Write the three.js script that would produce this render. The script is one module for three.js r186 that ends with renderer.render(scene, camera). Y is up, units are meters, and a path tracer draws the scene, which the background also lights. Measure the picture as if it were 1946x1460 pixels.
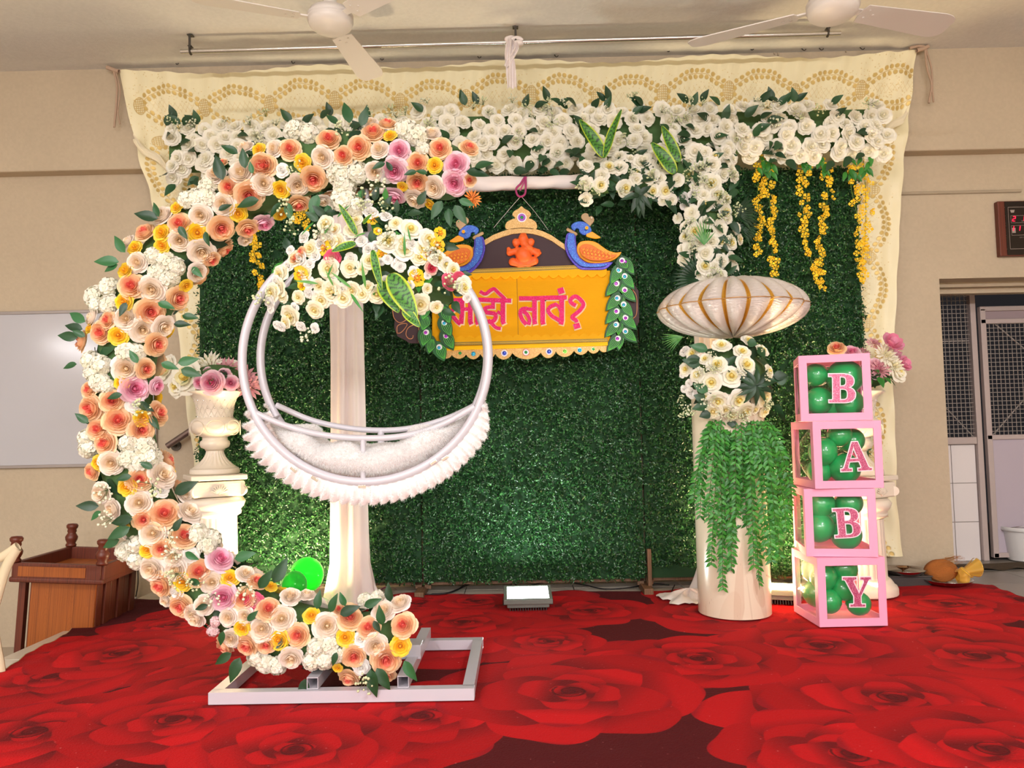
import * as THREE from 'three';
import { RoundedBoxGeometry } from 'three/addons/geometries/RoundedBoxGeometry.js';
import { MarchingCubes } from 'three/addons/objects/MarchingCubes.js';
import { FontLoader } from 'three/addons/loaders/FontLoader.js';
import { TextGeometry } from 'three/addons/geometries/TextGeometry.js';
import { mergeGeometries, mergeVertices } from 'three/addons/utils/BufferGeometryUtils.js';
import { RectAreaLightUniformsLib } from 'three/addons/lights/RectAreaLightUniformsLib.js';

// ---------------------------------------------------------------- camera, exposure, room light
const W = 1946, H = 1460, FPX = 1461;
const scene = new THREE.Scene();
scene.background = new THREE.Color(0.012, 0.011, 0.012);           // night outside the hall
const camera = new THREE.PerspectiveCamera(2 * Math.atan(H / 2 / FPX) * 180 / Math.PI, W / H, 0.05, 60);
camera.rotation.order = 'YXZ';
camera.position.set(0, 0.88, 0);
camera.rotation.set(0.0602, 0.009, -0.020);
camera.updateMatrixWorld(true);
const renderer = new THREE.WebGLRenderer({ antialias: true });
renderer.toneMapping = THREE.LinearToneMapping;
renderer.toneMappingExposure = 1.45;
renderer.shadowMap.enabled = true;
RectAreaLightUniformsLib.init();
// hall fittings (each is built below as a glowing panel with its own light): [x, y, z, width, depth, intensity]
const CEILING_PANELS = [[-2.3, 3.03, 0.7, 0.6, 0.6, 55], [1.9, 3.03, 0.7, 0.6, 0.6, 55], [-2.3, 3.03, 3.6, 0.6, 0.6, 55], [1.9, 3.03, 3.6, 0.6, 0.6, 55]];
// tube lights on the hall's front wall, facing the stage: x, height; and one on the left wall
const FRONT_TUBES = [[-3.2, 2.35], [-1.1, 2.35], [1.1, 2.35], [3.2, 2.35]], FRONT_TUBE_POWER = 200;
const PANEL_COLOR = 0xfbf9fb, TUBE_COLOR = 0xfbf8fa, TUBE_POWER = 22;
const FLOOD = { center: [0xeefcf4, 75], right: [0xffe0a6, 250], left: [0xffe2b0, 165] };
// ---------------------------------------------------------------- helpers
let seed = 7;
const reseed = (s) => { seed = s; };
const rnd = () => { seed = (seed + 0x6d2b79f5) | 0; let t = Math.imul(seed ^ (seed >>> 15), 1 | seed); t = (t + Math.imul(t ^ (t >>> 7), 61 | t)) ^ t; return ((t ^ (t >>> 14)) >>> 0) / 4294967296; };
const rr = (a, b) => a + (b - a) * rnd();
const V = (x, y, z) => new THREE.Vector3(x, y, z);
const PI = Math.PI;
const ray = (px, py) => V((px - W / 2) / FPX, (H / 2 - py) / FPX, -1).applyQuaternion(camera.quaternion);
const atZ = (px, py, z) => { const d = ray(px, py); return camera.position.clone().addScaledVector(d, (z - camera.position.z) / d.z); };
const onFloor = (px, py, y = 0) => { const d = ray(px, py); return camera.position.clone().addScaledVector(d, (y - camera.position.y) / d.y); };
const ppm = (z) => FPX / -z;                                       // photograph pixels per metre at a depth

const taken = {};
const numbered = (n) => { const k = taken[n] = (taken[n] ?? -1) + 1; return k ? n + '_' + String(k).padStart(3, '0') : n; };
function shade(o) { o.castShadow = true; o.receiveShadow = true; return o; }
function tag(o, label, category, group, kind) {
  o.userData.label = label;
  if (category) o.userData.category = category;
  if (group) o.userData.group = group;
  if (kind) o.userData.kind = kind;
  return o;
}
function thing(name, label, category, pos = [0, 0, 0], turn = 0, group) {
  const o = new THREE.Group(); o.name = numbered(name); scene.add(o);
  o.position.set(...(pos.isVector3 ? pos.toArray() : pos)); o.rotation.y = turn;
  return tag(o, label, category, group);
}
function part(name, geo, mat, parent, pos, rot) {
  const m = shade(new THREE.Mesh(geo, mat)); m.name = name; parent.add(m);
  if (pos) m.position.set(...(pos.isVector3 ? pos.toArray() : pos));
  if (rot) m.rotation.set(...rot);
  return m;
}
function struct(name, geo, mat, pos, rot) {
  const m = part(name, geo, mat, scene, pos, rot); m.userData.kind = 'structure'; return m;
}
function stuff(m) { m.userData.kind = 'stuff'; return m; }
const box = (w, h, d, x = 0, y = 0, z = 0) => new THREE.BoxGeometry(w, h, d).translate(x, y, z);
const rbox = (w, h, d, r = 0.004, x = 0, y = 0, z = 0) => new RoundedBoxGeometry(w, h, d, 2, Math.min(r, w / 2.01, h / 2.01, d / 2.01)).translate(x, y, z);
const cyl = (r1, r2, h, n = 20) => new THREE.CylinderGeometry(r1, r2, h, n);
const lathe = (pts, n = 40) => new THREE.LatheGeometry(pts.map(([r, y]) => new THREE.Vector2(r, y)), n);
const tube = (pts, r, n = 40, m = 10, closed = false) => new THREE.TubeGeometry(new THREE.CatmullRomCurve3(pts.map((p) => (p.isVector3 ? p : V(...p))), closed), n, r, m, closed);
function merge(list) {
  const gs = list.map((g) => { const h = g.index ? g.toNonIndexed() : g; for (const k of Object.keys(h.attributes)) if (!['position', 'normal', 'uv', 'color'].includes(k)) h.deleteAttribute(k); return h; });
  const allUv = gs.every((g) => g.attributes.uv), allCol = gs.every((g) => g.attributes.color);
  gs.forEach((g) => { if (!allUv) g.deleteAttribute('uv'); if (!allCol) g.deleteAttribute('color'); });
  return mergeGeometries(gs);
}
const shapeOf = (pts) => new THREE.Shape(pts.map((p) => new THREE.Vector2(p[0] ?? p.x, p[1] ?? p.y)));
const extrude = (shape, depth, bevel = 0.002, seg = 1, curve = 12) => new THREE.ExtrudeGeometry(shape, { depth, bevelEnabled: bevel > 0, bevelThickness: bevel, bevelSize: bevel * 0.8, bevelOffset: -bevel * 0.8, bevelSegments: seg, curveSegments: curve });
// a surface from a function of (u, v) in 0..1
function surf(fn, nu, nv, color) {
  const p = [], uv = [], idx = [], col = [];
  for (let j = 0; j <= nv; j++) for (let i = 0; i <= nu; i++) {
    const a = fn(i / nu, j / nv); p.push(a[0], a[1], a[2]); uv.push(a[3] ?? i / nu, a[4] ?? j / nv);
    if (color) { const c = typeof color === 'function' ? color(i / nu, j / nv) : color; col.push(c.r, c.g, c.b); }
  }
  for (let j = 0; j < nv; j++) for (let i = 0; i < nu; i++) { const a = j * (nu + 1) + i; idx.push(a, a + 1, a + nu + 2, a, a + nu + 2, a + nu + 1); }
  const g = new THREE.BufferGeometry();
  g.setAttribute('position', new THREE.Float32BufferAttribute(p, 3)); g.setAttribute('uv', new THREE.Float32BufferAttribute(uv, 2));
  if (color) g.setAttribute('color', new THREE.Float32BufferAttribute(col, 3));
  g.setIndex(idx); g.computeVertexNormals(); return g;
}
const rgb = (hex) => new THREE.Color(hex);
// turn +Z of a thing to a direction, with a spin about it
function aim(o, n, spin = 0) {
  o.quaternion.setFromUnitVectors(V(0, 0, 1), n.clone().normalize()).multiply(new THREE.Quaternion().setFromAxisAngle(V(0, 0, 1), spin)); return o;
}
function instances(name, geo, mat, list, parent) {
  const m = shade(new THREE.InstancedMesh(geo, mat, list.length)); m.name = name;
  list.forEach((e, i) => { m.setMatrixAt(i, e.m); if (e.c) m.setColorAt(i, e.c); });
  parent.add(m); return stuff(m);
}
const mat4 = (p, q, s) => new THREE.Matrix4().compose(p, q, s.isVector3 ? s : V(s, s, s));
// textures
function canvas(w, h, draw) { const c = document.createElement('canvas'); c.width = w; c.height = h; draw(c.getContext('2d'), w, h); return c; }
function tex(c, srgb = true, rep) {
  const t = new THREE.CanvasTexture(c); t.wrapS = t.wrapT = THREE.RepeatWrapping; t.magFilter = THREE.LinearFilter;
  if (srgb) t.colorSpace = THREE.SRGBColorSpace;
  if (rep) t.repeat.set(...rep);
  return t;
}
function noiseTex(n, base, amp, cell, s, srgb = false, rep) {         // even grain in several sizes, grey
  reseed(s);
  const a = new Float32Array(n * n).fill(0);
  for (const c of cell) {
    const k = Math.max(2, Math.round(n / c)), g = Array.from({ length: k * k }, rnd);
    for (let y = 0; y < n; y++) for (let x = 0; x < n; x++) {
      const fx = x / n * k, fy = y / n * k, x0 = Math.floor(fx), y0 = Math.floor(fy), tx = fx - x0, ty = fy - y0, q = (i, j) => g[((j % k) * k) + (i % k)];
      const sx = tx * tx * (3 - 2 * tx), sy = ty * ty * (3 - 2 * ty);
      a[y * n + x] += (q(x0, y0) * (1 - sx) * (1 - sy) + q(x0 + 1, y0) * sx * (1 - sy) + q(x0, y0 + 1) * (1 - sx) * sy + q(x0 + 1, y0 + 1) * sx * sy - 0.5) / cell.length;
    }
  }
  const d = new Uint8Array(n * n * 4);
  for (let i = 0; i < n * n; i++) { const v = Math.max(0, Math.min(255, (base + a[i] * 2 * amp) * 255)); d[i * 4] = d[i * 4 + 1] = d[i * 4 + 2] = v; d[i * 4 + 3] = 255; }
  const t = new THREE.DataTexture(d, n, n); t.wrapS = t.wrapT = THREE.RepeatWrapping; t.magFilter = THREE.LinearFilter; t.needsUpdate = true;
  if (srgb) t.colorSpace = THREE.SRGBColorSpace;
  if (rep) t.repeat.set(...rep);
  return t;
}
// a glittered colour: flakes of the same hue, some pale, some deep
const glitterTex = (base, flakes, s, n = 256, count = 9000) => tex(canvas(n, n, (g) => {
  reseed(s); g.fillStyle = base; g.fillRect(0, 0, n, n);
  for (let i = 0; i < count; i++) { g.fillStyle = flakes[Math.floor(rnd() * flakes.length)]; const r = rr(0.8, 2.2); g.fillRect(rnd() * n, rnd() * n, r, r); }
}));
// flat uv in metres from x, y
function uvXY(g, k = 1) { const p = g.attributes.position, u = new Float32Array(p.count * 2); for (let i = 0; i < p.count; i++) { u[i * 2] = p.getX(i) * k; u[i * 2 + 1] = p.getY(i) * k; } g.setAttribute('uv', new THREE.BufferAttribute(u, 2)); return g; }
// box-projected uv in metres
function uvBox(g, k = 1) {
  if (g.index) g = g.toNonIndexed();
  g.computeVertexNormals();
  const p = g.attributes.position, n = g.attributes.normal, u = new Float32Array(p.count * 2);
  for (let i = 0; i < p.count; i++) {
    const ax = Math.abs(n.getX(i)), ay = Math.abs(n.getY(i)), az = Math.abs(n.getZ(i));
    const [a, b] = az >= ax && az >= ay ? [p.getX(i), p.getY(i)] : ax >= ay ? [p.getZ(i), p.getY(i)] : [p.getX(i), p.getZ(i)];
    u[i * 2] = a * k; u[i * 2 + 1] = b * k;
  }
  g.setAttribute('uv', new THREE.BufferAttribute(u, 2)); return g;
}
// a smooth body from tapered capsules [[ax,ay,az,ra],[bx,by,bz,rb]] joined by a smooth minimum
function capsuleBody(bones, cell, blend) {
  const lo = V(1e9, 1e9, 1e9), hi = V(-1e9, -1e9, -1e9);
  for (const [a, b] of bones) for (const e of [a, b]) { lo.min(V(e[0] - e[3], e[1] - e[3], e[2] - e[3])); hi.max(V(e[0] + e[3], e[1] + e[3], e[2] + e[3])); }
  const mid = lo.clone().add(hi).multiplyScalar(0.5), half = Math.max(...hi.clone().sub(lo).toArray()) / 2 + cell * 3, n = Math.ceil(2 * half / cell);
  const mc = new MarchingCubes(n, new THREE.MeshStandardMaterial(), false, false, 200000); mc.isolation = 0;
  const A = bones.map(([a, b]) => [V(a[0], a[1], a[2]), V(b[0], b[1], b[2]), a[3], b[3]]), p = V(), ab = V(), ap = V();
  for (let k = 0; k < n; k++) for (let j = 0; j < n; j++) for (let i = 0; i < n; i++) {
    p.set((i / n * 2 - 1) * half + mid.x, (j / n * 2 - 1) * half + mid.y, (k / n * 2 - 1) * half + mid.z);
    let d = 1e9;
    for (const [a, b, ra, rb] of A) {
      ab.subVectors(b, a); ap.subVectors(p, a);
      const t = Math.max(0, Math.min(1, ap.dot(ab) / Math.max(ab.lengthSq(), 1e-12))), e = ap.addScaledVector(ab, -t).length() - (ra + (rb - ra) * t);
      const h = Math.max(0, blend - Math.abs(d - e)) / blend; d = Math.min(d, e) - h * h * blend / 4;
    }
    mc.field[k * n * n + j * n + i] = -d;
  }
  mc.update();
  const c = mc.count ?? mc.geometry.drawRange.count, g = new THREE.BufferGeometry();
  g.setAttribute('position', new THREE.BufferAttribute(mc.positionArray.slice(0, c * 3), 3));
  g.scale(half, half, half).translate(mid.x, mid.y, mid.z);
  const m = mergeVertices(g, cell * 0.02); m.computeVertexNormals(); return m;
}
// ---------------------------------------------------------------- materials
const std = (color, roughness = 0.6, extra = {}) => new THREE.MeshStandardMaterial({ color, roughness, ...extra });
const phys = (color, roughness = 0.6, extra = {}) => new THREE.MeshPhysicalMaterial({ color, roughness, ...extra });
const plasterBump = noiseTex(512, 0.5, 0.5, [4, 16, 64], 11);
plasterBump.repeat.set(1.3, 1.3);
const plasterTone = noiseTex(512, 0.965, 0.045, [3, 60, 150], 12, true); plasterTone.repeat.set(0.45, 0.45);
const M = {
  wall: std(0xc6b59b, 0.72, { map: plasterTone, bumpMap: plasterBump, bumpScale: 0.0016 }),
  ceiling: std(0xe0dedb, 0.8, { map: plasterTone, bumpMap: plasterBump, bumpScale: 0.001 }),
  tile: [0xd9d0bf, 0xd4cab8, 0xdcd4c4].map((c) => phys(c, 0.28, { bumpMap: plasterBump, bumpScale: 0.0002 })),
  grout: std(0x8d8474, 0.9),
  darkStone: phys(0x3d3a38, 0.35),
  greyTile: [0x8f887e, 0x958e84].map((c) => phys(c, 0.35)),
  whiteMetal: phys(0xc4c0c8, 0.32, { clearcoat: 0.4, clearcoatRoughness: 0.2 }),
  steel: std(0xc9c6c2, 0.22, { metalness: 1 }),
  darkSteel: std(0x54504b, 0.45, { metalness: 0.8 }),
  black: std(0x131313, 0.6),
  cable: std(0x17171a, 0.5),
  whiteCloth: phys(0xe9dfdc, 0.85, { sheen: 0.4, sheenColor: new THREE.Color(1, 1, 1), sheenRoughness: 0.5 }),
  sheer: phys(0xf6ecea, 0.9, { transmission: 0.35, thickness: 0 }),
  petal: phys(0xffffff, 0.75, { vertexColors: true, transmission: 0.18, thickness: 0, sheen: 0.1, sheenColor: new THREE.Color(1, 1, 1) }),
  leaf: phys(0xffffff, 0.42, { vertexColors: true, transmission: 0.12, thickness: 0 }),
  moss: std(0x4a6a3c, 0.95),
  wood: null,
  fanWhite: phys(0xdcd5cf, 0.4),
};
// wood: long grain with dark pores
function woodTex(base, dark, s) {
  return tex(canvas(512, 512, (g, w, h) => {
    reseed(s); g.fillStyle = base; g.fillRect(0, 0, w, h);
    for (let i = 0; i < 240; i++) { const x = rnd() * w; g.strokeStyle = dark; g.globalAlpha = rr(0.05, 0.3); g.lineWidth = rr(0.5, 3); g.beginPath(); g.moveTo(x, 0); const a = rr(-10, 10), f = rr(-1, 1) * 12; g.bezierCurveTo(x + a, h * 0.3, x + f, h * 0.6, x + rr(-3, 3), h); g.stroke(); }
    for (let k = 0; k < 3; k++) { const x = rr(60, w - 60), y = rr(120, h - 120); for (let i = 0; i < 7; i++) { g.globalAlpha = 0.3; g.lineWidth = 1.2; g.beginPath(); g.ellipse(x, y, 4 + i * 5, 40 + i * 32, 0, 0, 7); g.stroke(); } }
    g.globalAlpha = 1;
  }));
}
M.wood = std(0xffffff, 0.45, { map: woodTex('#a85a1e', '#5a2a0c', 21) });
M.woodDark = std(0xffffff, 0.42, { map: woodTex('#6b2f1c', '#35130b', 22) });
M.woodSlat = std(0xffffff, 0.6, { map: woodTex('#7a5a40', '#3e2a1c', 23) });
// ---------------------------------------------------------------- the room
const ZW = -4.45, ZB = -4.36, CEIL = 3.04, XL = -5.5, XR = 5.2, ZF = 5.5, HALL = -0.3;
const DOOR_L = 2.455, DOOR_R = 3.75, DOOR_TOP = 1.71, BEAM = 2.44;
{
  // back wall with a doorway, and the beam that stands proud of it under the ceiling
  const segs = [[XL, DOOR_L, -0.5, BEAM], [DOOR_L, DOOR_R, DOOR_TOP, BEAM], [DOOR_R, XR, -0.5, BEAM]];
  struct('wall_back', merge(segs.map(([a, b, c, d]) => uvBox(box(b - a, d - c, 0.22, (a + b) / 2, (c + d) / 2, ZW - 0.11)))), M.wall);
  struct('trim_1', uvBox(rbox(XR - XL, CEIL - BEAM + 0.02, 0.32, 0.008, (XR + XL) / 2, (CEIL + BEAM) / 2 + 0.01, ZB - 0.16)), M.wall);
  struct('wall_left', uvBox(box(0.2, 3.8, ZF - ZW + 0.4, XL - 0.1, 1.3, (ZF + ZW) / 2)), M.wall);
  struct('wall_right', uvBox(box(0.2, 3.8, ZF - ZW + 0.4, XR + 0.1, 1.3, (ZF + ZW) / 2)), M.wall);
  struct('wall_front', uvBox(box(XR - XL, 3.8, 0.2, (XR + XL) / 2, 1.3, ZF + 0.1)), M.wall);
  struct('ceiling', uvBox(box(XR - XL + 0.4, 0.15, ZF - ZW + 0.8, (XR + XL) / 2, CEIL + 0.075, (ZF + ZW) / 2)), M.ceiling);
  // stage: slab, then tiles laid one by one with open joints
  const stage = struct('floor_stage', box(XR + 2.12, 0.3, 2.62 + 0.55, (XR - 2.12) / 2, HALL / 2 - 0.012, -1.93 - 3.17 / 2), M.grout);
  const tw = 0.595, td = 0.595, tg = rbox(tw, 0.012, td, 0.002), tb = rbox(tw, 0.012, 0.3, 0.002);
  for (let i = 0; i < 9; i++) for (let k = 0; k < 5; k++) {
    const x = -2.12 + 0.3 + i * 0.6, z = -1.93 - 0.3 - k * 0.6;
    if (x > 2.2 && k > 1) continue;
    part('tile', tg, M.tile[(i * 3 + k * 5) % 3], stage, [x, -0.006, z]);
  }
  // by the doorway: a dark granite strip, then grey tiles that run out through the door
  for (let i = 0; i < 3; i++) part('granite_slab', rbox(0.9, 0.012, 0.3, 0.002), M.darkStone, stage, [2.36 + i * 0.905, -0.006, -3.70]);
  part('tile', rbox(2.7, 0.012, 0.3, 0.002), M.tile[1], stage, [3.26, -0.006, -3.39]);
  for (let i = 0; i < 6; i++) for (let k = 0; k < 3; k++) part('tile', rbox(0.445, 0.012, 0.375, 0.002), M.greyTile[(i + k) % 2], stage, [2.13 + i * 0.45, -0.006, -4.045 - k * 0.38]);
  struct('floor', box(XR - XL, 0.2, ZF - ZW + 0.6, (XR + XL) / 2, HALL - 0.1, (ZF + ZW) / 2), std(0xb9ab98, 0.4));
  // lobby behind the doorway
  struct('floor_lobby', box(4, 0.28, 1.9, 3.4, -0.16, -5.95), std(0x8d8378, 0.7));
}
// door header and reveal inside the opening
{
  const d = struct('door_1', rbox(DOOR_R - DOOR_L, 0.5, 0.07, 0.004, (DOOR_R + DOOR_L) / 2, 1.652 + 0.25, ZW - 0.225), M.wall);
  part('door_lintel', rbox(DOOR_R - DOOR_L, 0.3, 0.06, 0.004, (DOOR_R + DOOR_L) / 2, 1.682 + 0.15, ZW - 0.165), M.wall, d);
}
// grille screen and gate beyond the doorway
{
  const ZG = -4.95, paint = phys(0xb9a9a4, 0.5), wire = std(0x9b928c, 0.5, { metalness: 0.3 });
  const p = (x, y) => atZ(x, y, ZG);
  const mesh = (x0, y0, x1, y1, step = 0.0275, r = 0.0017) => {
    const g = [];
    for (let x = x0; x <= x1; x += step) g.push(box(2 * r, y1 - y0, 2 * r, x, (y0 + y1) / 2, ZG));
    for (let y = y0; y <= y1; y += step) g.push(box(x1 - x0, 2 * r, 2 * r, (x0 + x1) / 2, y, ZG + 0.003));
    return merge(g);
  };
  const xA = 2.36, xB = p(1845, 700).x, xC = p(1862, 700).x, yT = 1.72, yS = p(1815, 832).y, xE = 3.9;
  const s = thing('grille_screen', 'dark wire mesh screen over white wall tiles, left of the mesh gate beyond the doorway', 'grille', [0, 0, 0]);
  part('frame', merge([rbox(0.035, yT + 0.0, 0.05, 0.004, xB + 0.02, yT / 2, ZG), rbox(xB - xA, 0.045, 0.05, 0.004, (xA + xB) / 2, yS - 0.02, ZG), rbox(xE - xA, 0.04, 0.05, 0.004, (xA + xE) / 2, yT + 0.02, ZG)]), paint, s);
  stuff(part('wire_mesh', mesh(xA, yS, xB, yT), wire, s));
  part('brace', merge([tube([[xA, yS + 0.62, ZG - 0.01], [xB, yS, ZG - 0.01]], 0.004, 2, 6), tube([[xA, yT - 0.15, ZG - 0.01], [xA + 0.14, yT, ZG - 0.01]], 0.004, 2, 6), box(xB - xA, 0.008, 0.01, (xA + xB) / 2, yS + 0.62, ZG - 0.008)]), wire, s);
  const tw = 0.155, th = 0.245;
  const base = part('tiled_dado', box(xB - xA + 0.05, yS - 0.04, 0.06, (xA + xB) / 2, (yS - 0.04) / 2, ZG - 0.04), std(0x9a8f88, 0.8), s);
  for (let i = 0; i < 2; i++) for (let k = 0; k < 3; k++) part('tile', rbox(tw - 0.004, th - 0.004, 0.012, 0.002), phys(0xe6dedd, 0.25), base, [xB - tw / 2 - i * tw, yS - 0.045 - th / 2 - k * th, ZG - 0.008]);
  const g = thing('mesh_gate', 'lilac grey metal gate with wire mesh above a solid sheet beyond the doorway', 'gate', [0, 0, 0]);
  const y1 = p(1890, 588).y, y2 = p(1890, 612).y, y3 = p(1890, 828).y, zg = ZG + 0.02;
  part('gate_frame', merge([rbox(0.035, y1 - 0.02, 0.035, 0.004, xC + 0.018, (y1 + 0.02) / 2, zg), rbox(0.9, 0.03, 0.035, 0.004, xC + 0.45, y1, zg), rbox(0.9, 0.03, 0.035, 0.004, xC + 0.45, y3 - 0.01, zg), rbox(0.9, 0.03, 0.035, 0.004, xC + 0.45, y2, zg), rbox(0.9, 0.03, 0.035, 0.004, xC + 0.45, 0.035, zg)]), paint, g);
  part('top_sheet', box(0.86, y1 - y2, 0.006, xC + 0.45, (y1 + y2) / 2, zg), phys(0x98868a, 0.55), g);
  part('lower_sheet', box(0.86, y3 - 0.03, 0.006, xC + 0.45, (y3 + 0.03) / 2, zg), phys(0xb9adb8, 0.5), g);
  stuff(part('wire_mesh', mesh(xC + 0.035, y3, xC + 0.9, y2).translate(0, 0, 0.02), wire, g));
  part('brace', merge([tube([[xC + 0.09, y2, zg - 0.01], [xC + 0.6, y2 - 0.47, zg - 0.01]], 0.005, 2, 6), tube([[xC + 0.05, y3, zg - 0.012], [xC + 0.55, y2 - 0.2, zg - 0.012]], 0.005, 2, 6)]), wire, g);
  // brown coir mat and bucket on the floor beyond the door
  const mp = onFloor(1850, 1062);
  const mat = thing('door_mat', 'thin brown coir mat lying on the floor before the mesh gate', 'mat', [mp.x, 0, -4.72]);
  part('mat_sheet', surf((u, v) => [(u - 0.5) * 0.52, 0.004 + 0.012 * Math.sin(u * 9) ** 2 * v, (v - 0.5) * 0.22 + 0.02 * Math.sin(u * 5)], 24, 6), std(0x4d3c22, 0.95, { bumpMap: plasterBump, bumpScale: 0.003 }), mat);
  const bp = onFloor(1938, 1066);
  const b = thing('plastic_bucket', 'white plastic bucket with a rolled rim standing by the mesh gate', 'bucket', [bp.x + 0.03, 0, bp.z]);
  part('tub', lathe([[0, 0.004], [0.085, 0.004], [0.09, 0.01], [0.115, 0.2], [0.12, 0.215], [0.128, 0.215], [0.13, 0.2], [0.127, 0.19], [0.118, 0.188], [0.112, 0.2], [0.085, 0.012], [0, 0.012]]), phys(0xd8d6d4, 0.4), b);
  part('wire_handle', new THREE.TorusGeometry(0.122, 0.0025, 8, 40, PI).rotateX(PI * 0.42).translate(0, 0.2, 0), M.steel, b);
}
// ceiling panels and the tube light on the side wall: glowing faces, each with its own light
for (const [x, y, z, w, d, power] of CEILING_PANELS) {
  const place = (z < 1 ? 'nearest the stage' : 'farthest from the stage') + (x < 0 ? ' on the left' : ' on the right');
  const t = thing('ceiling_light', 'square glowing ceiling light panel over the hall, ' + place, 'light', [x, y, z], 0, 'ceiling light panels of the hall');
  part('frame', merge([box(w + 0.04, 0.02, 0.02, 0, 0, d / 2 + 0.01), box(w + 0.04, 0.02, 0.02, 0, 0, -d / 2 - 0.01), box(0.02, 0.02, d, w / 2 + 0.01, 0, 0), box(0.02, 0.02, d, -w / 2 - 0.01, 0, 0)]), M.fanWhite, t);
  part('light_diffuser', box(w, 0.008, d, 0, 0.002, 0), new THREE.MeshStandardMaterial({ color: 0xffffff, emissive: PANEL_COLOR, emissiveIntensity: 6 }), t);
  const l = new THREE.RectAreaLight(PANEL_COLOR, power, w, d); l.position.set(0, -0.012, 0); l.rotation.x = -PI / 2; l.castShadow = true; t.add(l);
}
function tubeLight(label, x, y, z, turn, power) {
  const t = thing('tube_light', label, 'light', [x, y, z], turn);
  part('batten', box(1.25, 0.06, 0.04, 0, 0, 0.02), M.fanWhite, t);
  part('lamp_tube', cyl(0.018, 0.018, 1.2, 16).rotateZ(PI / 2).translate(0, 0, 0.062), new THREE.MeshStandardMaterial({ color: 0xffffff, emissive: TUBE_COLOR, emissiveIntensity: 12 }), t);
  const l = new THREE.RectAreaLight(TUBE_COLOR, power, 1.2, 0.08); l.position.set(0, 0, 0.085); l.rotation.y = PI; l.castShadow = true; t.add(l);
}
tubeLight('glowing tube light on the left side wall of the hall', XL, 1.98, 0.6, PI / 2, TUBE_POWER);
FRONT_TUBES.forEach(([x, y], i) => tubeLight('glowing tube light on the wall facing the stage, ' + ['leftmost of four', 'second of four from the left', 'third of four from the left', 'rightmost of four'][i], x, y, ZF, PI, FRONT_TUBE_POWER));
// whiteboard, handrail, clock, conduit, wall hooks
{
  const a = atZ(-60, 598, ZW), b = atZ(297, 882, ZW), w = b.x - a.x, h = a.y - b.y;
  const t = thing('whiteboard', 'white marker board in a thin grey frame on the wall behind the floral arch', 'whiteboard', [(a.x + b.x) / 2, (a.y + b.y) / 2, ZW + 0.012]);
  part('writing_surface', box(w, h, 0.012), phys(0xbcbcc2, 0.16, { clearcoat: 0.6, clearcoatRoughness: 0.12 }), t);
  part('frame', merge([rbox(w + 0.03, 0.018, 0.024, 0.003, 0, h / 2, 0.002), rbox(w + 0.03, 0.018, 0.024, 0.003, 0, -h / 2, 0.002), rbox(0.018, h, 0.024, 0.003, w / 2, 0, 0.002), rbox(0.018, h, 0.024, 0.003, -w / 2, 0, 0.002)]), std(0xa9a2a0, 0.4, { metalness: 0.5 }), t);
}
{
  const a = atZ(318, 848, ZW + 0.07), b = atZ(372, 812, ZW + 0.07), d = b.clone().sub(a);
  const t = thing('handrail', 'sloping steel handrail on the wall between the arch and the left urn', 'handrail', [a.x, a.y, a.z]);
  part('rail', tube([[0, 0, 0], [d.x * 0.5, d.y * 0.5, 0], [d.x * 2.2, d.y * 2.2, 0]], 0.018, 8, 12), std(0x80706a, 0.35, { metalness: 0.7 }), t);
  part('bracket', merge([cyl(0.008, 0.008, 0.07).rotateX(PI / 2).translate(0.02, 0, -0.035), cyl(0.03, 0.03, 0.008).rotateX(PI / 2).translate(0.02, 0, -0.066)]), M.darkSteel, t);
}
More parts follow.
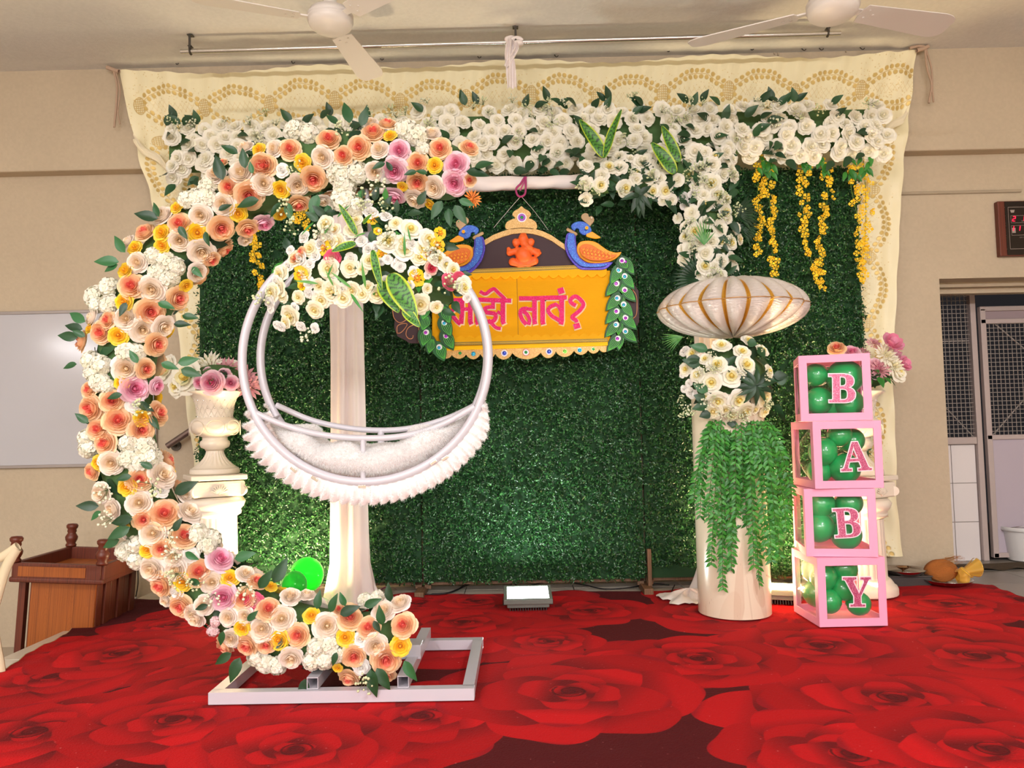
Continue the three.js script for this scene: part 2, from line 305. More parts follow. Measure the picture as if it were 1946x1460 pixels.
{
  const a = atZ(1888, 386, ZW), b = atZ(2010, 487, ZW), w = b.x - a.x, h = a.y - b.y - 0.0;
  const t = thing('wall_clock', 'brown wooden digital clock with glowing red digits on the right wall', 'clock', [(a.x + b.x) / 2, (a.y + b.y) / 2, ZW]);
  part('case', rbox(w, h, 0.035, 0.004, 0, 0, 0.0185), M.woodDark, t);
  const face = canvas(512, 420, (g, W2, H2) => {
    g.fillStyle = '#1d1411'; g.fillRect(0, 0, W2, H2); g.strokeStyle = '#8d8078'; g.lineWidth = 4; g.strokeRect(30, 45, W2 - 44, H2 - 92);
    g.lineWidth = 3; g.strokeRect(52, 112, 440, 56); g.strokeRect(52, 190, 440, 76);
    g.fillStyle = '#9a8f88'; g.beginPath(); g.moveTo(48, 66); g.lineTo(92, 66); g.lineTo(84, 88); g.lineTo(56, 88); g.fill();
    g.fillRect(56, 208, 34, 40); g.font = '15px sans-serif'; g.fillText('DATE', 150, 160); g.fillText('12H / 24H   12H / 24H', 120, 288); g.fillText('TEMP', 205, 332);
  });
  part('clock_face', box(w * 0.88, h * 0.97, 0.004, w * 0.05, 0, 0.0375), phys(0xffffff, 0.18, { map: tex(face) }), t);
  const red = new THREE.MeshStandardMaterial({ color: 0x300000, emissive: 0xff1838, emissiveIntensity: 2.2 });
  const SEG = { 1: 'bc', 2: 'abged' }, sw = 0.0135, sh = 0.0135;
  const digit = (n, x, y) => part('led_digit', merge([...SEG[n]].map((s) => {
    const L = 0.0034, hb = () => box(sw, L, 0.003), vb = () => box(L, sh, 0.003), sk = (g) => g.applyMatrix4(new THREE.Matrix4().makeShear(0, 0, 0.18, 0, 0, 0));
    return sk({ a: hb().translate(0, sh, 0), g: hb(), d: hb().translate(0, -sh, 0), b: vb().translate(sw / 2, sh / 2, 0), c: vb().translate(sw / 2, -sh / 2, 0), e: vb().translate(-sw / 2, -sh / 2, 0) }[s]);
  })), red, t, [x, y, 0.0405]);
  const c = (px, py) => { const q = atZ(px, py, ZW + 0.04); return [q.x - t.position.x, q.y - t.position.y]; };
  digit(2, ...c(1927, 416)); digit(1, ...c(1944, 415)); digit(1, ...c(1924, 434.5)); digit(1, ...c(1936, 434)); digit(2, ...c(1975, 414)); digit(1, ...c(1962, 433));
}
{
  const a = atZ(1700, 369, ZW), b = atZ(1939, 363, ZW);
  const t = thing('cable_trunking', 'thin cream cable casing running along the wall above the digital clock', 'casing', [(a.x + b.x) / 2, a.y, ZW + 0.006]);
  part('casing', rbox(b.x - a.x, 0.018, 0.012, 0.003), M.wall, t);
  part('casing_lid', rbox(b.x - a.x, 0.012, 0.004, 0.001, 0, 0, 0.007), M.wall, t);
  const s = thing('wall_conduit', 'faint rectangular cable casing on the beam above the curtain under the right fan', 'casing', [0, 0, ZB]);
  const p = (x, y) => atZ(x, y, ZB);
  part('casing', merge([[1478, 84, 1606, 78], [1478, 92, 1596, 86], [1478, 84, 1478, 106], [1606, 78, 1608, 100], [1471, 80, 1471, 104]].map(([x0, y0, x1, y1]) => { const u = p(x0, y0), v = p(x1, y1); return box(Math.max(0.008, Math.abs(u.x - v.x)), Math.max(0.008, Math.abs(x1 - x0) < 5 ? u.y - v.y : 0.008), 0.006, (u.x + v.x) / 2, (u.y + v.y) / 2, 0.003); })), M.wall, s);
  const hook = merge([tube([[0, 0, 0], [0, 0, 0.03], [0.003, -0.02, 0.045], [0.012, -0.03, 0.05], [0.022, -0.022, 0.05]], 0.0028, 16, 6), cyl(0.006, 0.006, 0.004, 10).rotateX(PI / 2)]);
  [[340, 121, 'near the rod left end'], [558, 119, 'left of the left fan blade'], [725, 113, 'right of the left fan blade'], [908, 109, 'left of the knotted white cloth'], [1053, 107, 'right of the knotted white cloth'], [1263, 97, 'between knotted cloth and right fan'], [1420, 94, 'below the right fan blade tip'], [1518, 95, 'below the right fan'], [1551, 94, 'below the rod right end'], [1628, 93, 'near the curtain right corner']].forEach(([x, y, where]) => {
    const q = p(x, y), t2 = thing('wall_hook', 'small wire hook in the beam above the curtain, ' + where, 'hook', [q.x, q.y, ZB + 0.001], 0, 'wire hooks above the curtain');
    part('bent_wire', hook, M.darkSteel, t2);
  });
}
// ---------------------------------------------------------------- flowers and leaves (unit radius, facing +z)
function petal({ R, Hh, r0 = 0.06, th, half, lip = 0, ruffle = 0, spiral = 0.06, round = 0.34, nu = 6, nv = 5, z0 = 0, color, pw = 1.5 }) {
  const ph = rnd() * 6;
  return surf((a, b) => {
    const u = a * 2 - 1, t = b * (1 - round * u * u * b), ang = th + u * half * (0.3 + 0.7 * Math.sin(Math.min(1, b * 1.25) * PI / 2));
    let rho = r0 + (R - r0) * (1 - (1 - t) ** 1.9) + spiral * u * R * t, z = z0 + Hh * t ** pw;
    const k = Math.max(0, t - 0.6); rho += lip * k * 0.75; z -= lip * k * k * 2.6;
    z += ruffle * Math.sin(u * 6 + ph) * b * b; rho += ruffle * 0.5 * Math.cos(u * 5 + ph) * b * b;
    return [rho * Math.cos(ang), rho * Math.sin(ang), z];
  }, nu, nv, color);
}
const tint = (c, k) => { const h = {}; c.getHSL(h); return new THREE.Color().setHSL(h.h + rr(-0.006, 0.006), Math.min(1, h.s * rr(0.94, 1.05)), Math.min(0.97, h.l * rr(1 - k, 1 + k))); };
// layers: [petals, reach, height, half width, lip, colour]
function flower(s, layers, opt = {}) {
  reseed(s);
  const g = [];
  layers.forEach(([n, R, Hh, half, lip, c], li) => { const o = rr(0, 6.3); for (let i = 0; i < n; i++) g.push(petal({ R: R * rr(0.95, 1.05), Hh: Hh * rr(0.94, 1.06), th: o + i / n * 2 * PI + rr(-0.1, 0.1), half, lip: lip * rr(0.7, 1.3), ruffle: (opt.ruffle ?? 0.025) * R, color: tint(rgb(c), 0.03), ...(opt.petal || {}) })); });
  if (opt.bud !== false) g.push(colored(new THREE.SphereGeometry(0.14, 8, 6).scale(1, 1, 1.9).translate(0, 0, 0.3), layers[0][5]));
  for (const e of opt.extra || []) g.push(e);
  return merge(g);
}
const roseLayers = (heart, inner, mid, outer) => [[2, 0.16, 0.78, 1.75, -0.1, heart], [3, 0.29, 0.82, 1.25, 0, heart], [3, 0.44, 0.84, 1.2, 0.08, inner], [4, 0.60, 0.80, 0.98, 0.14, mid], [4, 0.76, 0.70, 0.98, 0.22, mid], [5, 0.90, 0.54, 0.84, 0.3, outer], [5, 1.02, 0.32, 0.84, 0.42, outer]];
const ball = (r, c, x = 0, y = 0, z = 0, n = 6) => colored(new THREE.SphereGeometry(r, n, n - 2).translate(x, y, z), c);
function colored(g, c) { const col = rgb(c), n = g.attributes.position.count, a = new Float32Array(n * 3); for (let i = 0; i < n; i++) col.toArray(a, i * 3); g.setAttribute('color', new THREE.BufferAttribute(a, 3)); return g; }
const stamens = (n, r, h, c) => Array.from({ length: n }, (_, i) => { const a = i * 2.4, q = r * Math.sqrt((i + 0.5) / n); return ball(0.055, c, q * Math.cos(a), q * Math.sin(a), h * rr(0.8, 1.1), 5); });
const gardeniaLayers = (a, b, c) => [[3, 0.26, 0.4, 1.2, 0, a], [4, 0.48, 0.42, 0.95, 0.1, b], [5, 0.75, 0.34, 0.8, 0.2, c], [5, 1.0, 0.16, 0.82, 0.3, c]];
// hydrangea: a dome of four-petalled florets
function hydrangea(s, c1, c2, n = 44) {
  reseed(s);
  const g = [];
  for (let i = 0; i < n; i++) {
    const y = 1 - i / (n - 1) * 1.25, r = Math.sqrt(Math.max(0, 1 - y * y)), a = i * 2.39996, d = V(Math.cos(a) * r, Math.sin(a) * r, y).normalize(), f = [];
    const col = tint(rgb(rnd() < 0.75 ? c1 : c2), 0.03), sz = rr(0.36, 0.46), o = rnd() * 6;
    for (let k = 0; k < 4; k++) f.push(petal({ R: sz, Hh: rr(0.02, 0.13), r0: 0.01, th: o + k * PI / 2, half: 0.8, nu: 4, nv: 3, lip: 0.1, round: 0.5, spiral: 0, color: col }));
    const m = aim(new THREE.Object3D(), d.add(V(rr(-0.5, 0.5), rr(-0.5, 0.5), rr(-0.2, 0.4))), rnd() * 6); m.position.copy(d.normalize().multiplyScalar(rr(0.7, 0.86))); m.updateMatrix();
    g.push(merge(f).applyMatrix4(m.matrix));
  }
  g.push(colored(new THREE.SphereGeometry(0.66, 14, 10).translate(0, 0, 0.05), '#d9dcae'));
  return merge(g);
}
// leaf: along +y from the origin, facing +z, unit length
function leafGeo(s, width, colour, { fold = 0.12, bend = 0.15, vein, nu = 4, nv = 7, tip = 1, stripe } = {}) {
  reseed(s);
  const base = rgb(colour), wob = rr(-0.05, 0.05);
  return surf((a, b) => {
    const u = a * 2 - 1, w = width * 0.5 * Math.sin(PI * Math.pow(b, 0.72) * 0.985 + 0.02) ** tip;
    return [u * w + wob * b * b, b, -bend * b * b + fold * w * 2 * Math.abs(u) + 0.01 * Math.sin(b * 9 + u * 3)];
  }, nu, nv, stripe ? (a, b) => stripe(a * 2 - 1, b, base) : base);
}
const LG = {
  ruscus: ['#1d4a25', '#24552c', '#183d20', '#2f6a3a'].map((c, i) => leafGeo(100 + i, 0.42, c)),
  dark: ['#24482a', '#2b5532', '#1f4328'].map((c, i) => leafGeo(120 + i, 0.44, c)),
  bright: ['#2f7a2c', '#3b8a30'].map((c, i) => leafGeo(130 + i, 0.42, c)),
  lily: ['#16391f', '#1c4525'].map((c, i) => leafGeo(140 + i, 0.26, c, { bend: 0.3 })),
  grass: ['#3f8a3a', '#5a9a45'].map((c, i) => leafGeo(150 + i, 0.12, c, { bend: 0.2, nu: 2 })),
  snake: [0, 1].map((i) => leafGeo(160 + i, 0.23, '#2f6b2c', { nu: 14, nv: 60, fold: 0.1, bend: 0.12, tip: 0.62, stripe: (u, b, base) => (Math.abs(u) > 0.75 ? rgb('#b9cc2e') : Math.sin(b * 62 + u * u * 7 + 2.2 * Math.sin(u * 5 + i * 2 + b * 13)) > 0.45 ? rgb('#173f1c') : rgb('#4f8f2e')) })),
};
const FG = {
  P: [1, 2, 3].map((s) => flower(200 + s, roseLayers('#f87a6a', '#fdb68c', '#fdd0a4', '#fddab0'))),
  C: [1, 2, 3].map((s) => flower(210 + s, roseLayers('#fae0ba', '#fde8d0', '#fef0e0', '#fef1e6'))),
  Y: [1, 2].map((s) => flower(220 + s, [[3, 0.2, 0.5, 1.3, 0, '#f6ac14'], [4, 0.4, 0.54, 1.1, 0.05, '#fac81c'], [5, 0.6, 0.52, 0.9, 0.1, '#fdd62c'], [6, 0.82, 0.42, 0.75, 0.2, '#fede3c'], [6, 1.0, 0.2, 0.72, 0.2, '#fee048']], { ruffle: 0.05 })),
  K: [1, 2].map((s) => flower(230 + s, roseLayers('#f086ac', '#f9b2cc', '#fdd0de', '#fddde6'))),
  H: [1, 2, 3].map((s) => hydrangea(240 + s, '#f5f1e2', '#ece8d0')),
  W: [1, 2].map((s) => flower(250 + s, [[2, 0.2, 0.75, 1.6, 0, '#f3efe8'], [3, 0.42, 0.72, 1.3, 0.15, '#f8f5f0'], [3, 0.72, 0.5, 1.1, 0.4, '#faf7f2'], [4, 1.0, 0.22, 0.9, 0.5, '#f8f4f0']])),
  D: [1].map((s) => flower(260 + s, [[9, 0.5, 0.4, 0.16, 0, '#f58a2a'], [12, 0.8, 0.28, 0.15, 0.1, '#f8943a'], [16, 1.0, 0.12, 0.14, 0.2, '#f89c48']], { petal: { nu: 2, nv: 4, round: 0.5, spiral: 0 } })),
  white: [1, 2, 3, 4].map((s) => flower(270 + s, [[3, 0.3, 0.5, 1.2, 0.1, '#f8f3dc'], [4, 0.54, 0.46, 1.0, 0.25, '#faf6e6'], [5, 0.8, 0.34, 0.82, 0.35, '#fbf8ea'], [6, 1.0, 0.14, 0.74, 0.35, '#faf6e8']], { ruffle: 0.09, petal: { nu: 5, nv: 4 } })),
  G: [1, 2, 3].map((s) => { reseed(s); return flower(280 + s, gardeniaLayers('#f6e27e', '#f9f2c4', '#fbf8ea'), { ruffle: 0.05, extra: stamens(7, 0.16, 0.34, '#eec83a') }); }),
  g: [1, 2].map((s) => { reseed(s); return flower(290 + s, gardeniaLayers('#f3df9a', '#f8eec6', '#faf3dc'), { ruffle: 0.07, extra: stamens(7, 0.16, 0.34, '#e8d04a') }); }),
  N: [1].map((s) => flower(300 + s, [[6, 1.0, 0.16, 0.56, 0.2, '#fbd316'], [5, 0.34, 0.42, 0.9, 0.2, '#f6a80c']], { ruffle: 0.06 })),
  R: [1].map((s) => flower(310 + s, [[3, 0.2, 0.5, 1.3, 0, '#f7d9c0'], [4, 0.4, 0.54, 1.1, 0, '#f8b6b4'], [5, 0.62, 0.5, 0.9, 0.1, '#f38aa0'], [6, 0.84, 0.4, 0.75, 0.2, '#ea5f82'], [6, 1.0, 0.2, 0.7, 0.2, '#e86a88']])),
  B: [1].map((s) => flower(315 + s, [[3, 0.2, 0.5, 1.3, 0, '#c92340'], [4, 0.4, 0.54, 1.1, 0, '#d63350'], [5, 0.62, 0.5, 0.9, 0.1, '#e0506a'], [6, 0.84, 0.4, 0.75, 0.2, '#f4c3b4'], [6, 1.0, 0.2, 0.7, 0.2, '#f6d6c4']])),
  M: [1].map((s) => flower(320 + s, [[9, 0.35, 0.55, 0.2, 0, '#c98a92'], [12, 0.65, 0.42, 0.2, 0.1, '#d896a0'], [16, 1.0, 0.2, 0.16, 0.2, '#dba0a8']], { petal: { nu: 2, round: 0.5, spiral: 0 } })),
  O: [1].map((s) => flower(330 + s, [[4, 0.4, 0.7, 1.1, 0, '#f3a0bd'], [5, 0.7, 0.75, 0.9, 0.05, '#ee8db0'], [6, 1.0, 0.5, 0.8, 0.1, '#f0a2c0']], { ruffle: 0.05 })),
};
const NAME = { P: 'rose', C: 'rose', Y: 'rose', K: 'rose', H: 'hydrangea', W: 'rosebud', D: 'daisy', white: 'rose', G: 'gardenia', g: 'gardenia', N: 'daffodil', R: 'ranunculus', B: 'ranunculus', M: 'chrysanthemum', O: 'peony' };
// baby's breath sprig: stems with little balls
const sprigGeo = (s, c) => { reseed(s); const g = []; for (let i = 0; i < 16; i++) { const d = V(rr(-0.6, 0.6), rr(-0.6, 0.6), rr(0.5, 1)); g.push(colored(tube([[0, 0, 0], [d.x * 0.4, d.y * 0.4, d.z * 0.5], [d.x, d.y, d.z]], 0.015, 3, 3), '#6f8a52'), ball(rr(0.08, 0.13), c, d.x, d.y, d.z, 5)); } return merge(g); };
const SPRIG = [sprigGeo(1, '#eef0d4'), sprigGeo(2, '#dfe6b8')];
function addFlower(parent, kind, pos, n, r, spin = rnd() * 6.3) {
  const gs = FG[kind], m = part(NAME[kind], gs[Math.floor(rnd() * gs.length)], M.petal, parent); m.position.copy(pos).sub(parent.position); aim(m, n, spin); m.scale.setScalar(r); return m;
}
// a leaf at a point, lying along a direction, face towards n
function addLeaf(parent, kind, pos, dir, n, len, wide = 1, name = 'leaf') {
  const gs = LG[kind], m = part(name, gs[Math.floor(rnd() * gs.length)], M.leaf, parent), y = dir.clone().normalize(), z = n.clone().addScaledVector(y, -n.dot(y)).normalize(), x = V().crossVectors(y, z);
  m.quaternion.setFromRotationMatrix(new THREE.Matrix4().makeBasis(x, y, z)); m.position.copy(pos).sub(parent.position); m.scale.set(len * wide, len, len); return m;
}
function addSprig(parent, pos, n, r) { const m = part('filler_sprig', SPRIG[Math.floor(rnd() * 2)], M.petal, parent); m.position.copy(pos).sub(parent.position); aim(m, n, rnd() * 6); m.scale.setScalar(r); return m; }
// 'P 228,465 r90' lists measured on enlarged crops: [kind, x, y, radius] in photograph pixels
function spots(text, ox, oy, k) { return text.trim().split(/\s*;\s*/).filter(Boolean).map((e) => { const [kind, x, y, r] = e.split(/[ ,]+/); return [kind, ox + x / k, oy + y / k, r / k]; }); }
// ---------------------------------------------------------------- red rose carpet
{
  const z0 = -1.975, z1 = -4.19, xl = (z) => -2.16 + (z + 4.19) * 0.14, xr = (z) => 2.47 - (z + 4.0) * 0.16;
  const cw = 2048, ch = 1024, x0 = -2.18, wM = 4.7, hM = 2.25;       // print covers the carpet in metres
  const U = (x) => (x - x0) / wM * cw, Vv = (z) => (z - z1) / hM * ch;  // canvas pixels
  const print = canvas(cw, ch, (g) => {
    reseed(31);
    g.fillStyle = '#4c0b0f'; g.fillRect(0, 0, cw, ch);
    const blob = (cx, cy, r, squash, rot, dark, light, lobes) => {
      g.save(); g.translate(cx, cy); g.rotate(rot); g.scale(1, squash);
      g.beginPath();
      const p1 = rnd() * 6, p2 = rnd() * 6;
      for (let i = 0; i <= 60; i++) { const a = i / 60 * 2 * PI, q = r * (1 + 0.07 * Math.sin(a * lobes + p1) + 0.04 * Math.sin(a * (lobes + 2) + p2)); g[i ? 'lineTo' : 'moveTo'](q * Math.cos(a), q * Math.sin(a)); }
      g.clip();
      const o = r * rr(0.15, 0.4), b = rnd() * 6, gr = g.createLinearGradient(-r * 0.9, o * 0.4, r, b * 0.1);
      gr.addColorStop(0, dark); gr.addColorStop(0.4, dark); gr.addColorStop(0.76, light); gr.addColorStop(0.95, light); gr.addColorStop(1, '#94101a');
      g.fillStyle = gr; g.fillRect(-r * 1.3, -r * 1.3, r * 2.6, r * 2.6);
      g.restore();
    };
    const rose = (cx, cy, R) => {
      const outer = 6 + Math.floor(rnd() * 2), t0 = rnd() * 6;
      for (let i = 0; i < outer; i++) { const a = t0 + i / outer * 6.283; blob(cx + Math.cos(a) * R * 0.55, cy + Math.sin(a) * R * 0.55, R * rr(0.55, 0.68), rr(0.75, 1), a, '#6a0e12', i % 2 ? '#b90e14' : '#a60c11', 3); }
      for (let i = 0; i < 5; i++) { const a = t0 + 0.6 + i / 5 * 6.283; blob(cx + Math.cos(a) * R * 0.33, cy + Math.sin(a) * R * 0.33, R * rr(0.42, 0.5), rr(0.75, 1), a, '#7a1013', i % 2 ? '#c61016' : '#b00e13', 3); }
      for (let i = 0; i < 4; i++) { const a = t0 + 1.3 + i / 4 * 6.283; blob(cx + Math.cos(a) * R * 0.16, cy + Math.sin(a) * R * 0.16, R * rr(0.27, 0.33), rr(0.75, 1), a, '#6a0d11', '#ba0f15', 3); }
      for (let i = 0; i < 3; i++) { const a = t0 + 2 + i * 2.1; blob(cx + Math.cos(a) * R * 0.06, cy + Math.sin(a) * R * 0.06, R * (0.2 - i * 0.035), 0.8, a, '#5c0b0f', '#ae0e14', 3); }
      g.strokeStyle = '#4a0a0d'; g.lineWidth = R * 0.02; g.globalAlpha = 0.8; g.beginPath();
      for (let i = 0; i < 40; i++) { const a = t0 + i * 0.33, q = R * 0.012 * (i * 0.35); g[i ? 'lineTo' : 'moveTo'](cx + q * Math.cos(a), cy + q * Math.sin(a)); }
      g.stroke(); g.globalAlpha = 1;
    };
    const at = (px, py, R) => { const p = onFloor(px, py); rose(U(p.x), Vv(p.z), R * cw / wM); };
    for (let i = 0; i < 28; i++) rose(rnd() * cw, rnd() * ch, rr(120, 190));
    [[60, 1395, 0.36], [420, 1165, 0.3], [1500, 1140, 0.3], [1860, 1250, 0.36], [1350, 1165, 0.3], [800, 1150, 0.26], [1700, 1330, 0.36], [330, 1190, 0.25], [880, 1185, 0.28], [100, 1290, 0.3], [1560, 1230, 0.34], [1800, 1150, 0.3]].forEach((a) => at(...a));
    [[230, 1245, 0.31], [1120, 1163, 0.26], [905, 1145, 0.24], [1045, 1222, 0.2], [1620, 1440, 0.33], [800, 1365, 0.3], [330, 1372, 0.3], [1330, 1255, 0.3], [1085, 1318, 0.4], [1890, 1430, 0.32], [560, 1430, 0.3]].forEach((a) => at(...a));
    for (let i = 0; i < 900; i++) { g.fillStyle = '#e0c4b8'; g.globalAlpha = rr(0.25, 0.9); g.fillRect(rnd() * cw, rnd() * ch, rr(0.6, 2.2), rr(0.6, 1.8)); }
    g.globalAlpha = 1;
  });
  const pile = noiseTex(512, 0.5, 0.5, [2, 3, 5], 32); pile.repeat.set(9, 5);
  const m = phys(0xffffff, 0.9, { specularIntensity: 0.3, map: tex(print), bumpMap: pile, bumpScale: 0.0025, sheen: 0.05, sheenColor: new THREE.Color(1, 0.4, 0.4) });
  const wave = (u, v) => 0.007 + (v > 0.93 ? 0.012 : 0.004) * Math.max(0, Math.sin(u * 41) * 0.6 + Math.sin(u * 97 + 1) * 0.4) * (v > 0.93 || v < 0.07 ? 1 : 0.25) + (u < 0.03 || u > 0.97 ? 0.006 * Math.sin(v * 50) ** 2 : 0);
  const sheet = (y) => (u, v) => { const z = z0 + (z1 - z0) * v + 0.012 * Math.sin(u * 33) * (v > 0.98 || v < 0.02 ? 1 : 0), x = xl(z) + (xr(z) - xl(z)) * u + 0.01 * Math.sin(v * 31) * (u < 0.01 || u > 0.99 ? 1 : 0); return [x, wave(u, v) + y, z, (x - x0) / wM, 1 - (z - z1) / hM]; };
  const c = thing('rose_carpet', 'red carpet printed with large dark red roses covering the stage floor', 'carpet');
  part('carpet_sheet', sheet0(), m, c);
  function sheet0() { return surf(sheet(0), 130, 60); }
  const edge = []; for (let i = 0; i <= 130; i++) { const a = sheet(0.0)(i / 130, 0); edge.push(V(a[0], a[1] - 0.003, a[2])); } 
  part('bound_edge', tube(edge, 0.0035, 200, 6), std(0xb59a72, 0.9), c);
  const le = []; for (let i = 0; i <= 60; i++) { const a = sheet(0)(0, i / 60); le.push(V(a[0], a[1] - 0.002, a[2])); } part('bound_edge', tube(le, 0.003, 90, 6), std(0xb59a72, 0.9), c);
  const re = []; for (let i = 0; i <= 60; i++) { const a = sheet(0)(1, i / 60); re.push(V(a[0], a[1] - 0.002, a[2])); } part('bound_edge', tube(re, 0.003, 90, 6), std(0x7a1f1a, 0.9), c);
}
// ---------------------------------------------------------------- gold embroidered curtain tied across the wall
{
  const zc = -4.325, TL = atZ(226, 134, zc), TR = atZ(1745, 95, zc), BL = atZ(378, 1085, zc), BR = atZ(1722, 1085, zc), MR = atZ(1708, 620, zc);
  const topW = TR.x - TL.x, hgt = 2.9, kx = 420, cw = 2048, ch = 1220;
  const cell = 0.386;                                                  // metres between medallions
  const draw = (base, dots, lines) => canvas(cw, ch, (g) => {
    reseed(41); g.fillStyle = base; g.fillRect(0, 0, cw, ch);
    const band = (ox, oy, rot, n) => {
      g.save(); g.translate(ox, oy); g.rotate(rot);
      for (let i = 0; i < n; i++) {
        const c = (i + 0.32) * cell * kx, R = 0.036 * kx, hh = 0.055 * kx;
        g.strokeStyle = lines; g.lineWidth = 2; g.beginPath(); g.ellipse(c, 0, R, hh, 0, 0, 7); g.stroke();
        g.save(); g.beginPath(); g.ellipse(c, 0, R, hh, 0, 0, 7); g.clip();
        for (let k = -8; k < 9; k++) { g.lineWidth = 2; g.beginPath(); g.moveTo(c + k * 5, -hh); g.lineTo(c + k * 5, hh); g.moveTo(c - R, k * 6); g.lineTo(c + R, k * 6); g.stroke(); }
        g.restore();
        for (const s of [-1, 1]) {
          g.lineWidth = 2; g.globalAlpha = 0.8; g.beginPath();
          for (let k = 0; k <= 20; k++) { const t = k / 20, x = c + (0.1 + 0.8 * t) * cell * kx, y = s * (0.035 + 0.075 * Math.sin(t * PI)) * kx; g[k ? 'lineTo' : 'moveTo'](x, y); } g.stroke(); g.globalAlpha = 1;
          for (let k = 0; k < 11; k++) for (const q of [-1, 1]) {
            const t = (k + 0.25 + q * 0.12) / 10.5, x = c + (0.08 + 0.84 * t) * cell * kx, y = s * (0.035 + 0.075 * Math.sin(t * PI) + q * 0.019) * kx;
            g.fillStyle = dots; g.beginPath(); g.ellipse(x, y, 4.4, 5.4, 0.3 * q, 0, 7); g.fill();
            g.strokeStyle = lines; g.lineWidth = 1.5; g.stroke();
          }
        }
        g.globalAlpha = 0.5; g.lineWidth = 1;
        for (let k = 0; k < 9; k++) { const xa = c + (0.16 + k * 0.075) * cell * kx; g.beginPath(); g.moveTo(xa, -0.03 * kx); g.lineTo(xa + 16, 0.03 * kx); g.moveTo(xa + 16, -0.03 * kx); g.lineTo(xa, 0.03 * kx); g.stroke(); }
        g.globalAlpha = 1;
      }
      g.restore();
    };
    const y = 0.215 * kx;
    band(-20, y, 0, 14);
    band(0.16 * kx, y + 40, PI / 2, 8); band(topW * kx - 0.19 * kx, y + 40, PI / 2, 8);
    g.globalAlpha = 0.35; g.strokeStyle = lines; g.lineWidth = 1;
    for (const ox of [0.24, topW - 0.5]) for (let k = 0; k < 90; k++) { g.beginPath(); g.moveTo(ox * kx, 130 + k * 14); g.lineTo((ox + 0.26) * kx, 130 + k * 14 + 90); g.moveTo((ox + 0.26) * kx, 130 + k * 14); g.lineTo(ox * kx, 130 + k * 14 + 90); g.stroke(); }
    g.globalAlpha = 1;
    for (let i = 0; i < 2600; i++) { const side = rnd(); g.fillStyle = dots; g.globalAlpha = rr(0.3, 0.9); const x = side < 0.5 ? rnd() * cw : side < 0.75 ? rr(0.05, 0.28) * kx : (topW - rr(0.05, 0.32)) * kx, yy = side < 0.5 ? y + rr(-0.13, 0.14) * kx : rnd() * ch; g.fillRect(x, yy, 2, 2); }
    g.globalAlpha = 1;
  });
  const col = tex(draw('#f3e9c2', '#dcbf74', '#d6ba7c')), met = tex(draw('#000000', '#ffffff', '#bbbbbb'), false), bmp = tex(draw('#606060', '#ffffff', '#d8d8d8'), false);
  const m = phys(0xffffff, 0.5, { map: col, metalnessMap: met, metalness: 0.4, bumpMap: bmp, bumpScale: 0.003, sheen: 0.5, sheenColor: new THREE.Color(1, 0.95, 0.8), sheenRoughness: 0.4, side: THREE.DoubleSide });
  const t = thing('gold_curtain', 'cream satin curtain with gold sequin embroidery tied across the wall behind everything', 'curtain', [0, 0, 0]);
  const along = (list) => (v) => { for (let k = 1; k < list.length; k++) if (v <= list[k][0] || k === list.length - 1) { const [a, xa] = list[k - 1], [b, xb] = list[k]; return xa + (xb - xa) * (v - a) / (b - a); } };
  const edgeX = (list) => along(list.map(([v, px]) => [v, atZ(px, 134 + v * 949, zc).x]));
  const leftX = edgeX([[0, 226], [0.175, 262], [0.3, 296], [0.49, 333], [0.6, 345], [0.66, 352], [0.786, 368], [1, 380]]), rightX = edgeX([[0, 1745], [0.2, 1722], [0.3, 1714], [0.53, 1703], [0.62, 1699], [0.9, 1704], [1, 1716]]);
  part('curtain_cloth', surf((u, v) => {
    const sag = 0.035 * Math.sin(u * PI * 4) ** 2 * (1 - v) ** 4 - 0.006 * Math.sin(u * PI) * (1 - v);
    const top = TL.y + (TR.y - TL.y) * u, y = top - sag - v * (hgt - 0.03 + (top - TL.y));
    const gather = Math.exp(-(((v - 0.2) / 0.12) ** 2)), edgeD = Math.min(u, 1 - u);
    const x = leftX(v) + (rightX(v) - leftX(v)) * u;
    const fold = 0.007 * Math.sin(u * 230 + v * 11 + Math.sin(v * 9) * 2) + 0.006 * Math.sin(u * 120 - v * 60) * Math.exp(-edgeD * 9) + 0.01 * Math.sin(u * 61 + v * 4) * v + 0.014 * Math.sin((u + v * 0.8) * 90) * gather * Math.exp(-edgeD * 20);
    return [x, y, zc + fold, u * topW * kx / cw, 1 - v * hgt * kx / ch];
  }, 520, 90), m, t);
  // gathers tied off at either side, tails of cord at the top corners
  const rib = (side, pts) => part('tie_ribbon', surf((u, v) => { const c = new THREE.CatmullRomCurve3(pts.map(([x, y]) => atZ(x, y, zc + 0.035))), p = c.getPoint(u); return [p.x, p.y + (v - 0.5) * 0.05, p.z + 0.012 * Math.sin(v * 9 + u * 5)]; }, 16, 4), phys(0xf1e4c4, 0.45, { side: THREE.DoubleSide }), t);
  rib(-1, [[254, 262], [275, 288], [300, 300], [318, 322]]); rib(1, [[1676, 262], [1692, 240], [1716, 226], [1724, 212]]);
  const cordMat = std(0xb79c86, 0.9);
  const cord = (list, r = 0.006) => part('tie_cord', tube(list.map(([x, y, z]) => atZ(x, y, z ?? zc + 0.02)), r, 30, 6), cordMat, t);
  cord([[226, 136], [214, 132], [203, 128]], 0.012); cord([[216, 134], [222, 160], [221, 200], [217, 242]]); cord([[220, 136], [228, 170], [224, 215], [228, 236]], 0.004);
  cord([[1742, 96], [1756, 92], [1764, 88]], 0.012); cord([[1728, 92], [1745, 88], [1764, 90]], 0.008); cord([[1758, 94], [1762, 130], [1770, 160], [1765, 196]]); cord([[1760, 94], [1770, 130], [1772, 170], [1774, 194]], 0.005);
}
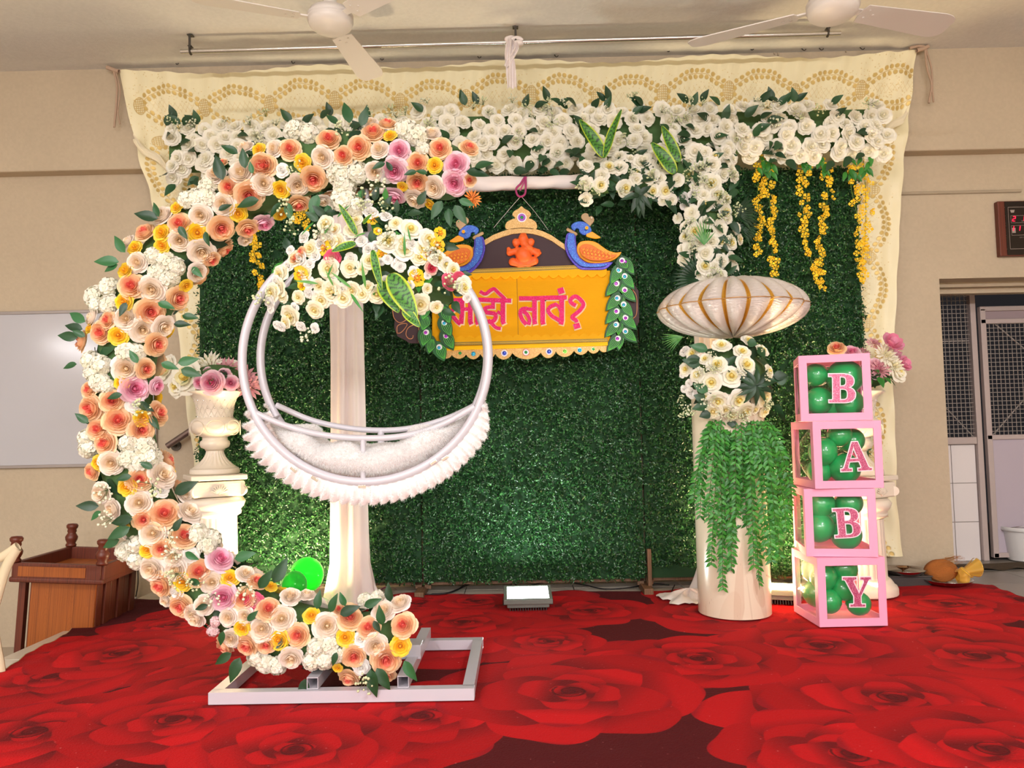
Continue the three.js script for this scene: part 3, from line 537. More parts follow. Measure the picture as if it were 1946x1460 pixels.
// ---------------------------------------------------------------- hedge backdrop: three framed panels of plastic boxwood
const ZH = -4.19;
{
  const xs = [372, 797, 1217, 1651].map((x) => atZ(x, 700, ZH).x), yTop = 2.30, yBot = 0.068;
  reseed(51);
  const lf = [0, 1, 2].map((k) => { const g = []; for (let i = 0; i < 6; i++) { const a = i * 2.4 + k, q = rr(0.2, 1), l = leafGeo(500 + i + k * 9, 0.62, ['#24502a', '#2f6030', '#1d4524', '#3a7038', '#285730', '#214b27'][(i + k) % 6], { nu: 2, nv: 2, bend: 0.2, fold: 0.2 }); const o = new THREE.Object3D(); o.position.set(Math.cos(a) * q * 0.55, Math.sin(a) * q * 0.55, rr(0, 0.7)); o.rotation.set(rr(-0.9, 0.9), rr(-0.9, 0.9), rnd() * 6.3); o.scale.setScalar(rr(0.7, 1.05)); o.updateMatrix(); g.push(l.applyMatrix4(o.matrix)); } return merge(g); });
  const hedgeLeaf = phys(0xffffff, 0.3, { vertexColors: true });
  const where = ['left boxwood panel, behind the cradle and the left urn', 'middle boxwood panel, behind the yellow peacock sign', 'right boxwood panel, behind the white column and the yellow flower strings'];
  for (let k = 0; k < 3; k++) {
    const a = xs[k] + 0.006, b = xs[k + 1] - 0.006, w = b - a, zb = ZH - 0.02 - (k === 1 ? 0 : 0.008);
    const t = thing('hedge_panel', 'tall ' + where[k], 'hedge', [(a + b) / 2, 0, zb], 0, 'boxwood backdrop panels');
    part('backing_mat', box(w, yTop - yBot, 0.012, 0, (yTop + yBot) / 2, -0.012), std(0x24482a, 0.95), t);
    const fr = [box(0.035, yTop - 0.02, 0.03, -w / 2 + 0.02, yTop / 2 + 0.02, -0.036), box(0.035, yTop - 0.02, 0.03, w / 2 - 0.02, yTop / 2 + 0.02, -0.036), box(w, 0.035, 0.03, 0, yBot + 0.0, -0.036)];
    fr.forEach((g) => part('wooden_batten', uvBox(g, 2), M.woodSlat, t));
    const list = [[], [], []], n = Math.round(w * (yTop - yBot) / 0.00026);
    for (let i = 0; i < n; i++) {
      const x = rr(-w / 2, w / 2), y = rr(yBot, yTop), s = rr(0.016, 0.023);
      if (k === 2 && y < 0.2 && x < -w / 2 + 0.3 && y < 0.13) continue;
      const q = new THREE.Quaternion().setFromEuler(new THREE.Euler(rr(-0.5, 0.5), rr(-0.5, 0.5), rnd() * 6.3)), c = new THREE.Color().setScalar(rr(0.6, 1.3));
      list[i % 3].push({ m: mat4(V(x, y, rr(0.002, 0.026)), q, s), c });
    }
    list.forEach((l, i) => instances('boxwood_leaves', lf[i], hedgeLeaf, l, t));
    // feet of the wooden frame, running forward over the tiles
    if (k < 2) part('frame_foot', uvBox(rbox(0.05, 0.035, 0.2, 0.004, w / 2 - (k ? -0.0 : 0.0), 0.02, 0.02), 2), M.woodSlat, t);
    if (k === 1) part('frame_post', uvBox(rbox(0.022, 0.2, 0.03, 0.003, w / 2 + 0.02, 0.13, 0.03), 2), M.woodSlat, t);
  }
}
// ---------------------------------------------------------------- white rose runners along the top
function runner(label, X0, X1, yt, yb, z, s, dark) {
  reseed(s);
  const a = atZ(X0, (yt[0] + yb[0]) / 2, z), t = thing('rose_garland', label, 'garland', [a.x, a.y, z], 0, 'white rose garlands above the hedge');
  const P = (u, v, dz) => atZ(X0 + (X1 - X0) * u, yt[0] + (yt[1] - yt[0]) * u + v * (yb[0] - yt[0] + (yb[1] - yb[0] - yt[1] + yt[0]) * u), z + dz);
  const core = surf((u, v) => { const p = P(0.02 + u * 0.96, 0.14 + v * 0.72, -0.03 + 0.05 * Math.sin(v * PI)); return [p.x - a.x, p.y - a.y, p.z - z]; }, 30, 8);
  part('foam_core', core, M.moss, t);
  const rows = 6, step = 0.09, len = (X1 - X0) / ppm(z), cols = Math.round(len / step);
  for (let r = 0; r < rows; r++) for (let c = 0; c < cols; c++) {
    if (rnd() < 0.07) continue;
    const u = (c + 0.5 + (r % 2) * 0.45 - 0.2 + rr(-0.28, 0.28)) / cols, v = (r + 0.5 + rr(-0.25, 0.25)) / rows, bulge = Math.sin(Math.min(1, Math.max(0, v)) * PI);
    const p = P(Math.min(0.995, Math.max(0.005, u)), v, 0.03 + 0.045 * bulge + rr(-0.008, 0.012));
    addFlower(t, 'white', p, V(rr(-0.4, 0.4), (0.5 - v) * 0.6 + rr(-0.3, 0.35), 1), rr(0.039, 0.047));
  }
  for (let i = 0; i < cols * 3.4; i++) {
    const u = rnd(), e = rnd(), v = e < 0.22 ? rr(-0.1, 0.05) : e < 0.4 ? rr(0.95, 1.06) : rnd(), p = P(u, v, 0.05 + 0.035 * Math.sin(Math.min(1, Math.max(0, v)) * PI));
    addLeaf(t, 'dark', p, V(rr(-1, 1), (0.5 - v) * 1.2 + rr(-0.5, 0.5), 0.5), V(rr(-0.3, 0.3), rr(0, 0.5), 1), rr(0.065, 0.09), 1.25);
  }
  for (let i = 0; i < cols * 1.2; i++) { const u = rnd(), v = rnd() < 0.45 ? rr(-0.08, 0.1) : rnd(), p = P(u, v, 0.05 + 0.02 * Math.sin(Math.max(0, Math.min(1, v)) * PI)); addSprig(t, p, V(rr(-0.5, 0.5), rr(-0.2, 0.8), 1), rr(0.035, 0.055)); }
}
runner('white rose garland with dark leaves at the top left, mostly behind the peach floral arch', 312, 782, [236, 222], [345, 335], -4.12, 61);
runner('long white rose garland with dark leaves above the hedge, ending near the right curtain edge', 790, 1690, [207, 192], [325, 300], -4.1, 62);
// ---------------------------------------------------------------- steel rod under the ceiling with the knotted cloth
{
  const z = -4.0, a = atZ(344, 98, z), b = atZ(1597, 63, z);
  const t = thing('curtain_rod', 'long steel rod on clamps hanging just under the ceiling', 'rod', [(a.x + b.x) / 2, (a.y + b.y) / 2, z]);
  part('rod_pipe', cyl(0.0125, 0.0125, b.x - a.x, 20).rotateZ(PI / 2).rotateZ(Math.atan2(b.y - a.y, b.x - a.x)), M.steel, t);
  for (const px of [362, 980, 1573]) { const q = atZ(px, 98 - (px - 344) * 35 / 1253, z); part('rod_clamp', merge([rbox(0.03, 0.006, 0.03, 0.002, 0, CEIL - q.y - 0.005, 0), box(0.012, CEIL - q.y, 0.004, 0, (CEIL - q.y) / 2, 0.012), new THREE.TorusGeometry(0.017, 0.004, 8, 20).rotateY(PI / 2), box(0.02, 0.004, 0.03, 0, 0.025, 0)]), M.darkSteel, t, [q.x - t.position.x, q.y - t.position.y, 0]); }
  const q = atZ(976, 80, z);
  const c = thing('knotted_cloth', 'strip of white cloth knotted round the steel rod with its tail hanging down', 'cloth', [q.x, q.y, z]);
  const tail = (pts, w, s) => surf((u, v) => { const cv = new THREE.CatmullRomCurve3(pts.map((e) => V(...e))), p = cv.getPoint(v), ww = w * (0.55 + 0.45 * Math.sin(Math.min(1, v * 1.6) * PI / 2)); return [p.x + (u - 0.5) * ww, p.y, p.z + 0.012 * Math.sin(u * 11 + v * 5 + s)]; }, 14, 20);
  part('cloth_tail', tail([[-0.02, 0, 0.03], [-0.025, -0.08, 0.03], [-0.018, -0.16, 0.026], [-0.012, -0.262, 0.022]], 0.052, 0), M.whiteCloth, c);
  part('cloth_tail', tail([[0, 0, 0.02], [0.01, -0.05, 0.03], [-0.028, -0.12, 0.025], [-0.034, -0.15, 0.03]], 0.04, 2), M.whiteCloth, c);
  part('knot', merge([new THREE.TorusKnotGeometry(0.022, 0.012, 60, 8, 2, 3).scale(1.3, 0.9, 0.9), new THREE.SphereGeometry(0.02, 14, 10).scale(1.5, 0.8, 1).translate(0.025, -0.012, 0.01)]), M.whiteCloth, c);
}
// ---------------------------------------------------------------- cloth-wrapped gate frame
const ZGATE = -4.0;
const gateL = atZ(657, 700, ZGATE).x, gateR = atZ(1345, 700, ZGATE).x;
const gateY = atZ(1000, 348, ZGATE).y;
{
  const t = thing('cloth_gate', 'goalpost frame wrapped in white cloth, its left post draped to the floor behind the cradle', 'frame', [(gateL + gateR) / 2, 0, ZGATE]);
  const cx = t.position.x, w = gateR - gateL;
  part('wrapped_bar', surf((u, v) => { const a = v * 2 * PI, wrap = 0.004 * Math.abs(Math.sin(u * 44 + v * 5)) + 0.004 * Math.sin(u * 19 + a * 2), r = 0.034 + wrap; return [(u - 0.5) * w, gateY + Math.cos(a) * r, Math.sin(a) * r]; }, 240, 16), M.whiteCloth, t);
  const drape = (x, r, lean, ph) => surf((u, v) => {
    const a = u * 2 * PI, y = gateY * (1 - v), flare = v > 0.86 ? ((v - 0.86) / 0.14) ** 2 : 0, top = v < 0.04 ? 0.6 + v * 10 : 1;
    const q = r * top * (0.86 + 0.11 * Math.sin(a * 7 + ph + 0.8 * Math.sin(v * 5)) + 0.06 * Math.sin(a * 13 + v * 3) + 0.25 * v * v) + flare * (0.04 + 0.03 * Math.sin(a * 5 + ph) + 0.02 * Math.sin(a * 9));
    return [x - cx + q * Math.cos(a) + lean * v, Math.max(0.012, y + (flare ? flare * 0.02 * (1 + Math.sin(a * 6 + ph)) : 0)), q * Math.sin(a) * 0.9];
  }, 120, 90);
  part('post_drape', drape(gateL, 0.07, 0.03, 0), M.whiteCloth, t);
  part('post_drape', drape(gateR, 0.06, 0.0, 2), M.whiteCloth, t);
  // sheer outer layer on the left post
  part('sheer_drape', surf((u, v) => { const a = PI * (0.05 + u * 0.9), y = gateY * (1 - v), q = 0.082 + 0.01 * Math.sin(a * 9 + v * 4) + 0.03 * v * v + Math.max(0, v - 0.9) * 0.4; return [gateL - cx - q * Math.cos(a) + 0.03 * v, Math.max(0.02, y), q * Math.sin(a)]; }, 70, 50), M.sheer, t);
  // cloth pooled on the tiles at both feet
  const pool = (x, z, w2, d2, s, h) => surf((u, v) => { const a = u * 2 * PI, q = v * (1 + 0.16 * Math.sin(a * 5 + s) + 0.1 * Math.sin(a * 9 + s * 2)); return [x - cx + Math.cos(a) * q * w2, 0.012 + h * (1 - v) ** 0.7 * (0.7 + 0.3 * Math.sin(a * 6 + v * 7 + s)) + 0.006 * Math.abs(Math.sin(a * 11 + v * 5)), z + Math.sin(a) * q * d2]; }, 80, 14);
  const pl = onFloor(690, 1132), pr = onFloor(1292, 1122);
  part('pooled_cloth', pool(gateL + 0.09, 0.02, 0.2, 0.12, 1, 0.07), M.whiteCloth, t);
  part('pooled_cloth', pool(pr.x, 0.04, 0.15, 0.14, 3, 0.05), M.whiteCloth, t);
  part('pooled_cloth', pool(gateL - 0.14, 0.13, 0.2, 0.1, 5, 0.06), M.sheer, t);
}
// ---------------------------------------------------------------- strings of yellow blossom
function blossomString(label, lines, z, s, leafy) {
  reseed(s);
  const a = atZ(...lines[0][0], z), t = thing('blossom_string', label, 'flower string', [a.x, a.y, z], 0, 'hanging strings of yellow blossom');
  const pg = reseedGeo();
  function reseedGeo() { return [0, 1].map((k) => { const g = []; for (let i = 0; i < 4; i++) g.push(petal({ R: 1, Hh: 0.3 + k * 0.2, r0: 0.05, th: i * PI / 2 + k, half: 0.66, nu: 2, nv: 3, round: 0.4, spiral: 0, color: rgb(i % 2 ? '#fbcb16' : '#fdda34') })); return merge(g); }); }
  for (const ln of lines) {
    const c = new THREE.CatmullRomCurve3(ln.map(([x, y]) => atZ(x, y, z)));
    part('stem', tube(c.getPoints(12).map((p) => p.sub(a)), 0.002, 20, 5), std(0x5d7a2a, 0.8), t);
    const n = Math.round(c.getLength() / 0.0165);
    for (let i = 0; i < n; i++) { const u = (i + rnd()) / n, p = c.getPoint(u), k = 1 - 0.45 * u; const m = part('blossom', pg[i % 2], M.petal, t); m.position.copy(p).sub(a).add(V(rr(-0.032, 0.032) * k, rr(-0.01, 0.01), rr(0, 0.025))); aim(m, V(rr(-0.8, 0.8), rr(-0.8, 0.5), 1), rnd() * 6); m.scale.setScalar(rr(0.016, 0.024) * (0.7 + 0.3 * k)); }
    if (leafy) for (let i = 0; i < 7; i++) { const p = c.getPoint(rr(0, 0.16)); addLeaf(t, 'bright', p.add(V(rr(-0.03, 0.03), 0.02, 0.02)), V(rr(-0.8, 0.8), -1, 0.3), V(0, 0.2, 1), rr(0.05, 0.075)); }
  }
}
blossomString('string of yellow blossom before the hedge, first right of the white flower swag', [[[1448, 304], [1440, 360], [1443, 420], [1440, 490]], [[1452, 304], [1462, 380], [1466, 450], [1470, 526]]], -4.1, 71, true);
blossomString('pair of yellow blossom strands with green leaves, second of three right of the swag', [[[1532, 296], [1524, 350], [1528, 420], [1540, 490], [1558, 556]], [[1552, 300], [1572, 350], [1566, 420], [1556, 480], [1562, 540]]], -4.1, 72, true);
blossomString('string of yellow blossom hanging along the right edge of the hedge by the curtain', [[[1612, 304], [1618, 360], [1632, 430], [1630, 500], [1640, 540]], [[1640, 300], [1645, 370], [1644, 450], [1640, 500]]], -4.08, 73, true);
blossomString('string of yellow blossom hanging inside the arch left of the cradle bouquet', [[[482, 430], [488, 470], [492, 510], [496, 552]], [[470, 430], [478, 460], [486, 500]]], -4.1, 74, false);
blossomString('short tuft of yellow blossom hanging behind the arch above the cradle bouquet', [[[562, 395], [570, 415], [574, 432]], [[580, 395], [584, 415], [582, 436]]], -4.1, 75, false);
// ---------------------------------------------------------------- floral moon arch on its steel base
FG.h = [hydrangea(345, '#f3cdd0', '#eebfc6', 22)]; NAME.h = 'hydrangea';
const ZA = -2.68;
const archC = atZ(690, 752, ZA), archR = 460 / ppm(ZA), tubeR = 0.16;
{
  const t = thing('floral_arch', 'crescent moon arch covered in peach, cream, yellow and pink roses on a white steel base', 'flower arch', [archC.x, 0, ZA]);
  const O = V(archC.x, archC.y, ZA), a0 = PI * 0.385, a1 = PI * 1.515;    // from the upper tip round the left to the lower tip
  const ringPt = (a, q = archR, z = 0) => V(Math.cos(a) * q, O.y + Math.sin(a) * q, z);
  const core = []; for (let i = 0; i <= 40; i++) core.push(ringPt(a0 + (a1 - a0) * i / 40));
  part('foam_core', new THREE.TubeGeometry(new THREE.CatmullRomCurve3(core), 90, 0.098, 14, false), M.moss, t);
  [core[0], core[40]].forEach((c) => part('foam_core', new THREE.SphereGeometry(0.0975, 16, 12).translate(c.x, c.y, c.z), M.moss, t));
  reseed(81);
  const put = (kind, px, py, rp) => {
    let z = ZA + tubeR * 0.8, p, d, rho, tt;
    for (let k = 0; k < 3; k++) { p = atZ(px, py, z); d = V(p.x - O.x, p.y - O.y, 0); rho = d.length(); d.divideScalar(rho); tt = Math.max(-0.155, Math.min(0.155, rho - archR)); z = ZA + 0.92 * Math.sqrt(Math.max(0.0004, tubeR * tubeR - tt * tt)) - 0.02; }
    const q = tt / tubeR, n = V(d.x * q, d.y * q, Math.sqrt(Math.max(0.12, 1 - q * q))).add(V(rr(-0.22, 0.22), rr(-0.25, 0.15) + 0.06, 0)).normalize(), r = rp / ppm(z);
    if (kind === 'H' || kind === 'h') return addFlower(t, kind, p.addScaledVector(n, -r * 0.55), n, r * 1.0);
    return addFlower(t, kind, p.addScaledVector(n, -r * (kind === 'Y' ? 0.4 : 0.5)), n, r * 1.06);
  };
  const lists = [
    [500, 180, 4.562, 'P 228,465 90; C 85,460 80; P 20,610 88; W 160,650 60; Y 335,590 78; C 505,545 95; P 565,375 95; P 690,525 85; P 825,455 100; P 950,315 95; C 1000,465 78; Y 1095,345 60; K 1175,480 95; K 1135,665 108; P 1340,590 90; Y 1485,610 70; C 965,670 80; W 1065,720 55; P 1335,765 90; C 1475,810 92; K 1670,600 110; K 1655,770 105; P 1530,460 92; P 1790,450 80; C 1460,320 75; C 930,235 62; P 1080,240 75; H 270,260 110; H 390,300 100; H 1250,270 120; H 1330,330 115; H 1380,450 70; H 640,690 125; H 780,690 120; H 700,840 110; Y 150,830 78; C 300,790 90; P 435,740 108; P 310,960 88; C 520,930 62; Y 160,1045 65; K 1135,895 95; Y 1205,805 48; C 1310,920 90; Y 1440,960 55; D 1800,910 80; P 1790,740 52'],
    [240, 220, 5.841, 'C 1265,620 135; C 980,640 112; P 1490,550 135; P 1130,790 108; P 1360,890 150; C 1070,980 125; C 1525,750 120; Y 1240,1090 98; H 640,900 120; H 760,880 120; H 890,760 125; H 900,900 110; Y 545,1010 78; C 390,1090 112; P 580,1190 122; C 820,1110 120; P 190,1280 112; Y 380,1290 108; Y 790,1300 115; P 1060,1260 132; P 1350,1270 115; K 1530,1210 108; C 590,1390 118; C 1310,330 90; Y 1460,360 82; P 1060,510 60; C 1330,1390 80'],
    [120, 400, 5.216, 'Y 970,345 82; C 1375,420 122; C 725,510 98; H 880,440 100; H 1000,500 110; H 1120,560 110; H 1060,680 110; H 900,610 90; Y 600,585 92; P 670,740 122; C 870,790 128; H 270,820 125; H 400,740 110; H 420,920 115; H 290,930 90; Y 590,905 98; P 1150,880 108; Y 1225,755 68; C 1340,620 92; P 1480,500 80; P 870,1010 132; C 620,1070 118; C 790,1190 122; C 1010,1160 102; P 430,1080 88; P 360,1210 108; Y 545,1235 98; Y 250,1160 62; P 170,1290 108; P 940,1330 108; C 270,1060 88; Y 700,360 78; C 630,300 72'],
    [120, 660, 5.216, 'H 230,130 110; H 340,180 110; H 260,260 100; H 600,50 110; H 730,70 110; H 330,340 115; H 430,390 80; C 620,215 130; P 830,220 92; Y 580,350 72; K 715,410 132; K 940,390 82; W 710,570 80; P 260,610 128; P 480,530 108; P 540,720 132; Y 800,700 88; P 780,820 112; P 960,650 110; P 330,810 102; P 400,950 112; H 190,900 100; H 200,1020 105; H 650,960 105; H 820,990 120; H 900,1100 115; H 640,1110 110; H 750,1160 110; C 470,1150 112; Y 330,1150 78; P 240,420 82; P 270,1240 82; P 760,1310 112; C 1000,1260 128; Y 620,1390 96; W 980,1420 66; Y 1085,1230 48'],
    [140, 900, 5.216, 'C 250,200 100; C 645,290 118; C 370,360 92; P 900,390 138; P 690,460 98; C 780,590 122; C 1160,370 112; P 1100,610 118; H 1250,560 110; H 1390,620 115; H 1330,690 100; H 470,800 110; H 580,730 100; H 580,880 105; Y 720,760 78; P 860,750 92; C 985,830 88; W 1170,820 80; K 1460,840 122; C 1000,960 108; C 760,960 118; P 1240,970 128; Y 1070,1075 98; C 1370,1080 102; Y 1550,1030 88; P 850,1120 118; W 1000,1190 72; K 1480,1230 128; P 1050,1330 112; C 1280,1310 92; C 1170,1400 82; C 900,1270 62; Y 480,520 72; C 1110,210 72'],
    [300, 1060, 5.615, 'P 910,430 112; R 1030,470 96; C 740,640 92; C 920,620 86; P 1180,540 118; C 1320,650 128; C 1105,760 122; Y 890,760 88; C 770,870 92; P 940,950 118; P 1150,940 98; Y 1285,885 108; H 1030,1110 110; H 1140,1180 125; H 1250,1200 110; C 390,660 98; P 700,960 98; C 940,160 92; P 1060,240 92; Y 1210,300 66; h 560,800 72; h 600,700 62; C 1400,420 80'],
    [540, 1090, 6.346, 'C 80,260 110; C 275,240 92; Y 330,500 102; C 520,630 152; P 795,530 138; P 1010,650 132; C 1190,440 128; C 1390,340 118; P 1430,620 142; Y 735,770 112; W 915,790 86; C 1100,880 128; P 155,750 132; H 380,900 130; H 540,880 120; H 320,1080 130; H 470,1080 130; H 620,1000 115; C 80,1040 128; P 840,1010 132; W 930,1150 96; P 1230,1050 168; Y 1400,880 122; P 770,1280 118; P 1240,1240 100; H 960,280 100; H 1120,240 90; Y 640,1150 62; P 660,430 72'],
  ];
  for (const [ox, oy, k, s] of lists) for (const e of spots(s, ox, oy, k)) put(...e);
  // flowers round the sides and back that only another place would show
  for (let i = 0; i < 46; i++) {
    const a = a0 + (a1 - a0) * (i + rnd()) / 46, f = (i % 2 ? 1 : -1) * rr(1.75, 2.6), kind = 'PCCPYC'[Math.floor(rnd() * 6)];
    const n = V(Math.cos(a) * Math.sin(f), Math.sin(a) * Math.sin(f), Math.cos(f)), p = V(O.x + Math.cos(a) * (archR + 0.1 * Math.sin(f)), O.y + Math.sin(a) * (archR + 0.1 * Math.sin(f)), ZA + 0.1 * Math.cos(f));
    if (p.y < 0.09) continue;
    addFlower(t, kind, p, n, rr(0.04, 0.05));
  }
  const L = '664,234 100,46; 686,240 68,40; 642,236 135,32; 300,416 165,48; 302,412 112,32; 424,342 108,52; 452,292 150,36; 466,320 95,40; 238,480 125,42; 226,498 175,48; 224,503 200,32; 162,612 150,42; 157,626 165,38; 148,642 170,42; 162,640 150,28; 146,692 190,30; 338,690 10,40; 344,702 -20,42; 330,616 0,32; 346,600 -10,32; 365,508 -45,30; 168,804 140,32; 188,962 178,42; 192,972 215,28; 252,986 190,46; 247,1002 206,46; 227,1026 200,38; 332,938 28,50; 446,1062 15,42; 492,1118 50,42; 520,1108 60,52; 602,1158 80,36; 627,1164 68,38; 646,1168 25,42; 656,1152 110,28; 692,1152 20,36; 742,1144 100,36; 726,1188 95,38; 456,1250 248,48; 440,1242 210,38; 580,1290 265,46; 716,1270 300,48; 704,1272 280,52; 768,1256 300,44; 840,382 236,42; 852,396 -88,38; 864,390 -62,44; 872,380 -20,32; 886,326 -5,46; 902,318 14,38; 604,370 250,48; 622,390 282,40; 536,385 225,38; 546,385 -80,38; 492,380 190,48; 692,360 240,32; 732,310 200,28; 792,326 190,26; 262,690 120,30; 240,575 250,30; 300,575 -20,34; 306,690 -20,34; 232,750 190,30; 262,765 -30,34; 286,790 -60,32; 250,905 190,30; 290,890 150,28; 330,1010 60,30; 352,1050 -30,30; 380,1110 160,28; 395,1150 200,26; 425,1200 250,30; 470,1180 40,28; 640,1240 250,26; 710,1180 -60,26; 340,430 -60,30; 390,440 -80,30; 415,400 30,28; 480,330 100,24; 745,325 120,24; 812,330 160,24';
  for (const e of L.split(/\s*;\s*/)) {
    const [x, y, an, ln] = e.split(/[ ,]+/).map(Number); let p = atZ(x, y, ZA + 0.1);
    const d = V(p.x - O.x, p.y - O.y, 0), tt = Math.min(0.15, Math.abs(d.length() - archR)); p = atZ(x, y, ZA + 0.85 * Math.sqrt(tubeR ** 2 - tt * tt) + 0.02);
    addLeaf(t, 'ruscus', p, V(Math.cos(an * PI / 180), Math.sin(an * PI / 180), rr(-0.1, 0.25)), V(rr(-0.3, 0.3), rr(0, 0.4), 1), ln / ppm(p.z), 1.12);
  }
  for (let i = 0; i < 110; i++) {                                       // leaves under and between the flowers, all round
    const a = a0 + (a1 - a0) * rnd(), f = rr(-2.8, 2.8), n = V(Math.cos(a) * Math.sin(f), Math.sin(a) * Math.sin(f), Math.cos(f)), q = 0.1, p = V(O.x + Math.cos(a) * (archR + q * Math.sin(f)), O.y + Math.sin(a) * (archR + q * Math.sin(f)), ZA + q * Math.cos(f));
    if (p.y < 0.1) continue;
    addLeaf(t, 'dark', p, V(rr(-1, 1), rr(-1, 1), rr(-1, 1)).cross(n).addScaledVector(n, 0.08), n, rr(0.06, 0.085), 1.15);
  }
  for (const [x, y] of [[655, 250], [563, 322], [338, 1090], [408, 1130], [325, 1020], [278, 780], [545, 395], [470, 1115], [330, 1050], [205, 930], [720, 355], [695, 1290], [215, 985], [372, 1108], [290, 920]]) { const p = atZ(x, y, ZA + 0.14); addSprig(t, p, V(rr(-0.3, 0.3), rr(-0.3, 0.3), 1), rr(0.035, 0.05)); }
  // steel base: square tubes lying on the carpet
  const fl = onFloor(396, 1340, 0.012), fr = onFloor(900, 1335, 0.012), bz = onFloor(860, 1233, 0.012).z, T = 0.038, y0 = 0.012;
  const x0 = fl.x - O.x + 0.0, x1 = fr.x - O.x, zf = fl.z - ZA - T / 2, zb = bz - ZA;
  const hollow = (len) => { const s = shapeOf([[-T / 2, -T / 2], [T / 2, -T / 2], [T / 2, T / 2], [-T / 2, T / 2]]); s.holes.push(new THREE.Path([[-1, -1], [-1, 1], [1, 1], [1, -1]].map(([a, b]) => new THREE.Vector2(a * T * 0.42, b * T * 0.42)))); return extrude(s, len, 0.0015); };
  const bar = (name, a, b) => { const d = b.clone().sub(a), g = hollow(d.length()), m = part(name, g, M.whiteMetal, t); m.position.copy(a); m.quaternion.setFromUnitVectors(V(0, 0, 1), d.normalize()); return m; };
  const yb = y0 + T / 2, yc = yb + T;
  bar('base_bar', V(x0, yb, zf), V(x1, yb, zf)); bar('base_bar', V(x0 + T, yb, zb), V(x1, yb, zb));
  bar('base_bar', V(x0 + T / 2, yb, zb), V(x0 + T / 2, yb, zf + 0)); bar('base_bar', V(x1 - T / 2, yb, zb), V(x1 - T / 2, yb, zf));
  const c1 = onFloor(597, 1337, 0).x - O.x, c2 = onFloor(768, 1335, 0).x - O.x;
  for (const c of [c1, c2]) bar('cross_bar', V(c, yc + 0.001, zb - 0.03), V(c, yc + 0.001, zf + 0.005));
  const sq = atZ(790, 1240, ZA - 0.1);
  part('joining_sleeve', rbox(0.13, 0.05, 0.07, 0.003), M.whiteMetal, t, [c2 - 0.035, yc + 0.035, -0.12]);
  part('clamp_bolt', merge([cyl(0.005, 0.005, 0.05, 10).translate(0, 0.02, 0), cyl(0.011, 0.011, 0.014, 6), new THREE.SphereGeometry(0.007, 10, 8).translate(0, 0.045, 0)]), M.steel, t, [c2 - 0.055, yc + 0.062, -0.11]);
}
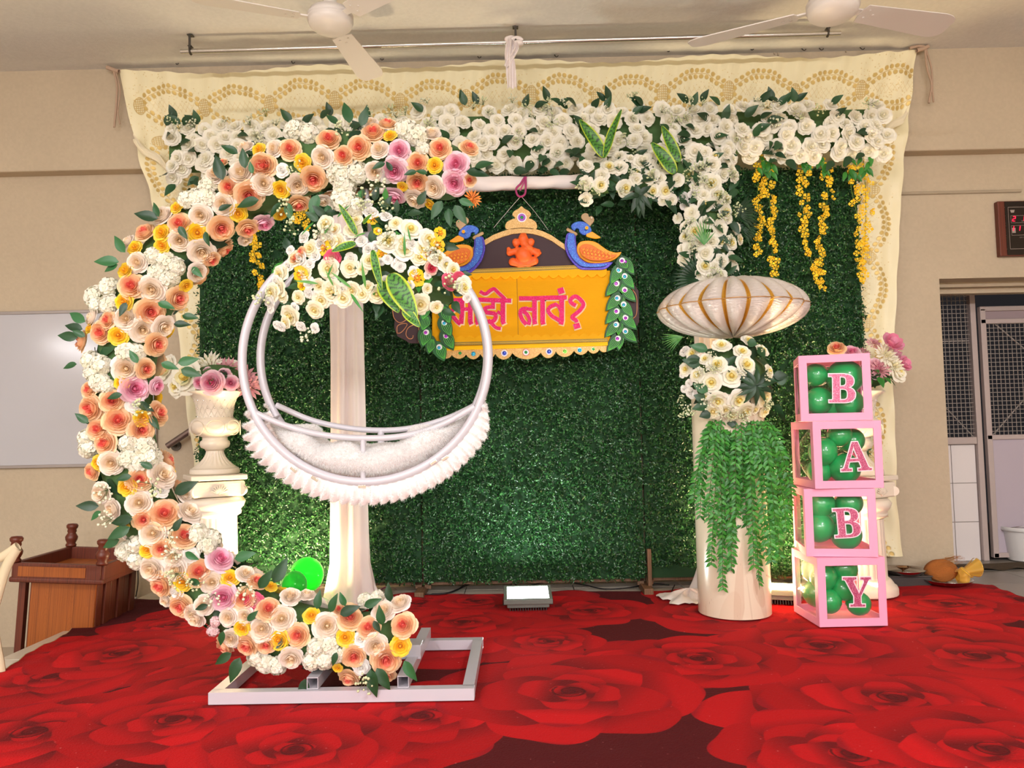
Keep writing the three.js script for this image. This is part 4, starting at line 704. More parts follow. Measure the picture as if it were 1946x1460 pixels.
// ---------------------------------------------------------------- hanging cradle: two rings, rails, fur cushion and ruffle
const ZF1 = ZA + 0.1, ZF2 = ZA - 0.12;
const ring1 = atZ(694, 680, ZF1), ring2 = atZ(710, 677, ZF2), ringR = 236 / ppm(ZF1);
{
  const t = thing('hanging_cradle', 'white double ring swing cradle with a pale pink fur cushion hanging inside the floral arch', 'cradle', [ring1.x, ring1.y, ZA]);
  const c1 = V(0, 0, ZF1 - ZA), c2 = V(ring2.x - ring1.x, ring2.y - ring1.y, ZF2 - ZA), R = ringR, r2 = 217 / ppm(ZF2);
  part('front_ring', new THREE.TorusGeometry(R, 0.0145, 16, 110).translate(c1.x, c1.y, c1.z), M.whiteMetal, t);
  part('rear_ring', new THREE.TorusGeometry(r2, 0.0145, 16, 110).translate(c2.x, c2.y, c2.z), M.whiteMetal, t);
  const L = (x, y, z) => atZ(x, y, z).sub(t.position);
  part('seat_rail', tube([[481, 783], [540, 808], [610, 826], [693, 833], [770, 828], [840, 807], [902, 773]].map(([x, y]) => L(x, y, ZF1)), 0.0105, 60, 12), M.whiteMetal, t);
  part('seat_rail', tube([[525, 770], [590, 798], [650, 812], [715, 818], [780, 814], [850, 795], [916, 764]].map(([x, y]) => L(x, y, ZF2)), 0.0105, 60, 12), M.whiteMetal, t);
  const post = (a, b, r = 0.009) => part('rail_post', tube([a, b], r, 2, 10), M.whiteMetal, t);
  post(L(690, 833, ZF1), L(690, 914, ZF1)); post(L(724, 818, ZF2), L(724, 890, ZF2), 0.012);
  const strap = (p, q) => { const d = q.clone().sub(p), m = part('ring_spacer', rbox(0.03, 0.004, d.length(), 0.001), M.whiteMetal, t); m.position.copy(p).addScaledVector(d, 0.5); m.quaternion.setFromUnitVectors(V(0, 0, 1), d.normalize()); };
  strap(L(494, 806, ZF1), L(528, 793, ZF2)); strap(L(899, 797, ZF1), L(916, 790, ZF2)); strap(L(560, 876, ZF1), L(580, 860, ZF2)); strap(L(820, 880, ZF1), L(834, 862, ZF2));
  // hanger: loop and rod up into the arch
  const top = archC.y + archR * Math.sin(1.62) - 0.1 - ring1.y;
  part('hanger_rod', tube([[c1.x, R, c1.z], [0.0, R + 0.03, 0], [-0.02, top + 0.09, 0]], 0.008, 12, 8), M.whiteMetal, t);
  part('hanger_rod', tube([[c2.x, c2.y + r2, c2.z], [0.0, R + 0.03, 0]], 0.008, 12, 8), M.whiteMetal, t);
  // cushion: a padded crescent lying in the bottom of the rings
  const A0 = -2.55, A1 = -0.53, furC = phys(0xfff3f1, 0.95, { sheen: 0.6, sheenColor: new THREE.Color(1, 0.95, 0.95), sheenRoughness: 0.6 });
  const cushion = (u, v) => {                                            // u along the crescent, v around the pad
    const a = A0 + (A1 - A0) * u, end = Math.sin(Math.min(1, Math.min(u, 1 - u) * 6) * PI / 2), th = (0.036 + 0.014 * Math.sin(u * PI) + 0.006 * Math.sin(u * 19) + 0.005 * Math.sin(u * 31 + v * 6)) * end, f = v * 2 * PI;
    const mid = R - 0.006 - th, q = mid + th * Math.cos(f), w = (0.118 + 0.02 * Math.sin(u * PI)) * end, z = -0.01 + w * Math.sign(Math.sin(f)) * Math.abs(Math.sin(f)) ** 0.7;
    const c = c1.clone().lerp(c2, 0.5);
    return V(c.x + Math.cos(a) * q, c.y + Math.sin(a) * q, z);
  };
  part('fur_cushion', surf((u, v) => cushion(u, v).toArray(), 90, 28), furC, t);
  reseed(91);
  const hairGeo = (() => { const g = new THREE.BufferGeometry(); g.setAttribute('position', new THREE.Float32BufferAttribute([-0.07, 0, 0, 0.07, 0, 0, 0.05, 0.1, 0.5, -0.05, 0.1, 0.5, 0.0, 0.35, 1], 3)); g.setIndex([0, 1, 2, 0, 2, 3, 3, 2, 4]); g.computeVertexNormals(); return g; })();
  const hairs = [], e = 1e-3;
  const comb = (P, du, len, spread, flow) => { const n = du[1].clone().sub(du[0]).cross(du[2].clone().sub(du[0])).normalize(); const d = n.multiplyScalar(1).add(V(rr(-spread, spread), rr(-spread, spread), rr(-spread, spread))).add(flow); const o = aim(new THREE.Object3D(), d, rnd() * 6); hairs.push({ m: mat4(P, o.quaternion, len), c: new THREE.Color().setScalar(rr(0.88, 1.06)) }); };
  for (let i = 0; i < 70000; i++) { const u = rnd(), v = rnd(), p = cushion(u, v); comb(p, [p, cushion(u + e, v), cushion(u, v + e)], rr(0.008, 0.014), 0.75, V(0.15, -0.2, 0.1)); }
  // ruffle: pleated fur frill hanging outside the rings
  const B0 = -2.72, B1 = -0.36, pleats = 34;
  const frill = (k) => (u, v) => { const a = B0 + (B1 - B0) * u, w = Math.sin(u * pleats * 2 * PI + k), env = Math.sin(Math.min(1, Math.min(u, 1 - u) * 9) * PI / 2), q = R + 0.005 + v * (0.05 + 0.022 * Math.abs(Math.sin(u * pleats * PI + k / 2))) * env, z = (k ? ZF2 - ZA + 0.02 : ZF1 - ZA) + 0.026 * w * v + (k ? -0.012 : 0.01) * v, c = k ? c2 : c1; return V(c.x + Math.cos(a + 0.006 * v * Math.cos(u * pleats * 2 * PI + k)) * (q - (k ? R - r2 : 0)), c.y + Math.sin(a) * (q - (k ? R - r2 : 0)), z); };
  for (const k of [0, 1.7]) {
    part('fur_ruffle', surf((u, v) => frill(k)(u, v).toArray(), 320, 5), furC, t);
    for (let i = 0; i < 32000; i++) { const u = rnd(), v = Math.sqrt(rnd()), p = frill(k)(u, v); comb(p, [p, frill(k)(u + e, v), frill(k)(u, v + e)], rr(0.007, 0.013), 0.9, V(Math.cos(B0 + (B1 - B0) * u) * 0.35, Math.sin(B0 + (B1 - B0) * u) * 0.35, 0.5)); }
  }
  instances('fur_pile', hairGeo, phys(0xffffff, 0.95, { transmission: 0.5, thickness: 0 }), hairs, t);
  for (const [x, y, k] of [[824, 879, -0.6], [846, 871, -0.55], [598, 910, 0.6], [688, 925, 0], [558, 893, 0.7]]) { const p = L(x, y, ZF1 + 0.035); part('silver_clip', rbox(0.026, 0.011, 0.004, 0.003), std(0xf2f2f2, 0.15, { metalness: 1 }), t, p, [0, 0, -k]); }
}
// ---------------------------------------------------------------- bouquet on top of the cradle
{
  const zb = ZA + 0.03, O = atZ(700, 480, zb), t = thing('cradle_bouquet', 'mixed bouquet of cream gardenias, small white roses and yellow daffodils on top of the cradle', 'bouquet', [O.x, O.y, zb]);
  reseed(95);
  part('foam_core', surf((u, v) => { const a = 0.62 + 1.9 * u, f = v * 2 * PI, q = ringR * 0.84, r = 0.075 * Math.sin(Math.min(1, Math.min(u, 1 - u) * 4 + 0.1) * PI / 2); return [(q + r * Math.cos(f)) * Math.cos(a) + ring1.x - O.x, (q + r * Math.cos(f)) * Math.sin(a) * 0.95 + ring1.y - O.y, r * Math.sin(f) * 0.9 - 0.02]; }, 40, 12), M.moss, t);
  const depth = (x, y) => zb + 0.15 * Math.sqrt(Math.max(0.5, 1 - ((x - 700) / 225) ** 2 - ((y - 480) / 185) ** 2));
  const put = (k, x, y, r, sc = 1) => { const z = depth(x, y), p = atZ(x, y, z), n = V((x - 700) / 200 * 0.7 + rr(-0.25, 0.25), -(y - 480) / 170 * 0.7 + rr(-0.2, 0.3), 1).normalize(); if (p) addFlower(t, k, p.addScaledVector(n, -0.02), n, r / ppm(z) * sc); };
  const big = 'G 1400,325 105; G 1190,440 108; G 1340,510 108; G 1570,430 98; g 730,450 78; g 620,290 82; g 650,700 98; g 850,690 88; N 600,510 72; N 1650,480 72; N 1670,375 58; N 1455,785 78; N 395,760 84; N 1050,235 58; N 1130,565 48; R 695,605 78; B 1590,690 64; R 1760,805 84; G 1870,840 72; g 190,870 92; g 190,745 62; g 300,1130 100; g 530,1080 82; g 690,910 112; g 590,980 82; g 790,960 88; g 950,920 74; g 1090,930 82; g 1480,1020 92; g 1630,1050 58; g 1470,590 72; G 1720,650 78; g 1020,610 78; g 880,330 82; g 1250,280 62; g 960,690 52; P 350,600 52; g 250,1180 60; g 700,330 60; g 900,240 60; g 1000,860 60; g 1380,930 55; g 1560,880 50; g 640,880 80; g 560,860 70; g 860,900 80; g 1180,860 70; g 430,720 70; g 1260,900 60; g 380,960 62; g 120,900 60; g 230,950 60; N 1540,560 50; N 700,350 45; N 400,850 45; N 1100,340 40';
  for (const e of spots(big, 480, 360, 4.633)) put(e[0], e[1], e[2], e[3]);
  const small = 'W 940,430 55; W 1040,170 68; W 1170,200 56; W 420,400 58; W 480,640 50; W 390,610 70; W 520,570 56; W 480,815 56; W 1430,720 52; W 1190,600 46; W 860,610 56; W 1160,790 46; W 780,880 50; W 1310,680 50; W 1125,640 36; W 300,510 42; W 115,990 56; W 520,1230 46; W 220,1230 50; W 400,1230 50; W 180,1210 40; W 1380,850 42; W 1000,520 60; W 830,410 50; W 460,930 50; W 540,930 46; W 1070,500 50; W 1010,90 45; W 1300,620 40; W 560,480 40; W 640,400 45; W 700,430 35; W 120,1060 40; H 790,60 130; H 880,120 100; H 620,400 70; H 1600,600 60; W 340,1050 45; W 1250,650 38; W 1560,760 36; W 690,790 38';
  for (const e of spots(small, 480, 360, 4.633)) put(e[0], e[1], e[2], e[3]);
  for (const e of spots('W 503,578 12; g 509,556 19; W 517,535 11; g 528,516 17; W 541,503 12; g 553,488 16; P 566,478 11; g 584,470 17; W 604,462 12; g 622,456 15; G 888,548 14; W 893,568 9; R 876,530 14; G 866,513 15; W 851,502 11; G 838,490 17; N 822,480 12; G 806,470 17; W 786,462 12; G 768,455 16', 0, 0, 1)) put(...e);
  const blade = (x0, y0, x1, y1, wpx, dz, spin = 0) => { const p = atZ(x0, y0, zb + dz), q = atZ(x1, y1, zb + dz + 0.03), d = q.clone().sub(p), len = d.length(); addLeaf(t, 'snake', p, d, V(spin, 0.15, 1), len, wpx / ppm(zb) / len / 0.23, 'snake_plant_leaf'); };
  blade(742, 520, 787, 604, 40, 0.15, 0.1); blade(722, 535, 754, 592, 28, 0.13); blade(766, 588, 799, 616, 20, 0.15); blade(678, 446, 646, 386, 14, 0.15, 0.2); blade(676, 462, 630, 474, 16, 0.16); blade(708, 475, 722, 548, 16, 0.15); blade(690, 425, 704, 408, 8, 0.15);
  for (let i = 0; i < 80; i++) { const a = rnd() * 2 * PI, q = Math.sqrt(rnd()) * 0.92, x = 700 + Math.cos(a) * q * 190, y = 490 + Math.sin(a) * q * 120 + (Math.abs(Math.cos(a) * q) > 0.55 ? 40 : -10), z = depth(x, y) - 0.045, p = atZ(x, y, z); addLeaf(t, i % 7 ? 'dark' : 'bright', p, V(x - 700 + rr(-120, 120), -(y - 500) + rr(-120, 120), rr(0, 90)), V(rr(-0.4, 0.4), rr(-0.2, 0.5), 1), rr(0.042, 0.06), 1.2); }
  for (const [x, y] of [[612, 440], [735, 455], [830, 480], [560, 440], [690, 385], [740, 390], [500, 575], [850, 545], [585, 640]]) addSprig(t, atZ(x, y, depth(x, y) - 0.01), V(rr(-0.5, 0.5), rr(-0.3, 0.6), 1), rr(0.035, 0.055));
  for (let i = 0; i < 12; i++) { const x = rr(590, 790), y = rr(400, 560), p = atZ(x, y, depth(x, y)); addLeaf(t, 'grass', p, V(rr(-1, 1), rr(-0.6, 1), 0.4), V(0, 0, 1), rr(0.05, 0.09)); }
}
// ---------------------------------------------------------------- corner swag of white flowers on the gate
{
  const z0 = ZGATE + 0.04, O = atZ(1340, 360, z0), t = thing('flower_swag', 'corner swag of white roses and gardenias with snake plant leaves at the gate right', 'flower swag', [O.x, O.y, z0]);
  reseed(101);
  const seg = (a, b, r) => part('foam_core', tube([atZ(...a, z0).sub(t.position), atZ(...b, z0).sub(t.position)], r, 6, 12), M.moss, t);
  seg([1120, 345], [1290, 330], 0.07); seg([1280, 335], [1345, 345], 0.1); seg([1340, 320], [1350, 520], 0.085);
  const depth = (x, y) => { const d = y > 390 || x > 1290 ? Math.abs(x - 1345) / 62 : Math.abs(y - 340) / 62; return z0 + 0.13 * Math.sqrt(Math.max(0.08, 1 - d * d)); };
  const list = 'white 395,545 62; G 320,540 66; white 145,530 52; white 245,615 56; G 255,695 56; white 135,675 52; G 450,720 66; white 570,500 76; white 630,610 62; G 735,535 66; white 530,650 52; G 655,740 52; G 755,740 60; white 385,455 52; white 835,650 50; G 930,610 66; white 920,520 66; white 975,430 66; white 1050,440 52; white 1115,540 64; white 1240,435 47; G 1140,460 47; white 1020,570 62; white 1210,610 56; white 1300,620 50; G 1110,680 72; white 985,680 52; W 875,785 40; W 965,755 38; white 1045,765 52; G 1160,770 62; W 890,850 38; white 945,905 56; G 1060,840 52; white 1155,835 50; G 1230,905 62; G 1245,790 44; white 1075,965 56; white 890,1015 46; G 975,1050 60; white 1185,1020 60; white 1320,1030 44; G 890,1090 44; white 940,1175 56; white 1115,1130 62; G 1195,1130 46; G 1275,1135 54; white 1060,1225 64; G 1060,1315 62; white 1200,1290 60; white 1290,1330 56; white 1140,1325 42; white 1090,1395 52; white 830,950 36; white 735,820 38; white 800,825 46; G 530,590 42; white 605,790 38; white 130,815 48; g 1350,1110 40; white 880,1190 42; white 880,1270 46; white 1280,1250 44; white 660,440 44; white 480,470 40; white 700,640 42; white 1280,560 40; white 1290,480 36; white 960,990 36; white 1250,960 36; white 1010,1130 36; white 860,560 44; white 1190,1390 44; white 1010,1390 40';
  for (const [k, x, y, r] of spots(list, 1080, 180, 4.056)) { const z = depth(x, y), p = atZ(x, y, z), vert = y > 390 || x > 1290, n = V(vert ? (x - 1345) / 75 : rr(-0.3, 0.3), vert ? rr(-0.3, 0.3) : (340 - y) / 75, 1).add(V(rr(-0.25, 0.25), rr(-0.25, 0.2), 0)).normalize(); addFlower(t, k, p.addScaledVector(n, -0.02), n, r / ppm(z) * 1.1); }
  const leaf = (kind, x0, y0, x1, y1, w, dz, n = 'leaf', nn = V(0, 0.1, 1)) => { const p = atZ(x0, y0, z0 + dz), q = atZ(x1, y1, z0 + dz + 0.02), d = q.clone().sub(p), len = d.length(); addLeaf(t, kind, p, d, nn, len, w / ppm(z0) / len / (kind === 'snake' ? 0.23 : kind === 'lily' ? 0.26 : 0.44), n); };
  leaf('snake', 1150, 300, 1105, 222, 24, 0.15, 'snake_plant_leaf'); leaf('snake', 1149, 300, 1174, 203, 17, 0.16, 'snake_plant_leaf', V(-0.5, 0, 1)); leaf('snake', 1283, 330, 1243, 267, 27, 0.16, 'snake_plant_leaf'); leaf('snake', 1291, 308, 1257, 238, 22, 0.14, 'snake_plant_leaf');
  for (const [x, y] of [[1182, 377], [1240, 395], [1216, 405], [1200, 400], [1208, 350], [1238, 352], [1205, 370], [1225, 410]]) leaf('lily', 1214, 369, x, y, 12, 0.14);
  // split palm leaves
  const palm = (cx, cy, a0, spread, len, n, dz) => { for (let i = 0; i < n; i++) { const a = a0 + (i / (n - 1) - 0.5) * spread; leaf('lily', cx, cy, cx + Math.cos(a) * len, cy - Math.sin(a) * len, 8, dz); } };
  palm(1332, 530, 2.5, 2.3, 50, 15, 0.1); palm(1398, 405, 0.1, 1.6, 46, 11, 0.02); palm(1405, 430, -0.3, 1.2, 40, 8, 0.0);
  for (let i = 0; i < 9; i++) { const a = 1.57 + (i - 4) * 0.28; leaf('grass', 1338, 466, 1338 + Math.cos(a) * 24, 460 - Math.sin(a) * 48, 10, 0.16); }
  for (let i = 0; i < 130; i++) { const v = rnd() < 0.55, x = v ? rr(1288, 1402) : rr(1098, 1320), y = v ? rr(300, 525) : rr(292, 395), z = depth(x, y) - 0.03, p = atZ(x, y, z); addLeaf(t, 'dark', p, V(rr(-1, 1), rr(-1.2, 0.7), 0.35), V(rr(-0.3, 0.3), rr(0, 0.5), 1), rr(0.06, 0.09), 1.1); }
  for (let i = 0; i < 26; i++) { const v = rnd() < 0.6, x = v ? rr(1290, 1405) : rr(1100, 1320), y = v ? rr(300, 525) : rr(295, 390), z = depth(x, y); addSprig(t, atZ(x, y, z), V(rr(-0.5, 0.5), rr(-0.3, 0.6), 1), rr(0.03, 0.05)); }
}
// ---------------------------------------------------------------- white column with flowers, trailing fern and foil balloon
const colP = onFloor(1393, 1160); colP.z = -3.66; colP.x = atZ(1394, 1100, -3.66).x;
{
  const z = colP.z, r = 0.166, h = 1.0;
  const stains = tex(canvas(1024, 1024, (g, w, hh) => {
    reseed(111); g.fillStyle = '#efe4d2'; g.fillRect(0, 0, w, hh);
    for (let i = 0; i < 260; i++) { const y = hh - Math.abs(rr(0, 1) ** 2.2) * hh * 0.7, x = rnd() * w; g.fillStyle = ['#b98f74', '#a07f68', '#c4a286'][i % 3]; g.globalAlpha = rr(0.06, 0.22); g.beginPath(); g.ellipse(x, y, rr(4, 60), rr(3, 30), rnd() * 3, 0, 7); g.fill(); }
    for (let i = 0; i < 900; i++) { g.fillStyle = '#6e5340'; g.globalAlpha = rr(0.1, 0.5); g.fillRect(rnd() * w, hh - rnd() ** 1.6 * hh * 0.5, rr(0.6, 2.5), rr(0.6, 2.2)); }
    for (let i = 0; i < 40; i++) { g.fillStyle = '#5a4634'; g.globalAlpha = rr(0.1, 0.4); g.beginPath(); g.ellipse(rnd() * w, hh - rr(0, 16), rr(3, 20), rr(2, 6), 0, 0, 7); g.fill(); }
    for (let i = 0; i < 14; i++) { g.strokeStyle = '#7a5f48'; g.globalAlpha = rr(0.15, 0.4); g.lineWidth = rr(0.6, 1.8); const x = rnd() * w, y = hh - rnd() * hh * 0.45; g.beginPath(); g.moveTo(x, y); g.quadraticCurveTo(x + rr(-40, 90), y + rr(-10, 20), x + rr(-60, 130), y + rr(-40, 20)); g.stroke(); }
    g.globalAlpha = 1;
  }));
  const t = thing('display_column', 'tall scuffed white cylinder column standing on the carpet under the trailing fern', 'column', [colP.x, 0.012, z]);
  part('column_shaft', lathe([[0, 0], [r - 0.003, 0], [r, 0.004], [r, h - 0.004], [r - 0.003, h], [0, h]], 72), phys(0xf2eee6, 0.26, { map: stains, clearcoat: 0.5, clearcoatRoughness: 0.15 }), t);
  part('column_cap', cyl(r + 0.004, r + 0.004, 0.012, 60), phys(0xf0e6d6, 0.4), t, [0, h + 0.006, 0]);

  const zb = z + 0.02, O = atZ(1388, 722, zb), b = thing('column_flowers', 'cushion of cream gardenias and dark leaves on the white column under the foil balloon', 'flower arrangement', [O.x, O.y, zb]);
  reseed(112);
  part('foam_core', new THREE.SphereGeometry(0.15, 24, 18).scale(1.1, 1.05, 1), M.moss, b);
  const depth = (x, y) => zb + 0.225 * Math.sqrt(Math.max(0.05, 1 - ((x - 1388) / 114) ** 2 - ((y - 722) / (y > 722 ? 125 : 100)) ** 2));
  const put = (k, x, y, rp) => { const zz = depth(x, y), p = atZ(x, y, zz), n = V((x - 1388) / 100, -(y - 722) / 95, 0.9).add(V(rr(-0.15, 0.15), rr(-0.15, 0.2), 0)).normalize(); addFlower(b, k, p.addScaledVector(n, -0.025), n, rp / ppm(zz) * 1.08); };
  for (const e of spots('G 600,685 76; G 790,740 74; G 560,860 84; G 835,870 92; G 690,970 88; G 505,1035 84; G 570,1215 86; G 765,1200 94; G 1050,925 58; G 265,915 58; G 370,960 62; G 440,810 52; G 330,765 62; W 255,745 46; G 980,730 62; G 850,640 60; g 825,1310 82; g 520,1300 76; g 1010,1170 82; g 1010,1300 56; W 250,1100 32; W 310,1140 46; W 290,1040 32; W 230,970 26; g 700,1350 56; G 960,1010 40; g 640,1300 50; g 920,1290 54; G 450,1180 44', 1240, 500, 4.563)) put(...e);
  const leaf = (kind, x0, y0, x1, y1, w) => { const zz = depth((x0 + x1) / 2, (y0 + y1) / 2), p = atZ(x0, y0, zz), d = atZ(x1, y1, zz + 0.01).sub(p), len = d.length(); addLeaf(b, kind, p, d, V((x1 - 1388) / 200, 0.2, 1), len, w / ppm(zz) / len / (kind === 'lily' ? 0.26 : 0.44)); };
  for (let i = 0; i < 11; i++) { const a = i / 11 * 6.28 + 0.3; leaf('lily', 1436, 733, 1436 + Math.cos(a) * 42, 733 + Math.sin(a) * 38, 13); }
  for (const [x0, y0, x1, y1] of [[1345, 665, 1312, 655], [1330, 680, 1300, 688], [1330, 695, 1298, 682], [1345, 745, 1318, 728], [1345, 770, 1316, 775], [1350, 785, 1330, 792], [1340, 760, 1320, 750], [1470, 770, 1492, 788], [1480, 780, 1494, 800], [1475, 725, 1500, 720], [1470, 715, 1498, 712], [1440, 660, 1455, 680], [1420, 650, 1440, 655], [1390, 800, 1392, 812]]) leaf('ruscus', x0, y0, x1, y1, 20);
  for (let i = 0; i < 9; i++) { const a = 3.5 + (i - 4) * 0.14; leaf('grass', 1298, 640, 1298 - 40 * Math.cos(a - PI), 640 + 34 * Math.sin(-(a - PI)) * -1, 9); }
  for (let i = 0; i < 90; i++) { const th = rr(0.2, 2.9), f = rnd() * 6.28, n = V(Math.sin(th) * Math.cos(f), Math.cos(th), Math.sin(th) * Math.sin(f)); if (n.y > 0.85) continue; addLeaf(b, 'dark', O.clone().add(V(n.x * 0.17, n.y * 0.16, n.z * 0.155)), V(rr(-1, 1), rr(-1, 1), rr(-1, 1)).cross(n).addScaledVector(n, 0.3), n, rr(0.07, 0.1), 1.1); }
  for (let i = 0; i < 22; i++) { const x = rr(1300, 1475), y = rr(655, 800); addSprig(b, atZ(x, y, depth(x, y) - 0.005), V((x - 1388) / 120, rr(-0.5, 0.4), 1), rr(0.025, 0.04)); }

  // trailing fern: every strand a part with its own leaflets
  const zf = z + 0.2, F = atZ(1405, 800, zf), f = thing('trailing_fern', 'bright green plastic fern trailing down the front of the white column', 'plant', [F.x, F.y, zf]);
  reseed(113);
  const strands = [[1352, 800, 1318, 955, 1], [1360, 795, 1328, 940, 1], [1365, 798, 1374, 1122, 0], [1372, 798, 1352, 1075, 0], [1378, 800, 1390, 1085, 0], [1385, 800, 1362, 1020, 0], [1392, 800, 1404, 1010, 0], [1398, 800, 1398, 985, 0], [1405, 800, 1420, 1040, 0], [1412, 800, 1443, 1122, 0], [1420, 800, 1432, 1080, 0], [1425, 800, 1456, 1055, 0], [1432, 798, 1466, 1070, 0], [1440, 798, 1482, 1060, 0], [1446, 798, 1495, 1010, 0], [1452, 800, 1504, 940, 1], [1440, 800, 1452, 930, 0], [1375, 800, 1380, 960, 0], [1366, 800, 1346, 990, 0], [1408, 800, 1412, 930, 0], [1460, 800, 1492, 880, 1], [1355, 800, 1342, 870, 1], [1390, 800, 1384, 900, 0], [1428, 800, 1432, 900, 0], [1435, 805, 1470, 990, 0], [1382, 805, 1376, 1060, 0], [1358, 800, 1336, 905, 1], [1370, 800, 1362, 915, 0], [1396, 800, 1392, 1040, 0], [1415, 800, 1426, 985, 0], [1445, 800, 1474, 1020, 0], [1456, 800, 1500, 975, 1], [1402, 800, 1410, 1065, 0], [1350, 803, 1330, 985, 1]];
  const leaflet = ['#358a2f', '#489a39', '#2c742b'].map((c, i) => leafGeo(700 + i, 0.4, c, { nu: 2, nv: 4, bend: 0.25 }));
  let named = 0;
  strands.forEach(([x0, y0, x1, y1], k) => {
    const zs = zf + rr(-0.05, 0.02) - (Math.abs(x0 - 1405) > 55 ? 0.05 : 0), s = part('fern_strand', tube([atZ(x0, y0, zs - 0.05), atZ(x0 + (x1 - x0) * 0.45, y0 + (y1 - y0) * 0.3, zs + 0.02), atZ(x0 + (x1 - x0) * 0.85, y0 + (y1 - y0) * 0.7, zs + 0.01), atZ(x1, y1, zs - 0.01)].map((p) => p.sub(f.position)), 0.0016, 24, 5), std(0x3e6a22, 0.7), f);
    const c = new THREE.CatmullRomCurve3([atZ(x0, y0, zs - 0.05), atZ(x0 + (x1 - x0) * 0.45, y0 + (y1 - y0) * 0.3, zs + 0.02), atZ(x0 + (x1 - x0) * 0.85, y0 + (y1 - y0) * 0.7, zs + 0.01), atZ(x1, y1, zs - 0.01)]);
    const n = Math.round(c.getLength() / 0.0215), rest = [];
    for (let i = 0; i < n; i++) for (const sd of [-1, 1]) {
      const u = (i + 0.3 + sd * 0.1) / n, p = c.getPoint(u), tg = c.getTangent(u), side = V(-tg.y, tg.x, 0).multiplyScalar(sd), dir = tg.clone().multiplyScalar(rr(0.6, 1)).add(side.multiplyScalar(rr(0.8, 1.1))).add(V(rr(-0.2, 0.2), rr(-0.2, 0.2), rr(-0.4, 0.6))), len = rr(0.028, 0.04) * (u < 0.08 ? 0.7 : 1);
      const y = dir.normalize(), nn = V(rr(-0.4, 0.4), rr(0, 0.6), 1), zz = nn.addScaledVector(y, -nn.dot(y)).normalize(), xx = V().crossVectors(y, zz), q = new THREE.Quaternion().setFromRotationMatrix(new THREE.Matrix4().makeBasis(xx, y, zz));
      const g = leaflet[(i + k) % 3];
      if (k % 2 && named < 292 && u > 0.25) { const m = part('leaflet', g, M.leaf, s); m.position.copy(p).sub(f.position); m.quaternion.copy(q); m.scale.setScalar(len); named++; }
      else rest.push(g.clone().applyMatrix4(mat4(p.sub(f.position), q, len)));
    }
    if (rest.length) stuff(part('leaflets', merge(rest), M.leaf, s));
  });

  // foil balloon: ribbed lens with gold seams
  const zc = z + 0.0, P0 = atZ(1391, 588, zc), bl = thing('foil_balloon', 'pearl and gold ribbed foil balloon resting on the column flowers', 'balloon', [P0.x, P0.y, zc]);
  const R = 141 / ppm(zc), hu = 0.147, hd = 0.135, ribs = 20;
  const crink = noiseTex(512, 0.5, 0.5, [4, 8], 114); crink.repeat.set(1, 26);
  const prof = (u, v) => {                                              // v 0 bottom, 0.5 rim, 1 top
    const a = u * 2 * PI, s = (v - 0.5) * 2, q = Math.abs(s), hh = s > 0 ? hu : hd, rho = (R * R + hh * hh) / (2 * hh), rad = R * Math.cos(q * PI / 2), k = Math.abs(Math.cos(a * ribs / 2));
    const bulge = 1 - 0.15 * (1 - k ** 0.75) * (0.35 + 0.65 * Math.min(1, q * 3)), arc = Math.sqrt(Math.max(0, rho * rho - rad * rad)) - (rho - hh), y = Math.sign(s) * Math.pow(arc / hh, 0.56) * hh * (0.8 + 0.2 * k ** 0.6);
    return [rad * bulge * Math.cos(a), y, rad * bulge * Math.sin(a)];
  };
  const seam = (u) => Math.abs(Math.cos(u * PI * ribs)) < 0.27;
  const pearl = rgb('#fdf4ee'), gold = rgb('#edb23c');
  const foil = phys(0xffffff, 0.26, { metalness: 0.4, vertexColors: true, bumpMap: crink, bumpScale: 0.0016, clearcoat: 0.25, clearcoatRoughness: 0.2 });
  const wrinkly = (u, v) => { const p = prof(u, v), w = 1 + 0.004 * Math.sin(v * 260 + 3 * Math.sin(u * 190)) * (1 - Math.abs(v - 0.5)); return [p[0] * w, p[1], p[2] * w]; };
  part('balloon_skin', surf(wrinkly, 800, 96, (u) => (seam(u) ? gold : pearl)), foil, bl, [0, 0, 0], [0, 0.1, 0.0]);
  const rim = []; for (let i = 0; i < 160; i++) { const p = prof(i / 160, 0.5); rim.push(V(p[0] * 1.004, 0, p[2] * 1.004)); }
  part('welded_rim', new THREE.TubeGeometry(new THREE.CatmullRomCurve3(rim, true), 320, 0.0022, 6, true), foil2(), bl, [0, 0, 0], [0, 0.1, 0.0]);
  function foil2() { return std(0xc79a62, 0.35, { metalness: 0.8 }); }
  part('filler_tail', box(0.016, 0.05, 0.001, 0, 0, 0), std(0xe8d8cc, 0.3, { metalness: 0.7 }), bl, [-0.01, hu * 0.93, 0.02], [0.9, 0, 0.3]);
}
